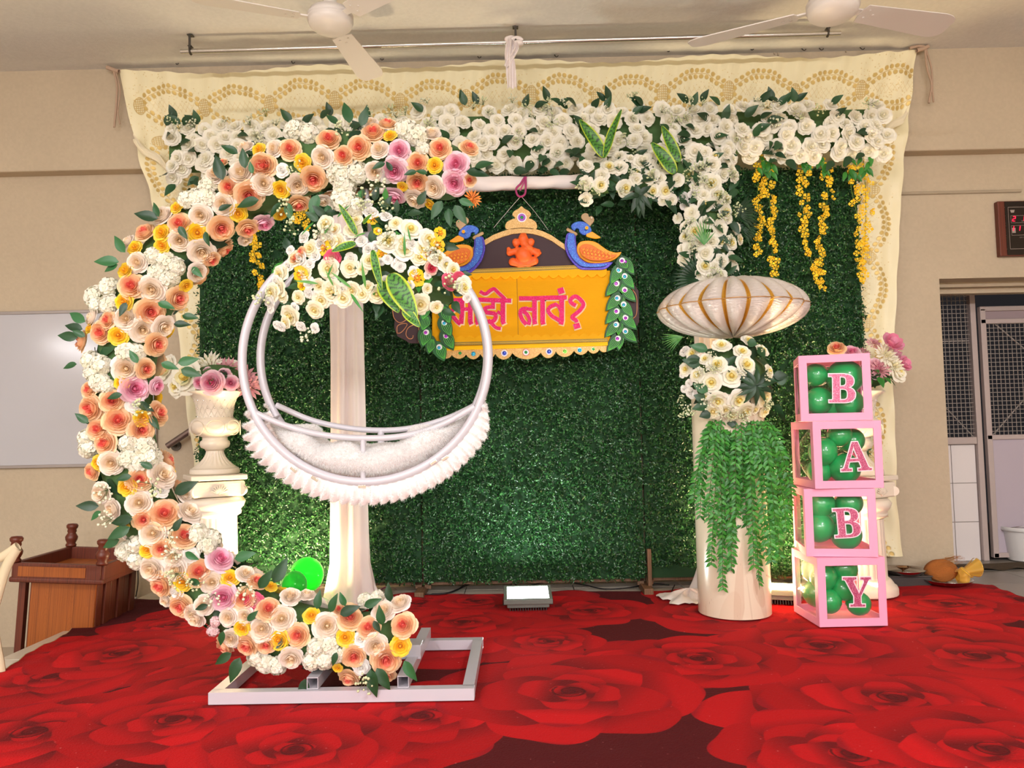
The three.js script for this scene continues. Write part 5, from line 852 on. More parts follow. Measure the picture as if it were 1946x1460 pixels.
// ---------------------------------------------------------------- letter boxes with green balloons
const font = await new FontLoader().loadAsync('fonts/droid/droid_serif_bold.typeface.json');
{
  const S = 0.292, pink = phys(0xf3a4c4, 0.55), pinkIn = phys(0xe79ab8, 0.7), film = phys(0xffffff, 0.06, { transmission: 1, thickness: 0, ior: 1.35 });
  const glit = std(0xffffff, 0.35, { map: glitterTex('#bb4f76', ['#e8a0ba', '#a03c62', '#d4708f', '#f3c4d4', '#8f3458'], 121), metalness: 0.2 }); glit.map.repeat.set(3.5, 3.5);
  const edge = phys(0xfadfe8, 0.6);
  const green = phys(0x17a85a, 0.3, { clearcoat: 1, clearcoatRoughness: 0.04 });
  const wallGeo = (() => { const s = shapeOf([[-S / 2, -S / 2], [S / 2, -S / 2], [S / 2, S / 2], [-S / 2, S / 2]]), b = S / 2 - 0.034; s.holes.push(new THREE.Path([[-b, -b], [-b, b], [b, b], [b, -b]].map(([x, y]) => new THREE.Vector2(x, y)))); return extrude(s, 0.003, 0.0008); })();
  const balloonGeo = (() => { const p = []; for (let i = 0; i <= 20; i++) { const a = i / 20 * PI; p.push([Math.max(0, Math.sin(a)) * (1 + 0.02 * Math.cos(a)), -Math.cos(a) * (i < 10 ? 1.1 : 1.0)]); } p[0][0] = 0.0; return lathe(p, 28); })();
  const knot = merge([lathe([[0, -1.1], [0.05, -1.12], [0.06, -1.16], [0.1, -1.22], [0.11, -1.24], [0.05, -1.22], [0, -1.2]], 12), new THREE.TorusGeometry(0.06, 0.03, 6, 12).rotateX(PI / 2).translate(0, -1.13, 0)]);
  const rows = [ // letter, place, which box
    { ch: 'Y', px: 1548, z: -3.36, turn: 0.02, lab: 'bottom pink letter box with a glittered letter Y, standing on the carpet' },
    { ch: 'B', px: 1540, z: -3.37, turn: -0.17, lab: 'third pink letter box from the top, letter B, just above the Y box' },
    { ch: 'A', px: 1544, z: -3.36, turn: -0.03, lab: 'pink letter box with a bulging side window and glittered letter A, second from top' },
    { ch: 'B', px: 1538, z: -3.38, turn: -0.27, lab: 'topmost pink letter box with a glittered letter B, beside the urn flowers' },
  ];
  const balls = [ // per box: [x, y, z, r] in box units, words
    [[-0.27, 0.16, 0.1, 0.19, 'upper left'], [0.1, 0.24, 0.0, 0.2, 'upper middle, glowing pale green'], [0.02, -0.02, 0.16, 0.17, 'middle, behind the letter'], [-0.22, -0.2, 0.16, 0.18, 'lower left'], [0.22, -0.24, 0.18, 0.17, 'lower right'], [-0.26, -0.16, -0.2, 0.2, 'rear left, seen through the side window'], [-0.28, 0.2, -0.24, 0.17, 'rear upper left, seen through the side window']],
    [[-0.2, 0.26, 0.16, 0.2, 'upper left'], [0.22, 0.27, 0.12, 0.19, 'upper right'], [-0.26, -0.1, 0.16, 0.21, 'lower left'], [0.16, -0.22, 0.14, 0.21, 'lower right'], [-0.2, -0.12, -0.24, 0.19, 'rear left'], [0.02, 0.02, -0.14, 0.16, 'middle, behind the letter']],
    [[0.02, 0.3, 0.12, 0.17, 'top middle'], [0.26, 0.2, 0.0, 0.18, 'upper right'], [-0.24, 0.05, 0.15, 0.2, 'middle left'], [0.08, -0.24, 0.14, 0.22, 'bottom middle, under the letter'], [-0.26, -0.26, 0.02, 0.18, 'lower left']],
    [[-0.24, 0.22, 0.1, 0.17, 'upper left, with its knot showing'], [0.18, 0.17, 0.12, 0.25, 'upper right, largest'], [-0.2, -0.18, 0.14, 0.2, 'lower left'], [0.24, -0.22, 0.12, 0.2, 'lower right'], [0.0, -0.26, -0.05, 0.2, 'bottom middle, behind the letter'], [-0.16, 0.24, -0.24, 0.17, 'rear upper left']],
  ];
  const boxName = ['bottom Y box', 'lower B box', 'A box', 'topmost B box'];
  let y = 0.013, floorX = 0;
  rows.forEach((r, i) => {
    const left = atZ(r.px, 1000 - i * 130, r.z).x, z = r.z - S / 2;     // front left edge of the box
    const cx = left + S / 2 * Math.cos(r.turn) + S / 2 * Math.sin(r.turn) * -1 * 0;
    const t = thing('letter_box', r.lab, 'letter box', [cx, y, z], r.turn, 'stack of pink BABY letter boxes');
    const h = S / 2;
    part('front_wall', wallGeo, pink, t, [0, h, h - 0.003]); part('back_wall', wallGeo, pink, t, [0, h, -h]);
    part('side_wall', wallGeo, pink, t, [-h, h, 0], [0, PI / 2, 0]); part('side_wall', wallGeo, pink, t, [h - 0.003, h, 0], [0, PI / 2, 0]);
    part('box_lid', rbox(S, 0.004, S, 0.001), pink, t, [0, S - 0.002, 0]); part('box_floor', rbox(S - 0.008, 0.003, S - 0.008, 0.001), pinkIn, t, [0, 0.002, 0]);
    const pane = (name, pos, rot, bulge = 0) => part(name, surf((u, v) => [(u - 0.5) * (S - 0.05), (v - 0.5) * (S - 0.05), bulge * Math.sin(u * PI) * Math.sin(v * PI) + 0.0007 * Math.sin(u * 9 + v * 7)], 10, 10), film, t, pos, rot);
    pane('window_film', [0, h, h - 0.005], [0, 0, 0]); pane('window_film', [0, h, -h + 0.005], [0, PI, 0]); pane('window_film', [-h + 0.005, h, 0], [0, -PI / 2, 0], i === 2 ? 0.03 : 0); pane('window_film', [h - 0.005, h, 0], [0, PI / 2, 0]);
    const mk = (size, depth, off) => { const g = new TextGeometry(r.ch, { font, size, depth, curveSegments: 8, bevelEnabled: off > 0, bevelThickness: 0.0004, bevelSize: off, bevelSegments: 1 }); g.computeBoundingBox(); const b = g.boundingBox; return g.translate(-(b.min.x + b.max.x) / 2, -(b.min.y + b.max.y) / 2, 0); };
    const lx = [0.02, 0.025, 0.03, 0.028][i], ly = [0.0, 0.0, -0.008, -0.004][i], tilt = [-0.02, 0.05, 0.03, -0.03][i];
    const back = part('letter_backing', mk(0.125, 0.0012, 0.0042), edge, t, [lx, h + ly, h + 0.0012], [0, 0, tilt]);
    part('letter', uvXY(mk(0.125, 0.0016, 0), 1), glit, t, [lx, h + ly, h + 0.0022], [0, 0, tilt]);
    balls[i].forEach(([bx, by, bz, br, words], k) => {
      const rad = br * S * 1.17, lim = h - rad * 1.02 - 0.004, p = V(Math.max(-lim, Math.min(lim, bx * S)), h + Math.max(-lim, Math.min(lim, by * S)), Math.max(-lim, Math.min(lim, bz * S))).applyAxisAngle(V(0, 1, 0), r.turn).add(t.position);
      const b = thing('green_balloon', 'glossy green balloon inside the ' + boxName[i] + ', ' + words, 'balloon', p, 0, 'green balloons in the letter boxes');
      reseed(130 + i * 10 + k); b.rotation.set(rr(-1.2, 1.2), rr(-1, 1), rr(-2.6, 2.6));
      const s = part('balloon_skin', balloonGeo, green, b); s.scale.setScalar(rad / 1.1);
      const kn = part('balloon_knot', knot, green, b); kn.scale.setScalar(rad / 1.3); kn.scale.multiplyScalar(1.0);
    });
    y += S + 0.0015;
  });
}
// ---------------------------------------------------------------- urns on pedestals with bouquets
function urn(label, flowersLabel, px, z, s, list) {
  const p0 = atZ(px, 1000, z), plaster = phys(0xf1e6d4, 0.42, { clearcoat: 0.25, clearcoatRoughness: 0.3, bumpMap: plasterBump, bumpScale: 0.0008 });
  const k = 1 / ppm(z), t = thing('garden_urn', 'cream plaster urn on a fluted pedestal, ' + label, 'urn', [p0.x, 0.012, z], 0, 'plaster urns with pedestals');
  const H0 = atZ(px, 745, z).y - 0.012, Y = (zy) => H0 - (zy - 300) / 3.174 * k, Rr = (q) => q / 3.174 * k;
  part('urn_bowl', lathe([[0, Y(330)], [Rr(120), Y(325)], [Rr(150), Y(302)], [Rr(162), Y(297)], [Rr(168), Y(303)], [Rr(150), Y(316)], [Rr(128), Y(335)], [Rr(116), Y(360)], [Rr(106), Y(400)], [Rr(100), Y(455)], [Rr(112), Y(460)], [Rr(136), Y(478)], [Rr(144), Y(505)], [Rr(132), Y(540)], [Rr(100), Y(562)], [Rr(72), Y(573)], [Rr(72), Y(590)], [Rr(84), Y(600)], [Rr(87), Y(617)], [Rr(80), Y(635)], [Rr(58), Y(645)], [Rr(54), Y(655)], [0, Y(655)]], 64), plaster, t);
  // flared fluted foot
  part('urn_foot', surf((u, v) => { const a = u * 2 * PI, r = Rr(50 + 84 * v ** 2.1) * (1 + 0.035 * Math.cos(a * 22) * Math.sin(Math.min(1, v * 1.1) * PI)); return [Math.cos(a) * r, Y(652 + 108 * v), -Math.sin(a) * r]; }, 176, 16), plaster, t);
  part('urn_plinth', lathe([[0, Y(758)], [Rr(134), Y(758)], [Rr(141), Y(768)], [Rr(143), Y(785)], [Rr(138), Y(798)], [0, Y(800)]], 56), plaster, t);
  const lat = []; for (let i = 0; i < 18; i++) for (const d of [-1, 1]) { const pts = []; for (let q = 0; q <= 8; q++) { const v = q / 8, a = i / 18 * 2 * PI + d * v * 0.55, rad = Rr(118 - 19 * v ** 0.7) + 0.001; pts.push(V(Math.cos(a) * rad, Y(350 + 105 * v), Math.sin(a) * rad)); } lat.push(tube(pts, 0.0016, 10, 5)); }
  part('lattice_relief', merge(lat), plaster, t);
  const stud = []; for (let i = 0; i < 18; i++) for (const v of [0.05, 0.5, 0.97]) { const a = (i + (v === 0.5 ? 0.5 : 0.1)) / 18 * 2 * PI, rad = Rr(118 - 19 * v ** 0.7) + 0.003; stud.push(new THREE.SphereGeometry(0.0035, 8, 6).translate(Math.cos(a) * rad, Y(350 + 105 * v), Math.sin(a) * rad)); }
  part('crystal_studs', merge(stud), std(0xffffff, 0.08, { metalness: 1 }), t);
  const med = []; for (let i = 0; i < 8; i++) { const a = i / 8 * 2 * PI + 0.39, g = new THREE.TorusGeometry(Rr(52), 0.0018, 6, 32).scale(1, 0.85, 1).translate(0, Y(518), Rr(143) + 0.0005); med.push(g.rotateY(a)); }
  part('medallion_relief', merge(med), plaster, t);
  // pedestal: square capital with scrolls and shells, round fluted shaft, round base
  const pc = 0.125;
  part('capital_slab', rbox(pc * 2.15, 0.026, pc * 2.15, 0.006), plaster, t, [0, Y(812), 0], [0, 0.55, 0]);
  part('capital_slab', rbox(pc * 2.0, Y(835) - Y(925), pc * 2.0, 0.012), plaster, t, [0, (Y(835) + Y(925)) / 2, 0], [0, 0.55, 0]);
  const scroll = (() => { const pts = []; for (let i = 0; i <= 30; i++) { const a = i / 30 * 9, r = 0.024 * (1 - i / 36); pts.push(V(Math.cos(a) * r, Math.sin(a) * r, 0)); } return merge([tube(pts, 0.006, 60, 8), cyl(0.024, 0.024, 0.02, 24).rotateX(PI / 2).translate(0, 0, -0.006)]); })();
  const shell = (() => { const g = []; for (let i = 0; i < 9; i++) { const a = (i - 4) * 0.3; g.push(tube([[0, 0, 0], [Math.sin(a) * 0.02, Math.cos(a) * 0.02, 0.006], [Math.sin(a) * 0.042, Math.cos(a) * 0.042, 0.001]], 0.0042, 6, 6)); } g.push(new THREE.SphereGeometry(0.008, 10, 8)); return merge(g); })();
  for (let i = 0; i < 4; i++) {
    const a = i * PI / 2 + 0.55, d = V(Math.sin(a), 0, Math.cos(a)), e = V(Math.sin(a + PI / 4), 0, Math.cos(a + PI / 4));
    const m = part('shell_relief', shell, plaster, t); m.position.copy(d.multiplyScalar(pc + 0.001)).setY(Y(905)); m.rotation.y = a;
    const q = part('corner_scroll', scroll, plaster, t); q.position.copy(e.multiplyScalar(pc * 1.3)).setY(Y(890)); q.rotation.y = a + PI / 4 + PI / 2;
  }
  part('pedestal_collar', lathe([[0, Y(925)], [pc * 1.06, Y(930)], [pc * 1.2, Y(960)], [pc * 1.12, Y(990)], [pc * 1.0, Y(1010)], [pc * 1.04, Y(1020)], [pc * 1.02, Y(1035)], [pc * 0.86, Y(1050)], [0, Y(1050)]], 56), plaster, t);
  part('pedestal_shaft', surf((u, v) => { const a = u * 2 * PI, r = pc * (0.84 + 0.06 * v) * (1 + 0.03 * Math.abs(Math.cos(a * 12))); return [Math.cos(a) * r, Y(1045) + (0.075 - Y(1045)) * v, -Math.sin(a) * r]; }, 192, 4), plaster, t);
  part('pedestal_base', lathe([[0, 0.085], [pc * 0.95, 0.085], [pc * 1.05, 0.075], [pc * 1.12, 0.062], [pc * 1.18, 0.05], [pc * 1.25, 0.045], [pc * 1.3, 0.03], [pc * 1.3, 0.006], [pc * 1.28, 0], [0, 0]], 64), plaster, t);
  // flowers
  reseed(s);
  const O = atZ(px + 8, 715, z), b = thing('urn_bouquet', flowersLabel, 'bouquet', O, 0, 'bouquets in the two urns');
  part('foam_core', new THREE.SphereGeometry(0.11, 18, 12).scale(1.15, 0.55, 1), M.moss, b);
  for (const [kind, x, y, r, dz] of list) { const p = atZ(x, y, z + dz), n = V((x - px) / 130, (725 - y) / 80, 0.9 + dz * 4).normalize(); addFlower(b, kind, p.addScaledVector(n, -0.02), n, r * k); }
  for (let i = 0; i < 40; i++) { const a = rnd() * 6.28, q = rr(0.6, 1), x = Math.cos(a) * 0.14 * q, zz = Math.sin(a) * 0.13 * q; addLeaf(b, i % 2 ? 'dark' : 'bright', O.clone().add(V(x, rr(-0.03, 0.03), zz)), V(x * 6, rr(-0.9, 0.4), zz * 6), V(x * 3, 1, zz * 3), rr(0.045, 0.07), 1.3); }
}
FG.Mw = [flower(350, [[9, 0.35, 0.55, 0.2, 0, '#efe9c0'], [12, 0.65, 0.42, 0.2, 0.1, '#f5f0d6'], [16, 1.0, 0.2, 0.16, 0.2, '#f7f3e2']], { petal: { nu: 2, round: 0.5, spiral: 0 } })]; NAME.Mw = 'chrysanthemum';
urn('left of the cradle, half behind the floral arch', 'bouquet of white peonies, lilac roses and dusty pink chrysanthemums in the left urn', 408, -3.93, 141, [['G', 350, 716, 34, 0.1], ['G', 312, 700, 30, 0.02], ['Mw', 393, 690, 30, -0.02], ['Mw', 398, 700, 26, 0.05], ['K', 377, 727, 13, 0.14], ['K', 402, 727, 22, 0.15], ['K', 438, 728, 14, 0.13], ['M', 430, 705, 28, 0.05], ['M', 462, 715, 26, 0.04], ['M', 474, 735, 26, 0.03], ['M', 420, 695, 22, -0.02], ['K', 425, 712, 13, 0.12], ['G', 330, 735, 22, 0.08], ['K', 392, 706, 10, 0.1], ['M', 400, 700, 24, -0.1], ['G', 440, 700, 24, -0.1]]);
urn('right, half behind the stack of pink letter boxes', 'bouquet of pink peonies and white roses in the right urn behind the topmost letter box', 1636, -4.02, 142, [['O', 1697, 650, 22, 0.08], ['M', 1664, 649, 16, 0.06], ['Mw', 1688, 672, 26, 0.1], ['Mw', 1702, 692, 26, 0.1], ['M', 1678, 702, 22, 0.13], ['O', 1722, 690, 16, 0.05], ['P', 1590, 660, 16, 0.02], ['K', 1620, 668, 16, 0.0], ['K', 1665, 700, 20, 0.1], ['M', 1640, 668, 18, 0.0], ['Mw', 1650, 690, 24, 0.05], ['G', 1712, 706, 20, 0.08], ['M', 1640, 690, 20, -0.08], ['K', 1700, 670, 20, -0.1]]);
// ---------------------------------------------------------------- peacock name sign hung from the gate bar
{
  const ZS = ZGATE + 0.02, O = atZ(1000, 590, ZS), t = thing('name_sign', 'yellow painted name sign with two glittered peacocks and feather borders hanging from the gate bar', 'sign', [O.x, O.y, ZS]);
  // points measured on an enlarged view of the sign, brought to its plane
  const S = (x, y) => { const p = atZ(740 + x / 4.054, 390 + y / 4.054, ZS); return [p.x - O.x, p.y - O.y]; };
  const B = (x, y) => { const p = atZ(840 + x / 5.121, 380 + y / 5.121, ZS); return [p.x - O.x, p.y - O.y]; };   // top view
  const T = (x, y) => { const p = atZ(840 + x / 6.081, 520 + y / 6.081, ZS); return [p.x - O.x, p.y - O.y]; };   // lettering view
  const u = 1 / 4.054 / ppm(ZS);                                        // one unit of the first view in metres
  const poly = (pts, f = S) => shapeOf(pts.map((p) => f(...p)));
  const spline = (pts, f = S, n = 60) => { const c = new THREE.CatmullRomCurve3(pts.map((p) => { const q = f(...p); return V(q[0], q[1], 0); }), true, 'catmullrom', 0.5); return shapeOf(c.getPoints(n)); };
  const slab = (name, shape, z, d, mat, bevel = 0.0015, seg = 2, parent = t) => part(name, uvXY(extrude(shape, d, bevel, seg, 10)), mat, parent, [0, 0, z]);
  const grain = noiseTex(256, 0.5, 0.5, [2, 20], 151); grain.repeat.set(4, 14);
  const yellow = phys(0xf0ac00, 0.6, { specularIntensity: 0.35, bumpMap: grain, bumpScale: 0.0008 }), yellow2 = phys(0xf4b400, 0.55, { specularIntensity: 0.35 }), bright = phys(0xf8c200, 0.5, { specularIntensity: 0.35 }), brown = std(0x3a2028, 0.6), copper = std(0xc98a62, 0.4, { metalness: 0.5 });
  const goldG = std(0xffffff, 0.45, { map: glitterTex('#c9a060', ['#e8c98a', '#a87c3c', '#d8b070', '#f2dca8', '#b48a4c'], 152), metalness: 0.3 }); goldG.map.repeat.set(3.5, 3.5);
  const blueG = std(0xffffff, 0.35, { map: glitterTex('#2a58b8', ['#3fb0e0', '#4a30b0', '#2f78d0', '#7fd8f4', '#5a3ac8', '#2448a8'], 153), metalness: 0.25 }); blueG.map.repeat.set(3.5, 3.5);
  const violetG = std(0xffffff, 0.35, { map: glitterTex('#4434a8', ['#6a50d0', '#3a2a98', '#8a78e0', '#5a40c0'], 154), metalness: 0.25 }); violetG.map.repeat.set(3.5, 3.5);
  const pinkG = phys(0xffffff, 0.45, { specularIntensity: 0.5, map: glitterTex('#cc0f58', ['#e02058', '#b00c88', '#f05080', '#c008a0', '#f884b8', '#d81840'], 155), metalness: 0.2 }); pinkG.map.repeat.set(3.5, 3.5);
  const cream = std(0xf6e2b4, 0.6), orange = std(0xf46a28, 0.5), amber = std(0xf7a80e, 0.45), amberD = std(0xe8760c, 0.5), tan = std(0xb89870, 0.5);
  // carved dark back board with copper scrolls showing at both sides
  const backL = [[300, 600], [18, 700], [20, 830], [40, 880], [34, 940], [60, 1010], [120, 1040], [150, 1062], [270, 1066], [300, 1066]], backR = [[1700, 600], [1880, 590], [1896, 620], [1922, 660], [1926, 900], [1890, 950], [1850, 960], [1700, 960]];
  const bb = slab('back_board', poly(backL), -0.012, 0.006, brown); slab('back_board', poly(backR), -0.012, 0.006, brown);
  const line = (pts, r = 0.0022, f = S, parent = t, mat = copper, z = -0.004, name = 'copper_scroll') => part(name, tube(pts.map((p) => { const q = f(...p); return V(q[0], q[1], z); }), r, 24, 6), mat, parent);
  line([[24, 810], [36, 870], [80, 905], [130, 880], [142, 855]]); line([[58, 985], [62, 930], [100, 912], [136, 915], [110, 960], [80, 985], [58, 985]]); line([[235, 915], [190, 920], [140, 950], [128, 1000], [150, 1028], [178, 1024], [182, 1002]]); line([[225, 850], [226, 960], [224, 1055]]);
  line([[1886, 600], [1872, 640], [1900, 690], [1908, 760], [1900, 850], [1878, 872]]); line([[1876, 910], [1892, 940], [1860, 950]]);
  // arched brown panel, gold arch and trefoil
  const arcTop = (dy) => [[640, 330], [735, 270], [800, 232], [870, 205], [945, 183], [1025, 175], [1105, 182], [1180, 203], [1250, 236], [1320, 285], [1420, 350]].map(([x, y]) => [x, y + dy]);
  slab('arch_panel', poly([[640, 500], ...arcTop(14), [1420, 490]]), -0.006, 0.008, brown, 0.001, 1);
  slab('gold_arch', poly([...arcTop(0), ...arcTop(44).reverse()]), 0.003, 0.006, goldG);
  slab('gold_trefoil', spline([[905, 190], [900, 140], [945, 112], [968, 104], [948, 78], [962, 50], [995, 30], [1017, 12], [1040, 30], [1075, 50], [1092, 78], [1076, 104], [1100, 114], [1132, 142], [1128, 188], [1020, 184]], S, 120), 0.001, 0.008, goldG);
  const jewel = (x, y, rings, f = S, z = 0.012, parent = t) => { const [a, b] = f(x, y), g = new THREE.Group(); let top; rings.forEach(([r, c, h], i) => { const m = part(i ? 'gem' : 'jewel_disc', i === rings.length - 1 ? new THREE.SphereGeometry(r, 12, 8, 0, 6.3, 0, PI / 2).rotateX(PI / 2).scale(1, 1, 0.6) : cyl(r, r, 0.002, 24).rotateX(PI / 2), c, parent, [a, b, z + i * 0.0016]); }); };
  const gem = (hex) => phys(hex, 0.1, { clearcoat: 1, metalness: 0.3 }), gGreen = gem(0x0f9a4c), gBlue = gem(0x18a8dc), gDeep = gem(0x2a4cd0), gPurple = gem(0xa424c8), gLime = gem(0x6cc83a), gRed = gem(0xd02030), gPearl = gem(0xf0ece8), white = std(0xeceaf2, 0.4), purple = std(0x9a4cc0, 0.4);
  jewel(1020, 100, [[37 * u, white], [29 * u, purple], [13 * u, gGreen]], S, 0.011);
  // seated figure in orange relief
  {
    const c = (x, y, r, z = 0) => { const [a, b] = B(x, y); return [a, b, z, r / 5.121 / ppm(ZS)]; };
    const bones = [[c(790, 385, 48, 0.012), c(800, 420, 46, 0.012)], [c(800, 440, 34, 0.022), c(830, 470, 26, 0.028)], [c(830, 470, 26, 0.028), c(865, 480, 20, 0.026)], [c(718, 415, 36, 0.004), c(722, 432, 34, 0.004)], [c(866, 412, 36, 0.004), c(864, 430, 32, 0.004)],
      [c(790, 540, 78, 0.006), c(800, 560, 76, 0.006)], [c(735, 500, 34, 0.006), c(660, 520, 30, 0.006)], [c(660, 520, 30, 0.006), c(648, 482, 20, 0.006)], [c(860, 495, 32, 0.006), c(925, 530, 28, 0.006)], [c(925, 530, 26, 0.006), c(955, 522, 14, 0.006)], [c(890, 492, 24, 0.006), c(940, 498, 16, 0.006)],
      [c(690, 610, 42, 0.008), c(740, 632, 30, 0.01)], [c(895, 600, 44, 0.008), c(845, 630, 32, 0.01)], [c(760, 640, 26, 0.012), c(820, 630, 28, 0.012)], [c(780, 350, 22, 0.008), c(800, 348, 22, 0.008)]];
    const body = part('relief_figure', capsuleBody(bones, 0.0042, 0.008), orange, t, [0, 0, 0.004]);
    for (const [x, y] of [[765, 397], [810, 397]]) { const [a, b] = B(x, y); part('eye', new THREE.SphereGeometry(0.0024, 10, 8).scale(1, 1, 0.5), std(0x6a1010, 0.4), body, [a, b, 0.0245]); }
    line([[780, 380], [786, 392], [790, 380]], 0.0006, B, body, std(0x6a1010, 0.4), 0.0245, 'forehead_mark');
    line([[780, 548], [820, 520], [855, 500]], 0.0009, B, body, std(0xd84a18, 0.5), 0.026, 'garment_fold'); line([[720, 560], [780, 590], [840, 575]], 0.0009, B, body, std(0xd84a18, 0.5), 0.026, 'garment_fold');
  }
  // yellow board, its frieze, scalloped valances, braid and ledge
  slab('yellow_board', poly([[330, 560], [1700, 505], [1700, 1065], [330, 1110]]), -0.004, 0.008, yellow, 0.001, 1);
  const scallop = (x0, y0, x1, y1, top0, top1, n, amp) => { const p = [[x0, top0], [x1, top1]]; for (let i = n; i > 0; i--) for (let k = 0; k <= 6; k++) { const q = (i - k / 6) / n; p.push([x0 + (x1 - x0) * q, y0 + (y1 - y0) * q + amp * Math.sin(k / 6 * PI)]); } return poly(p); };
  slab('valance', scallop(560, 556, 1672, 536, 512, 476, 15, 24), 0.004, 0.012, yellow2, 0.0008, 1);
  slab('lower_valance', scallop(440, 1030, 1680, 1006, 1066, 1042, 17, -20), 0.004, 0.005, yellow2, 0.0008, 1);
  const [sx, sy] = S(985, 568), [ex, ey] = S(990, 1026);
  part('board_seam', box(0.0022, sy - ey, 0.002, (sx + ex) / 2, (sy + ey) / 2, 0.0045), std(0x7a5408, 0.7), t);
  const braidTex = tex(canvas(256, 64, (g) => { g.fillStyle = '#3c4a1c'; g.fillRect(0, 0, 256, 64); g.fillStyle = '#d9a628'; g.fillRect(0, 0, 256, 7); g.fillRect(0, 57, 256, 7); g.strokeStyle = '#e8b838'; g.lineWidth = 8; for (let i = 0; i < 9; i++) { g.beginPath(); g.moveTo(i * 32 - 10, 16); g.lineTo(i * 32 + 20, 48); g.moveTo(i * 32 - 10, 48); g.lineTo(i * 32 + 20, 16); g.stroke(); } }));
  const braid = std(0xffffff, 0.5, { map: braidTex, metalness: 0.2 }); braidTex.repeat.set(14, 1);
  const strip = (name, x0, y0, x1, y1, h, z, mat, d = 0.004) => { const a = S(x0, y0), b = S(x1, y1), L = Math.hypot(b[0] - a[0], b[1] - a[1]); return part(name, rbox(L, h * u, d, 0.001), mat, t, [(a[0] + b[0]) / 2, (a[1] + b[1]) / 2, z], [0, 0, Math.atan2(b[1] - a[1], b[0] - a[0])]); };
  strip('braid_trim', 560, 520, 1500, 482, 34, 0.018, braid); strip('braid_trim', 440, 1072, 1680, 1042, 28, 0.009, braid);
  strip('bottom_ledge', 320, 1110, 1680, 1070, 26, 0.008, bright, 0.018);
  // gold border with big and small scallops and gems
  const hem = [[310, 1095], [1690, 1055]], lobes = [[1690, 1615, 1110, 24], [1615, 1530, 1118, 26], [1530, 1420, 1120, 34], [1420, 1280, 1128, 42], [1280, 1165, 1136, 44], [1165, 945, 1140, 48], [945, 815, 1146, 44], [815, 700, 1148, 40], [700, 590, 1150, 38], [590, 480, 1154, 30], [480, 400, 1158, 24]];
  const hp = [...hem]; for (const [a, b, y, d] of lobes) for (let k = 0; k <= 8; k++) hp.push([a + (b - a) * k / 8, y + (d) * Math.sin(k / 8 * PI) ** 0.7 + (a > b ? 0 : 0)]);
  slab('gold_border', poly(hp), -0.002, 0.006, goldG);
  [[545, 1142, gGreen, 12], [648, 1147, gBlue, 17], [1352, 1128, gLime, 15], [1465, 1118, gBlue, 16], [1570, 1110, gGreen, 11]].forEach(([x, y, m, r]) => jewel(x, y, [[r * u * 1.05, m], [r * u, m]], S, 0.0088));
  [[886, 1142], [1230, 1130]].forEach(([x, y]) => jewel(x, y, [[26 * u, white], [17 * u, gDeep]], S, 0.0088));
  jewel(1052, 1136, [[27 * u, std(0xc02a50, 0.4)], [23 * u, white], [12 * u, gGreen]], S, 0.0088);
  // glittered peacocks
  const bird = (dir, f) => {
    const edge = slab('peacock_body', spline([[1215, 340], [1200, 380], [1192, 450], [1210, 530], [1250, 600], [1300, 655], [1350, 686], [1450, 690], [1580, 684], [1650, 630], [1640, 615], [1500, 622], [1420, 622], [1360, 592], [1322, 540], [1308, 470], [1300, 400], [1296, 340], [1250, 330]], f, 120), 0.012, 0.012, violetG, 0.003);
    slab('peacock_body', spline([[1228, 350], [1218, 400], [1212, 455], [1232, 530], [1270, 592], [1318, 640], [1362, 664], [1450, 670], [1560, 664], [1600, 640], [1500, 640], [1410, 636], [1345, 600], [1308, 545], [1292, 470], [1284, 400], [1280, 350]], f, 120), 0.0255, 0.003, blueG, 0.002, 2, edge);
    const head = slab('peacock_head', spline([[1262, 300], [1252, 268], [1275, 240], [1320, 224], [1370, 226], [1415, 250], [1446, 290], [1450, 322], [1420, 352], [1370, 356], [1335, 330], [1325, 300], [1300, 296], [1288, 318]], f, 100), 0.016, 0.012, blueG, 0.004);
    slab('beak', spline([[1400, 352], [1425, 340], [1455, 330], [1500, 358], [1534, 384], [1490, 394], [1440, 386], [1400, 372]], f, 50), 0.016, 0.008, amber, 0.003, 2, head);
    const [exx, eyy] = f(1400, 297); part('eye', merge([cyl(17 / 5.121 / ppm(ZS), 17 / 5.121 / ppm(ZS), 0.004, 8).rotateX(PI / 2), new THREE.SphereGeometry(10 / 5.121 / ppm(ZS), 10, 8)]), std(0xe8a010, 0.3, { metalness: 0.4 }), head, [exx, eyy, 0.034]);
    const crest = slab('crest', spline([[1425, 265], [1400, 240], [1372, 215], [1352, 190], [1356, 160], [1385, 142], [1415, 150], [1428, 178], [1450, 170], [1474, 192], [1472, 225], [1452, 250], [1440, 268]], f, 80), 0.018, 0.008, tan, 0.003);
    const [g1x, g1y] = f(1448, 198), [g2x, g2y] = f(1395, 185);
    part('gem', new THREE.SphereGeometry(0.004, 10, 8).scale(1, 1, 0.6), dir > 0 ? gPearl : gGreen, crest, [g1x, g1y, 0.03]); if (dir < 0) part('gem', new THREE.SphereGeometry(0.004, 10, 8).scale(1, 1, 0.6), gRed, crest, [g2x, g2y, 0.03]);
    const a = f(1222, 302), b = f(1300, 345), w = 0.0085;
    part('collar_band', new THREE.CapsuleGeometry(w, Math.hypot(b[0] - a[0], b[1] - a[1]), 6, 14).scale(1, 1, 0.8), tan, t, [(a[0] + b[0]) / 2, (a[1] + b[1]) / 2, 0.026], [0, 0, Math.atan2(b[1] - a[1], b[0] - a[0]) - PI / 2]);
    const wing = slab('wing', spline([[1308, 500], [1316, 450], [1350, 420], [1420, 412], [1490, 426], [1550, 465], [1610, 505], [1680, 526], [1736, 522], [1715, 560], [1660, 598], [1580, 620], [1490, 626], [1410, 616], [1350, 580], [1318, 540]], f, 120), 0.02, 0.012, amber, 0.004);
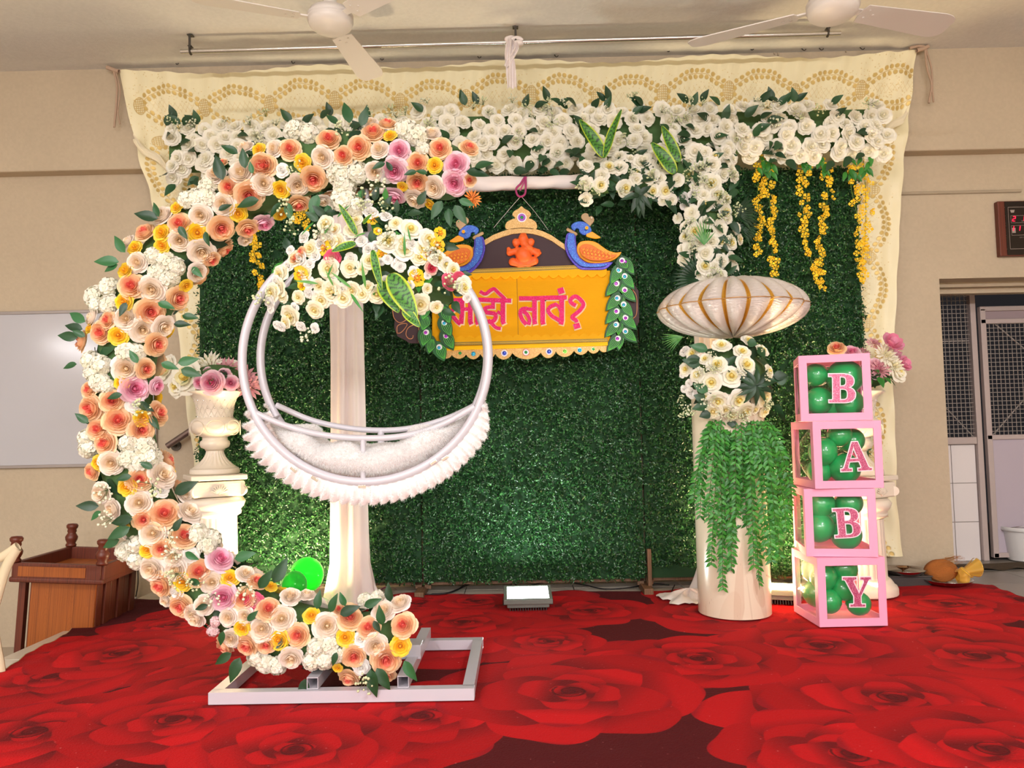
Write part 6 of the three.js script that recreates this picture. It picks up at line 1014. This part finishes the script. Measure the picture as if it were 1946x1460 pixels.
    slab('wing_panel', spline([[1332, 505], [1345, 470], [1385, 455], [1440, 462], [1500, 496], [1570, 538], [1640, 556], [1690, 558], [1640, 590], [1560, 610], [1480, 612], [1410, 598], [1355, 560]], f, 90), 0.034, 0.0015, amberD, 0.001, 1, wing);
    const lat = []; for (let i = 0; i < 9; i++) for (const d of [-1, 1]) { const x0 = 1362 + i * 36, p = f(x0 - d * 34, 482 + i * 8), q = f(x0 + d * 34, 592 + Math.min(10, i * 4)); const cx = (x0 - 1332) / 360; if (cx > 0.86) continue; lat.push(tube([[p[0], p[1], 0.0375], [q[0], q[1], 0.0375]], 0.0009, 3, 5)); }
    part('wing_lattice', merge(lat), std(0xd8640a, 0.5), wing);
    for (let i = 0; i < 8; i++) for (let k = 0; k < 3; k++) { const x = 1372 + i * 36 + k * 4, y = 506 + k * 30 + i * 7; if (y > 598 - 0 || x > 1650) continue; const [a2, b2] = f(x, y); part('wing_tile', rbox(0.0095, 0.0095, 0.003, 0.001), amber, wing, [a2, b2, 0.0365], [0, 0, 0.62]); }
  };
  bird(1, B);
  bird(-1, (x, y) => { const lx = 415 - (x - 1200) * 1.0 + 0, ly = y + 32 + (lx < 400 ? 4 : 0); return B(lx, ly); });
  // feather borders: one leaf-shaped plume at a time, with glowing green ribs and an eye
  const plumeG = [0x12562a, 0x0f4c24, 0x166232].map((c) => std(c, 0.5)), ribM = std(0x6fe85a, 0.45);
  const plume = (x, y, ang, len, wid, z, f, eye) => {
    const [px, py] = f(x, y), L = len * u, Wd = wid * u, c = new THREE.Shape(); c.moveTo(0, 0); c.bezierCurveTo(Wd * 0.75, L * 0.12, Wd * 0.7, L * 0.62, 0.12 * Wd, L); c.bezierCurveTo(-Wd * 0.35, L * 0.75, -Wd * 0.75, L * 0.3, 0, 0);
    const m = part('feather', extrude(c, 0.004, 0.002, 2, 10), plumeG[Math.floor(rnd() * 3)], t, [px, py, z], [0, 0, ang]);
    const rib = []; for (let i = 0; i < 6; i++) { const k = (i - 2.5) / 3.2; rib.push(tube([[k * Wd * 0.16, L * 0.2, 0.0062], [k * Wd * 0.42, L * 0.52, 0.0062], [k * Wd * 0.12 + Wd * 0.06, L * 0.92 - Math.abs(k) * L * 0.1, 0.0062]], 0.0009, 8, 4)); }
    part('feather_ribs', merge(rib), ribM, m);
    if (eye) { const q = 22 * u; part('eye_disc', cyl(q, q, 0.002, 20).rotateX(PI / 2), white, m, [Wd * 0.0, L * 0.32, 0.008]); part('eye_gem', new THREE.SphereGeometry(q * 0.6, 12, 8).scale(1, 1, 0.6), eye, m, [Wd * 0.04, L * 0.34, 0.0095]); }
  };
  reseed(156);
  // right column, tip directions alternate out to the right and down to the left
  const RP = [];
  for (let k = 0; k < 6; k++) { const e = () => rr(-0.15, 0.15); RP.push([1768 + rr(-8, 8), 930 - k * 106 + rr(-8, 8), -2.42 + e(), 190, 92, 0.006 + k * 0.004, k % 2 ? gPurple : gBlue]); RP.push([1788 + rr(-8, 8), 985 - k * 106 + rr(-8, 8), 2.5 + e(), 200, 92, 0.008 + k * 0.004, k % 2 ? gBlue : gPurple]); RP.push([1778, 960 - k * 106, 3.1 + e(), 170, 80, 0.004 + k * 0.004, null]); }
  RP.push([1760, 410, -2.45, 120, 110, 0.032, gPurple]);
  RP.forEach(([x, y, a, l, w, z, e]) => plume(x, y, a, l, w, z, S, e));
  const LP = [[365, 1050, -2.7, 170, 110, 0.006, gBlue], [410, 960, -2.6, 190, 110, 0.01, gPurple], [300, 930, 2.95, 180, 115, 0.012, gPurple], [400, 860, -2.65, 190, 110, 0.015, gBlue], [400, 760, -2.7, 190, 105, 0.018, null], [300, 840, 2.9, 150, 100, 0.02, null], [340, 1010, 2.95, 150, 90, 0.008, null], [300, 760, 2.9, 150, 90, 0.021, null], [390, 640, -2.7, 180, 100, 0.022, null]];
  LP.forEach(([x, y, a, l, w, z, e]) => plume(x, y, a, l, w, z + 0.014, S, e));
  // lettering: glittered pink characters on cream cut-out shadows
  const stroke = (pts, w) => { // ribbon of even width along a polyline, round-free ends
    const P = pts.map((p) => T(...p)), h = w / 2 / 6.081 / ppm(ZS), Lf = [], Rt = [];
    P.forEach((p, i) => { const a = P[Math.max(0, i - 1)], b = P[Math.min(P.length - 1, i + 1)], d = [b[0] - a[0], b[1] - a[1]], n = Math.hypot(...d) || 1, k = [-d[1] / n * h, d[0] / n * h]; Lf.push([p[0] + k[0], p[1] + k[1]]); Rt.push([p[0] - k[0], p[1] - k[1]]); });
    return shapeOf([...Lf, ...Rt.reverse()]);
  };
  const curve = (pts, n = 16) => new THREE.CatmullRomCurve3(pts.map(([x, y]) => V(x, y, 0))).getPoints(n).map((p) => [p.x, p.y]);
  let order = 0;
  const letter = (name, strokes) => {
    order++;
    const grow = strokes.map(([p, w]) => [p.map(([x, y]) => [x + 6, y + 7]), w * 1.16 + 14]);
    const ext = (p, k) => { const a = p[0], b = p[1], c = p[p.length - 2], d = p[p.length - 1], n1 = Math.hypot(a[0] - b[0], a[1] - b[1]), n2 = Math.hypot(d[0] - c[0], d[1] - c[1]); return [[a[0] + (a[0] - b[0]) / n1 * k, a[1] + (a[1] - b[1]) / n1 * k], ...p.slice(1, -1), [d[0] + (d[0] - c[0]) / n2 * k, d[1] + (d[1] - c[1]) / n2 * k]]; };
    const m = part(name, uvXY(merge(strokes.map(([p, w], i) => extrude(stroke(p, w * 1.16), 0.003 + i * 0.00013, 0)))), pinkG, t, [0, 0, 0.0078 + order * 0.0007]);
    part('letter_backing', merge(grow.map(([p, w], i) => extrude(stroke(ext(p, 7), w), 0.0022 + i * 0.0001, 0))), cream, m, [0, 0, -0.0028 - order * 0.0006]);
  };
  const head = (x0, y0, x1, y1) => [[[x0, y0], [x1, y1]], 42];
  letter('letter_ma', [head(75, 312, 372, 308), [[[232, 320], [232, 470], [222, 585]], 46], [curve([[232, 412], [160, 408], [105, 445], [95, 462]]), 40], [curve([[90, 450], [130, 500], [175, 555], [215, 588]]), 40], [[[180, 418], [330, 412]], 34], [[[328, 320], [328, 560], [342, 590]], 46]]);
  letter('letter_aa', [head(360, 308, 440, 306), [[[408, 320], [408, 560], [420, 590]], 46]]);
  letter('letter_jha', [head(420, 306, 800, 318), [[[590, 320], [590, 390]], 38], [curve([[612, 392], [540, 392], [492, 412], [520, 450], [575, 462]]), 36], [curve([[505, 452], [560, 460], [612, 470], [622, 510], [590, 555], [530, 560], [480, 530]]), 40], [curve([[540, 540], [580, 585], [630, 630], [680, 640]]), 34], [[[690, 470], [640, 445]], 34], [[[705, 320], [705, 560], [718, 586]], 46]]);
  letter('vowel_mark', [[curve([[440, 212], [500, 240], [560, 200], [600, 182], [650, 225], [730, 300]], 24), 34]]);
  letter('letter_na', [head(890, 292, 1100, 290), [[[1068, 300], [1068, 560], [1075, 590]], 46], [[[1068, 420], [960, 410]], 34], [curve([[985, 408], [920, 420], [905, 470], [930, 540], [975, 590]]), 40], [curve([[940, 440], [985, 480], [1010, 540], [1000, 595]]), 36]]);
  letter('letter_aa', [head(1080, 290, 1210, 286), [[[1162, 300], [1162, 560], [1170, 592]], 46]]);
  letter('letter_va', [head(1190, 286, 1440, 280), [[[1382, 290], [1382, 550], [1372, 592]], 46], [curve([[1312, 362], [1250, 390], [1225, 430], [1265, 490], [1320, 525], [1370, 560]]), 38], [curve([[1300, 350], [1345, 385], [1370, 440]]), 30]]);
  letter('nasal_dot', [[[[1340, 215], [1405, 195]], 58]]);
  letter('question_mark', [[curve([[1545, 375], [1500, 350], [1480, 320], [1510, 280], [1545, 270], [1600, 310], [1632, 360], [1600, 420], [1545, 470], [1500, 510], [1545, 545], [1555, 568]], 40), 38], [[[1520, 620], [1590, 600]], 52]]);
  // purple loop and two threads up to the bar
  const lp = (px, py, z) => { const p = atZ(px, py, ZS); return V(p.x - O.x, p.y - O.y, z); };
  part('hanging_loop', new THREE.TubeGeometry(new THREE.CatmullRomCurve3([lp(998, 340, 0.03), lp(990, 352, 0.03), lp(981, 362, 0.026), lp(984, 374, 0.022), lp(990, 376, 0.02), lp(997, 372, 0.022), lp(999, 360, 0.026), lp(999, 348, 0.03)], true), 50, 0.0055, 8, true), phys(0x9c2a66, 0.6), t);
  part('hanging_loop', surf((a, v) => { const p = lp(999 - v * 12 + a * 3, 340 + v * 26, 0.034 - v * 0.004); return p.toArray(); }, 4, 8), phys(0xa4306c, 0.6), t);
  part('hanging_thread', tube([lp(990, 375, 0.02), lp(965, 402, 0.008), lp(938, 434, 0.006)], 0.001, 8, 5), M.whiteCloth, t);
  part('hanging_thread', tube([lp(990, 375, 0.02), lp(1015, 402, 0.008), lp(1042, 438, 0.006)], 0.0008, 8, 5), M.whiteCloth, t);
}
// ---------------------------------------------------------------- floodlights, each with the light it gives
function floodlight(label, px, py, z, turn, tilt, [color, power], s = 1) {
  const p = atZ(px, py, z), t = thing('floodlight', label, 'floodlight', [p.x, 0.012, z], turn);
  const w = 0.235 * s, d = 0.19 * s, hz = 0.04;
  const g = new THREE.Group(); g.name = 'lamp_head'; t.add(g); g.position.y = 0.05; g.rotation.x = tilt;
  const grey = phys(0x747b74, 0.45), frame = shapeOf([[-w / 2, -d / 2], [w / 2, -d / 2], [w / 2, d / 2], [-w / 2, d / 2]]); frame.holes.push(new THREE.Path([[-1, -1], [-1, 1], [1, 1], [1, -1]].map(([a, b]) => new THREE.Vector2(a * (w / 2 - 0.017), b * (d / 2 - 0.017)))));
  part('housing', merge([extrude(frame, 0.02, 0.002).rotateX(-PI / 2).translate(0, 0.0, 0), rbox(w - 0.03, 0.03, d - 0.03, 0.006, 0, -0.012, 0)]), grey, g);
  const fins = []; for (let i = 0; i < 15; i++) fins.push(box(0.004, 0.022, d - 0.05, -w / 2 + 0.03 + i * (w - 0.06) / 14, -0.036, 0));
  part('cooling_fins', merge(fins), std(0x3a3f3c, 0.5), g);
  part('lamp_glass', box(w - 0.036, 0.004, d - 0.036, 0, 0.013, 0), new THREE.MeshStandardMaterial({ color: 0xffffff, emissive: color, emissiveIntensity: 7 }), g);
  part('bracket', merge([box(0.004, 0.03, 0.025, -w / 2 - 0.004, -0.02, 0), box(0.004, 0.03, 0.025, w / 2 + 0.004, -0.02, 0), box(w + 0.012, 0.004, 0.025, 0, -0.036, 0)]), M.darkSteel, g);
  const l = new THREE.RectAreaLight(color, power, w - 0.036, d - 0.036); l.position.set(0, 0.018, 0); l.rotation.x = PI / 2; l.castShadow = true; g.add(l);
  return t;
}
floodlight('grey floodlight with a glowing cool white face lying on the carpet edge under the sign', 1003, 1140, -3.84, 0.02, 0.17, FLOOD.center);
floodlight('warm glowing floodlight on the carpet between the white column and the Y box', 1482, 1128, -3.86, -0.3, 0.02, FLOOD.right);
floodlight('warm floodlight on the floor behind the arch, lighting the left urn pedestal', 545, 1132, -3.84, 0.3, -0.3, FLOOD.left);
// two loose balloons beside the draped post
{
  const green = phys(0x1ee050, 0.85, { transmission: 0.6, thickness: 0, clearcoat: 0.7, clearcoatRoughness: 0.08 });
  const geo = lathe(Array.from({ length: 22 }, (_, i) => { const a = i / 21 * PI; return [Math.max(0, Math.sin(a)), -Math.cos(a) * (i < 11 ? 1.1 : 1)]; }), 36);
  const knot = merge([lathe([[0, -1.09], [0.04, -1.12], [0.09, -1.2], [0.1, -1.22], [0.04, -1.2], [0, -1.18]], 12)]);
  [[583, 1091, -3.72, 31, 'larger bright green balloon resting against the draped post behind the arch', 0.3], [559, 1112, -3.62, 24, 'smaller bright green balloon in front of the larger one behind the arch', PI]].forEach(([x, y, z, r, l, rot]) => {
    const p = atZ(x, y, z), b = thing('green_balloon', l, 'balloon', p, 0); b.rotation.z = rot;
    part('balloon_skin', geo, green, b).scale.setScalar(r / ppm(z)); part('balloon_knot', knot, green, b).scale.setScalar(r / ppm(z));
  });
}
// cables over the tiles
function cable(label, pts, r = 0.0035) {
  const c = pts.map(([x, y, h]) => onFloor(x, y, h ?? 0.016)), t = thing('power_cable', label, 'cable', [c[0].x, 0, c[0].z]);
  part('cable_sheath', tube(c.map((p) => p.clone().sub(t.position)), r, 90, 6), M.cable, t);
}
cable('thin black twin cable running left from the central floodlight over the pale tiles', [[985, 1118], [975, 1108], [950, 1104], [920, 1108], [890, 1110], [870, 1120], [850, 1127], [820, 1129]]);
cable('thin black cable looping from the central floodlight to the draped post foot', [[970, 1116], [968, 1106], [940, 1106], [905, 1106], [885, 1114], [850, 1128], [800, 1130]], 0.003);
cable('thin black cable running right from the central floodlight towards the pooled white cloth', [[1010, 1112], [1060, 1104], [1110, 1112], [1150, 1120], [1190, 1118], [1240, 1110], [1272, 1112]]);
cable('thin dark cable looped on the carpet by the pooled cloth left of the white column', [[1282, 1112, 0.022], [1276, 1128, 0.018], [1282, 1138, 0.018], [1305, 1139, 0.018], [1330, 1133, 0.018]], 0.0028);
{
  const z = ZW + 0.02, a = atZ(262, 1098, z), t = thing('hanging_wire', 'black wire with a white plug hanging behind the arch above the carpet corner', 'cable', [a.x, a.y, z]);
  const q = (x, y) => atZ(x, y, z).sub(t.position);
  part('cable_sheath', tube([q(262, 1080), q(262, 1112), q(257, 1138), q(250, 1160)], 0.003, 30, 6), M.cable, t);
  part('plug', merge([cyl(0.012, 0.012, 0.03, 12).rotateZ(PI / 2).translate(0, 0, 0.01), cyl(0.006, 0.006, 0.02, 10).rotateZ(PI / 2).translate(-0.02, 0, 0.01)]), M.fanWhite, t, q(256, 1138));
  const gold = thing('floor_cloth', 'crumpled gold cloth end lying on the tiles behind the right floodlight', 'cloth', onFloor(1478, 1122, 0.0));
  part('cloth_fold', surf((u, v) => { const a2 = u * 2 * PI, qq = v * (1 + 0.2 * Math.sin(a2 * 4)); return [Math.cos(a2) * qq * 0.13, 0.004 + 0.025 * (1 - v) * (0.6 + 0.4 * Math.sin(a2 * 5 + v * 6)), Math.sin(a2) * qq * 0.06]; }, 60, 10), phys(0xe0c48a, 0.6), gold);
}
// ---------------------------------------------------------------- ceiling fans
function fan(label, px, py, z, angles, roll) {
  const p = atZ(px, py, z), t = thing('ceiling_fan', label, 'ceiling fan', [p.x, p.y, z]);
  const down = CEIL - p.y;
  part('motor_housing', lathe([[0, -0.045], [0.03, -0.044], [0.075, -0.032], [0.092, -0.018], [0.096, -0.008], [0.096, 0.0], [0.1, 0.002], [0.1, 0.012], [0.096, 0.014], [0.1, 0.017], [0.1, 0.028], [0.094, 0.032], [0.09, 0.045], [0.06, 0.06], [0.03, 0.066], [0, 0.068]], 56), M.fanWhite, t);
  part('rod_canopy', lathe([[0.013, 0.062], [0.036, 0.066], [0.034, 0.08], [0.02, 0.125], [0.013, 0.135]], 30), M.fanWhite, t);
  part('down_rod', cyl(0.012, 0.012, down - 0.06, 16), M.fanWhite, t, [0, 0.06 + (down - 0.06) / 2, 0]);
  part('ceiling_cup', lathe([[0.013, down - 0.09], [0.05, down - 0.06], [0.056, down], [0, down]], 30), M.fanWhite, t);
  for (const a of angles) {
    const b = part('blade', (() => { const s = new THREE.Shape(); s.moveTo(0.14, -0.045); s.lineTo(0.50, -0.066); s.quadraticCurveTo(0.565, -0.062, 0.57, -0.03); s.lineTo(0.572, 0.03); s.quadraticCurveTo(0.565, 0.066, 0.5, 0.068); s.lineTo(0.14, 0.05); s.quadraticCurveTo(0.12, 0.0, 0.14, -0.045); return extrude(s, 0.0025, 0.0008).rotateX(-PI / 2); })(), M.fanWhite, t, [0, 0.004, 0]);
    b.rotation.set(0, a, 0); b.rotateX(roll);
    part('blade_arm', merge([box(0.1, 0.006, 0.03, 0.125, 0.004, 0), box(0.05, 0.005, 0.06, 0.17, 0.005, 0), ...[[0.16, 0.02], [0.16, -0.02], [0.19, 0]].map(([x, zz]) => cyl(0.005, 0.005, 0.006, 8).translate(x, -0.001, zz))]), M.fanWhite, b);
  }
}
fan('white ceiling fan at the top left with one blade lowered towards the gold curtain', 628, 42, -3.3, [1.42, 1.42 + 2.094, 1.42 + 4.189], -0.2);
fan('white ceiling fan at the top right above the end of the steel rod', 1583, 18, -2.95, [0.3, 2.66, 4.6], -0.2);
// ---------------------------------------------------------------- lectern and plastic chair at the left
{
  const zl = -3.55, fl = atZ(20, 1268, zl), fr = atZ(158, 1205, zl);
  const t = thing('wooden_lectern', 'brown wooden lectern with turned finials and a fluted side below the stage edge', 'lectern', [atZ(88, 1270, zl).x, HALL, zl - 0.22]);
  const w = 0.29, d = 0.4, h = atZ(100, 1100, zl).y - HALL, T = 0.02;
  t.rotation.set(0, 0.05, -0.06);
  part('front_panel', uvBox(box(w, h, T, 0.02, h / 2, d / 2 - 0.01), 2.4), M.wood, t);
  part('side_post', uvBox(box(0.03, h, 0.03, -w / 2 - 0.03, h / 2, d / 2 - 0.03), 2), M.woodDark, t); part('side_panel', uvBox(box(0.02, h, d - 0.06, -w / 2 + 0.01, h / 2, 0), 2), M.woodDark, t);
  for (let i = 0; i < 6; i++) part('slat', uvBox(rbox(0.018, h, d / 6 - 0.012, 0.004, w / 2 + 0.015 + (i % 2) * 0.006, h / 2, d / 2 - 0.04 - i * d / 6), 2), M.woodDark, t);
  part('back_panel', uvBox(box(w, h, T, 0.02, h / 2, -d / 2 + 0.01), 2), M.woodDark, t);
  const tw = w + 0.1, td = d + 0.08, rail = (x, z, lx, lz, nm = 'top_rail') => part(nm, uvBox(rbox(lx, 0.075, lz, 0.004, x, h + 0.035, z), 2), M.woodDark, t);
  part('top_moulding', uvBox(rbox(tw + 0.03, 0.024, td + 0.03, 0.008, 0.01, h - 0.004, 0), 2), M.woodDark, t);
  rail(0.01, td / 2, tw, 0.024); rail(0.01, -td / 2, tw, 0.024); rail(-tw / 2 + 0.01, 0, 0.024, td); rail(tw / 2 + 0.01, 0, 0.024, td);
  part('inlay_panel', uvBox(box(tw - 0.09, 0.045, 0.004, -0.01, h + 0.035, td / 2 + 0.0125), 2.4), M.wood, t);
  part('desk_board', uvBox(box(tw - 0.02, 0.012, td - 0.02, 0.01, h + 0.008, 0), 2), M.wood, t);
  const fin = lathe([[0, 0], [0.024, 0], [0.026, 0.01], [0.02, 0.018], [0.028, 0.036], [0.03, 0.05], [0.022, 0.064], [0.018, 0.07], [0.022, 0.078], [0.02, 0.09], [0.026, 0.096], [0.028, 0.108], [0.022, 0.116], [0, 0.119]], 24);
  for (const [x, z] of [[-tw / 2 + 0.01, td / 2], [tw / 2 + 0.01, td / 2], [-tw / 2 + 0.01, -td / 2], [tw / 2 + 0.01, -td / 2]]) part('finial', fin, M.woodDark, t, [x, h + 0.072, z]);
}
{
  const z = -2.95, p = (x, y) => atZ(x, y, z), O = p(-60, 1200), t = thing('plastic_chair', 'edge of a beige plastic chair back at the far left beside the lectern', 'chair', [O.x, HALL, z]);
  const q = (x, y, dz = 0) => { const a = p(x, y); return V(a.x - O.x, a.y - HALL, dz); }, beige = phys(0xd6c6a4, 0.5);
  const band = (name, pts, w, th) => part(name, surf((u, v) => { const c = new THREE.CatmullRomCurve3(pts), a = c.getPoint(u), tg = c.getTangent(u), f = v * 2 * PI; const n = V(-tg.y, tg.x, 0).normalize(); return [a.x + n.x * Math.cos(f) * w, a.y + n.y * Math.cos(f) * w, a.z + Math.sin(f) * th]; }, 40, 12), beige, t);
  band('back_frame', [q(-90, 1080), q(-40, 1066), q(0, 1060), q(20, 1048), q(34, 1038)], 0.017, 0.012);
  band('side_frame', [q(32, 1042), q(12, 1078), q(-3, 1125), q(-14, 1175), q(-8, 1225), q(0, 1270), q(2, 1320)], 0.019, 0.014);
  part('back_slats', merge([-30, -55, -80].map((x) => surf((u, v) => { const a = q(x + u * 12, 1075 + v * 150); return [a.x, a.y, 0.004 * Math.sin(u * 3)]; }, 3, 10))), beige, t);
  part('seat', rbox(0.42, 0.03, 0.42, 0.012), beige, t, [-0.12, q(0, 1330).y + 0.0, -0.2]);
  for (const [x, zz] of [[0.06, -0.02], [-0.3, -0.02], [0.06, -0.38], [-0.3, -0.38]]) part('leg', merge([box(0.04, q(0, 1330).y, 0.012, x, q(0, 1330).y / 2, zz), box(0.012, q(0, 1330).y, 0.04, x + 0.014, q(0, 1330).y / 2, zz + 0.014)]), beige, t);
}
// ---------------------------------------------------------------- plates, coconut and net pouch at the right
{
  const p = atZ(1718, 1082, -4.24), st = std(0xb8b4b0, 0.18, { metalness: 1 });
  const pl = (r, name, label, pos, y = 0.03) => { const t = thing('steel_plate', label, 'plate', [pos.x, 0.002, pos.z]); part('plate_dish', lathe([[0, 0.004], [r * 0.72, 0.004], [r * 0.9, 0.02], [r, 0.028], [r + 0.004, 0.029], [r + 0.003, 0.026], [r * 0.92, 0.016], [r * 0.74, 0], [0, 0]], 56), st, t); return t; };
  const stool = thing('dark_tray', 'low dark box under the steel plate beside the right urn', 'box', [p.x - 0.01, 0, p.z - 0.02]);
  part('tray_body', rbox(0.26, 0.055, 0.16, 0.01, 0, 0.0275, 0), std(0x3b3634, 0.6), stool); part('tray_lid', rbox(0.265, 0.006, 0.165, 0.002, 0, 0.057, 0), std(0x4a4441, 0.5), stool);
  const a = pl(0.11, 'steel_plate', 'shiny steel plate holding a small lamp cup beside the curtain foot', { x: p.x, z: p.z }); a.position.y = 0.061;
  const cup = thing('lamp_cup', 'small footed brass lamp cup standing in the steel plate', 'oil lamp', [p.x - 0.005, 0.0665, p.z]);
  part('cup_bowl', lathe([[0, 0.0], [0.022, 0.0], [0.022, 0.003], [0.006, 0.008], [0.006, 0.016], [0.024, 0.024], [0.034, 0.034], [0.031, 0.034], [0.02, 0.027], [0, 0.024]], 30), std(0x9c7a5c, 0.25, { metalness: 1 }), cup);
  part('cup_spout', new THREE.ConeGeometry(0.008, 0.02, 10).rotateZ(-PI / 2).translate(0.036, 0.031, 0), std(0x9c7a5c, 0.25, { metalness: 1 }), cup);
  const c0 = onFloor(1805, 1117), b = pl(0.125, 'steel_plate', 'steel plate holding the coconut and gold net pouch at the carpet corner', { x: c0.x, z: c0.z - 0.03 }); b.position.y = 0.013;
  const husk = noiseTex(256, 0.5, 0.5, [2, 6, 20], 161); husk.repeat.set(3, 1);
  const z = c0.z - 0.03, cc = atZ(1790, 1092, z - 0.02), co = thing('coconut', 'brown fibrous coconut lying on the steel plate at the carpet corner', 'coconut', [cc.x, 0.078, z - 0.03]);
  part('coconut_husk', (() => { const g = new THREE.SphereGeometry(0.066, 36, 26); g.rotateZ(PI / 2 - 0.25); const ps = g.attributes.position; for (let i = 0; i < ps.count; i++) { const x = ps.getX(i), y = ps.getY(i), zz = ps.getZ(i), k = 1 + 0.35 * Math.max(0, Math.abs(x) / 0.066 - 0.35); ps.setXYZ(i, x * k * 1.1, y * 0.93 + 0.004 * Math.sin(zz * 120), zz * 0.93); } g.computeVertexNormals(); return g; })(), std(0xb06a2c, 0.9, { bumpMap: husk, bumpScale: 0.006 }), co);
  reseed(162); const fib = []; for (let i = 0; i < 46; i++) { const f = rr(-1, 1), r0 = 0.066; fib.push(tube([[rr(-0.03, 0.06), Math.cos(f) * r0 * 0.9, Math.sin(f) * r0], [rr(0.02, 0.09), Math.cos(f) * r0 * 1.02, Math.sin(f) * r0 * 1.05], [rr(0.07, 0.13), Math.cos(f) * r0 * rr(0.9, 1.3), Math.sin(f) * r0]], 0.0006, 5, 3)); }
  part('coconut_fibre', merge(fib), std(0xb87f4a, 0.9), co);
  const np = thing('net_pouch', 'gold organza net pouch tied at the neck lying against the coconut', 'pouch', [cc.x + 0.075, 0.02, z + 0.045]);
  const net = phys(0xf2c24a, 0.5, { transmission: 0.45, thickness: 0, roughness: 0.6, sheen: 0.6, sheenColor: new THREE.Color(1, 0.9, 0.5) });
  part('pouch_body', surf((u, v) => { const a2 = u * 2 * PI, r = (0.052 * Math.sin(Math.min(1, v * 1.15 + 0.12) * PI) ** 0.8 + 0.01) * (1 + 0.08 * Math.sin(a2 * 6 + v * 4)); return [-0.03 + 0.08 * v + 0.0, 0.04 + Math.cos(a2) * r * 0.75, Math.sin(a2) * r * 0.8]; }, 48, 14), net, np);
  part('pouch_frill', surf((u, v) => { const a2 = u * PI * 1.9, r = 0.012 + 0.052 * v; return [-0.01 + 0.085 * v, 0.058 + Math.cos(a2) * r * 0.75 + 0.028 * v, Math.sin(a2) * r * 0.9 + 0.006 * Math.sin(u * 30) * v]; }, 60, 10), net, np);
  part('frill_edge', tube(Array.from({ length: 24 }, (_, i) => { const a2 = i / 23 * PI * 1.9; return V(0.075, 0.058 + Math.cos(a2) * 0.048 + 0.028, Math.sin(a2) * 0.0576); }), 0.0018, 60, 6), std(0xf6d878, 0.4, { metalness: 0.4 }), np);
  part('tie_string', tube([[-0.024, 0.09, 0.03], [-0.01, 0.07, 0.05], [0.01, 0.052, 0.055]], 0.0016, 12, 5), std(0xf6d040, 0.4), np);
  const bp = onFloor(1740, 1102), bl = thing('blue_bag', 'crumpled blue plastic bag lying between the steel plates', 'bag', [bp.x, 0.002, bp.z - 0.03]);
  part('bag_sheet', surf((u, v) => { const a2 = u * 2 * PI, q = v * (1 + 0.2 * Math.sin(a2 * 3 + 1)); return [Math.cos(a2) * q * 0.085, 0.005 + 0.04 * (1 - v) ** 0.8 * (0.7 + 0.3 * Math.sin(a2 * 5 + v * 8)), Math.sin(a2) * q * 0.05]; }, 48, 10), phys(0x2a70c8, 0.35, { transmission: 0.2, thickness: 0 }), bl);
  part('bag_handle', tube([[-0.06, 0.01, 0.02], [-0.1, 0.03, 0.03], [-0.085, 0.01, 0.05]], 0.006, 14, 6), phys(0x3a86d8, 0.35), bl);
  const pk = thing('ribbon_scrap', 'scrap of magenta ribbon on the tiles beside the pooled white cloth', 'ribbon', onFloor(738, 1124, 0.014));
  part('ribbon_fold', surf((u, v) => [(u - 0.5) * 0.09, 0.02 * Math.sin(u * 3) + 0.012 * v, (v - 0.5) * 0.05], 10, 4), phys(0xb03a86, 0.5), pk);
}
scene.traverse((o) => { if (o.isMesh) shade(o); });
renderer.render(scene, camera);
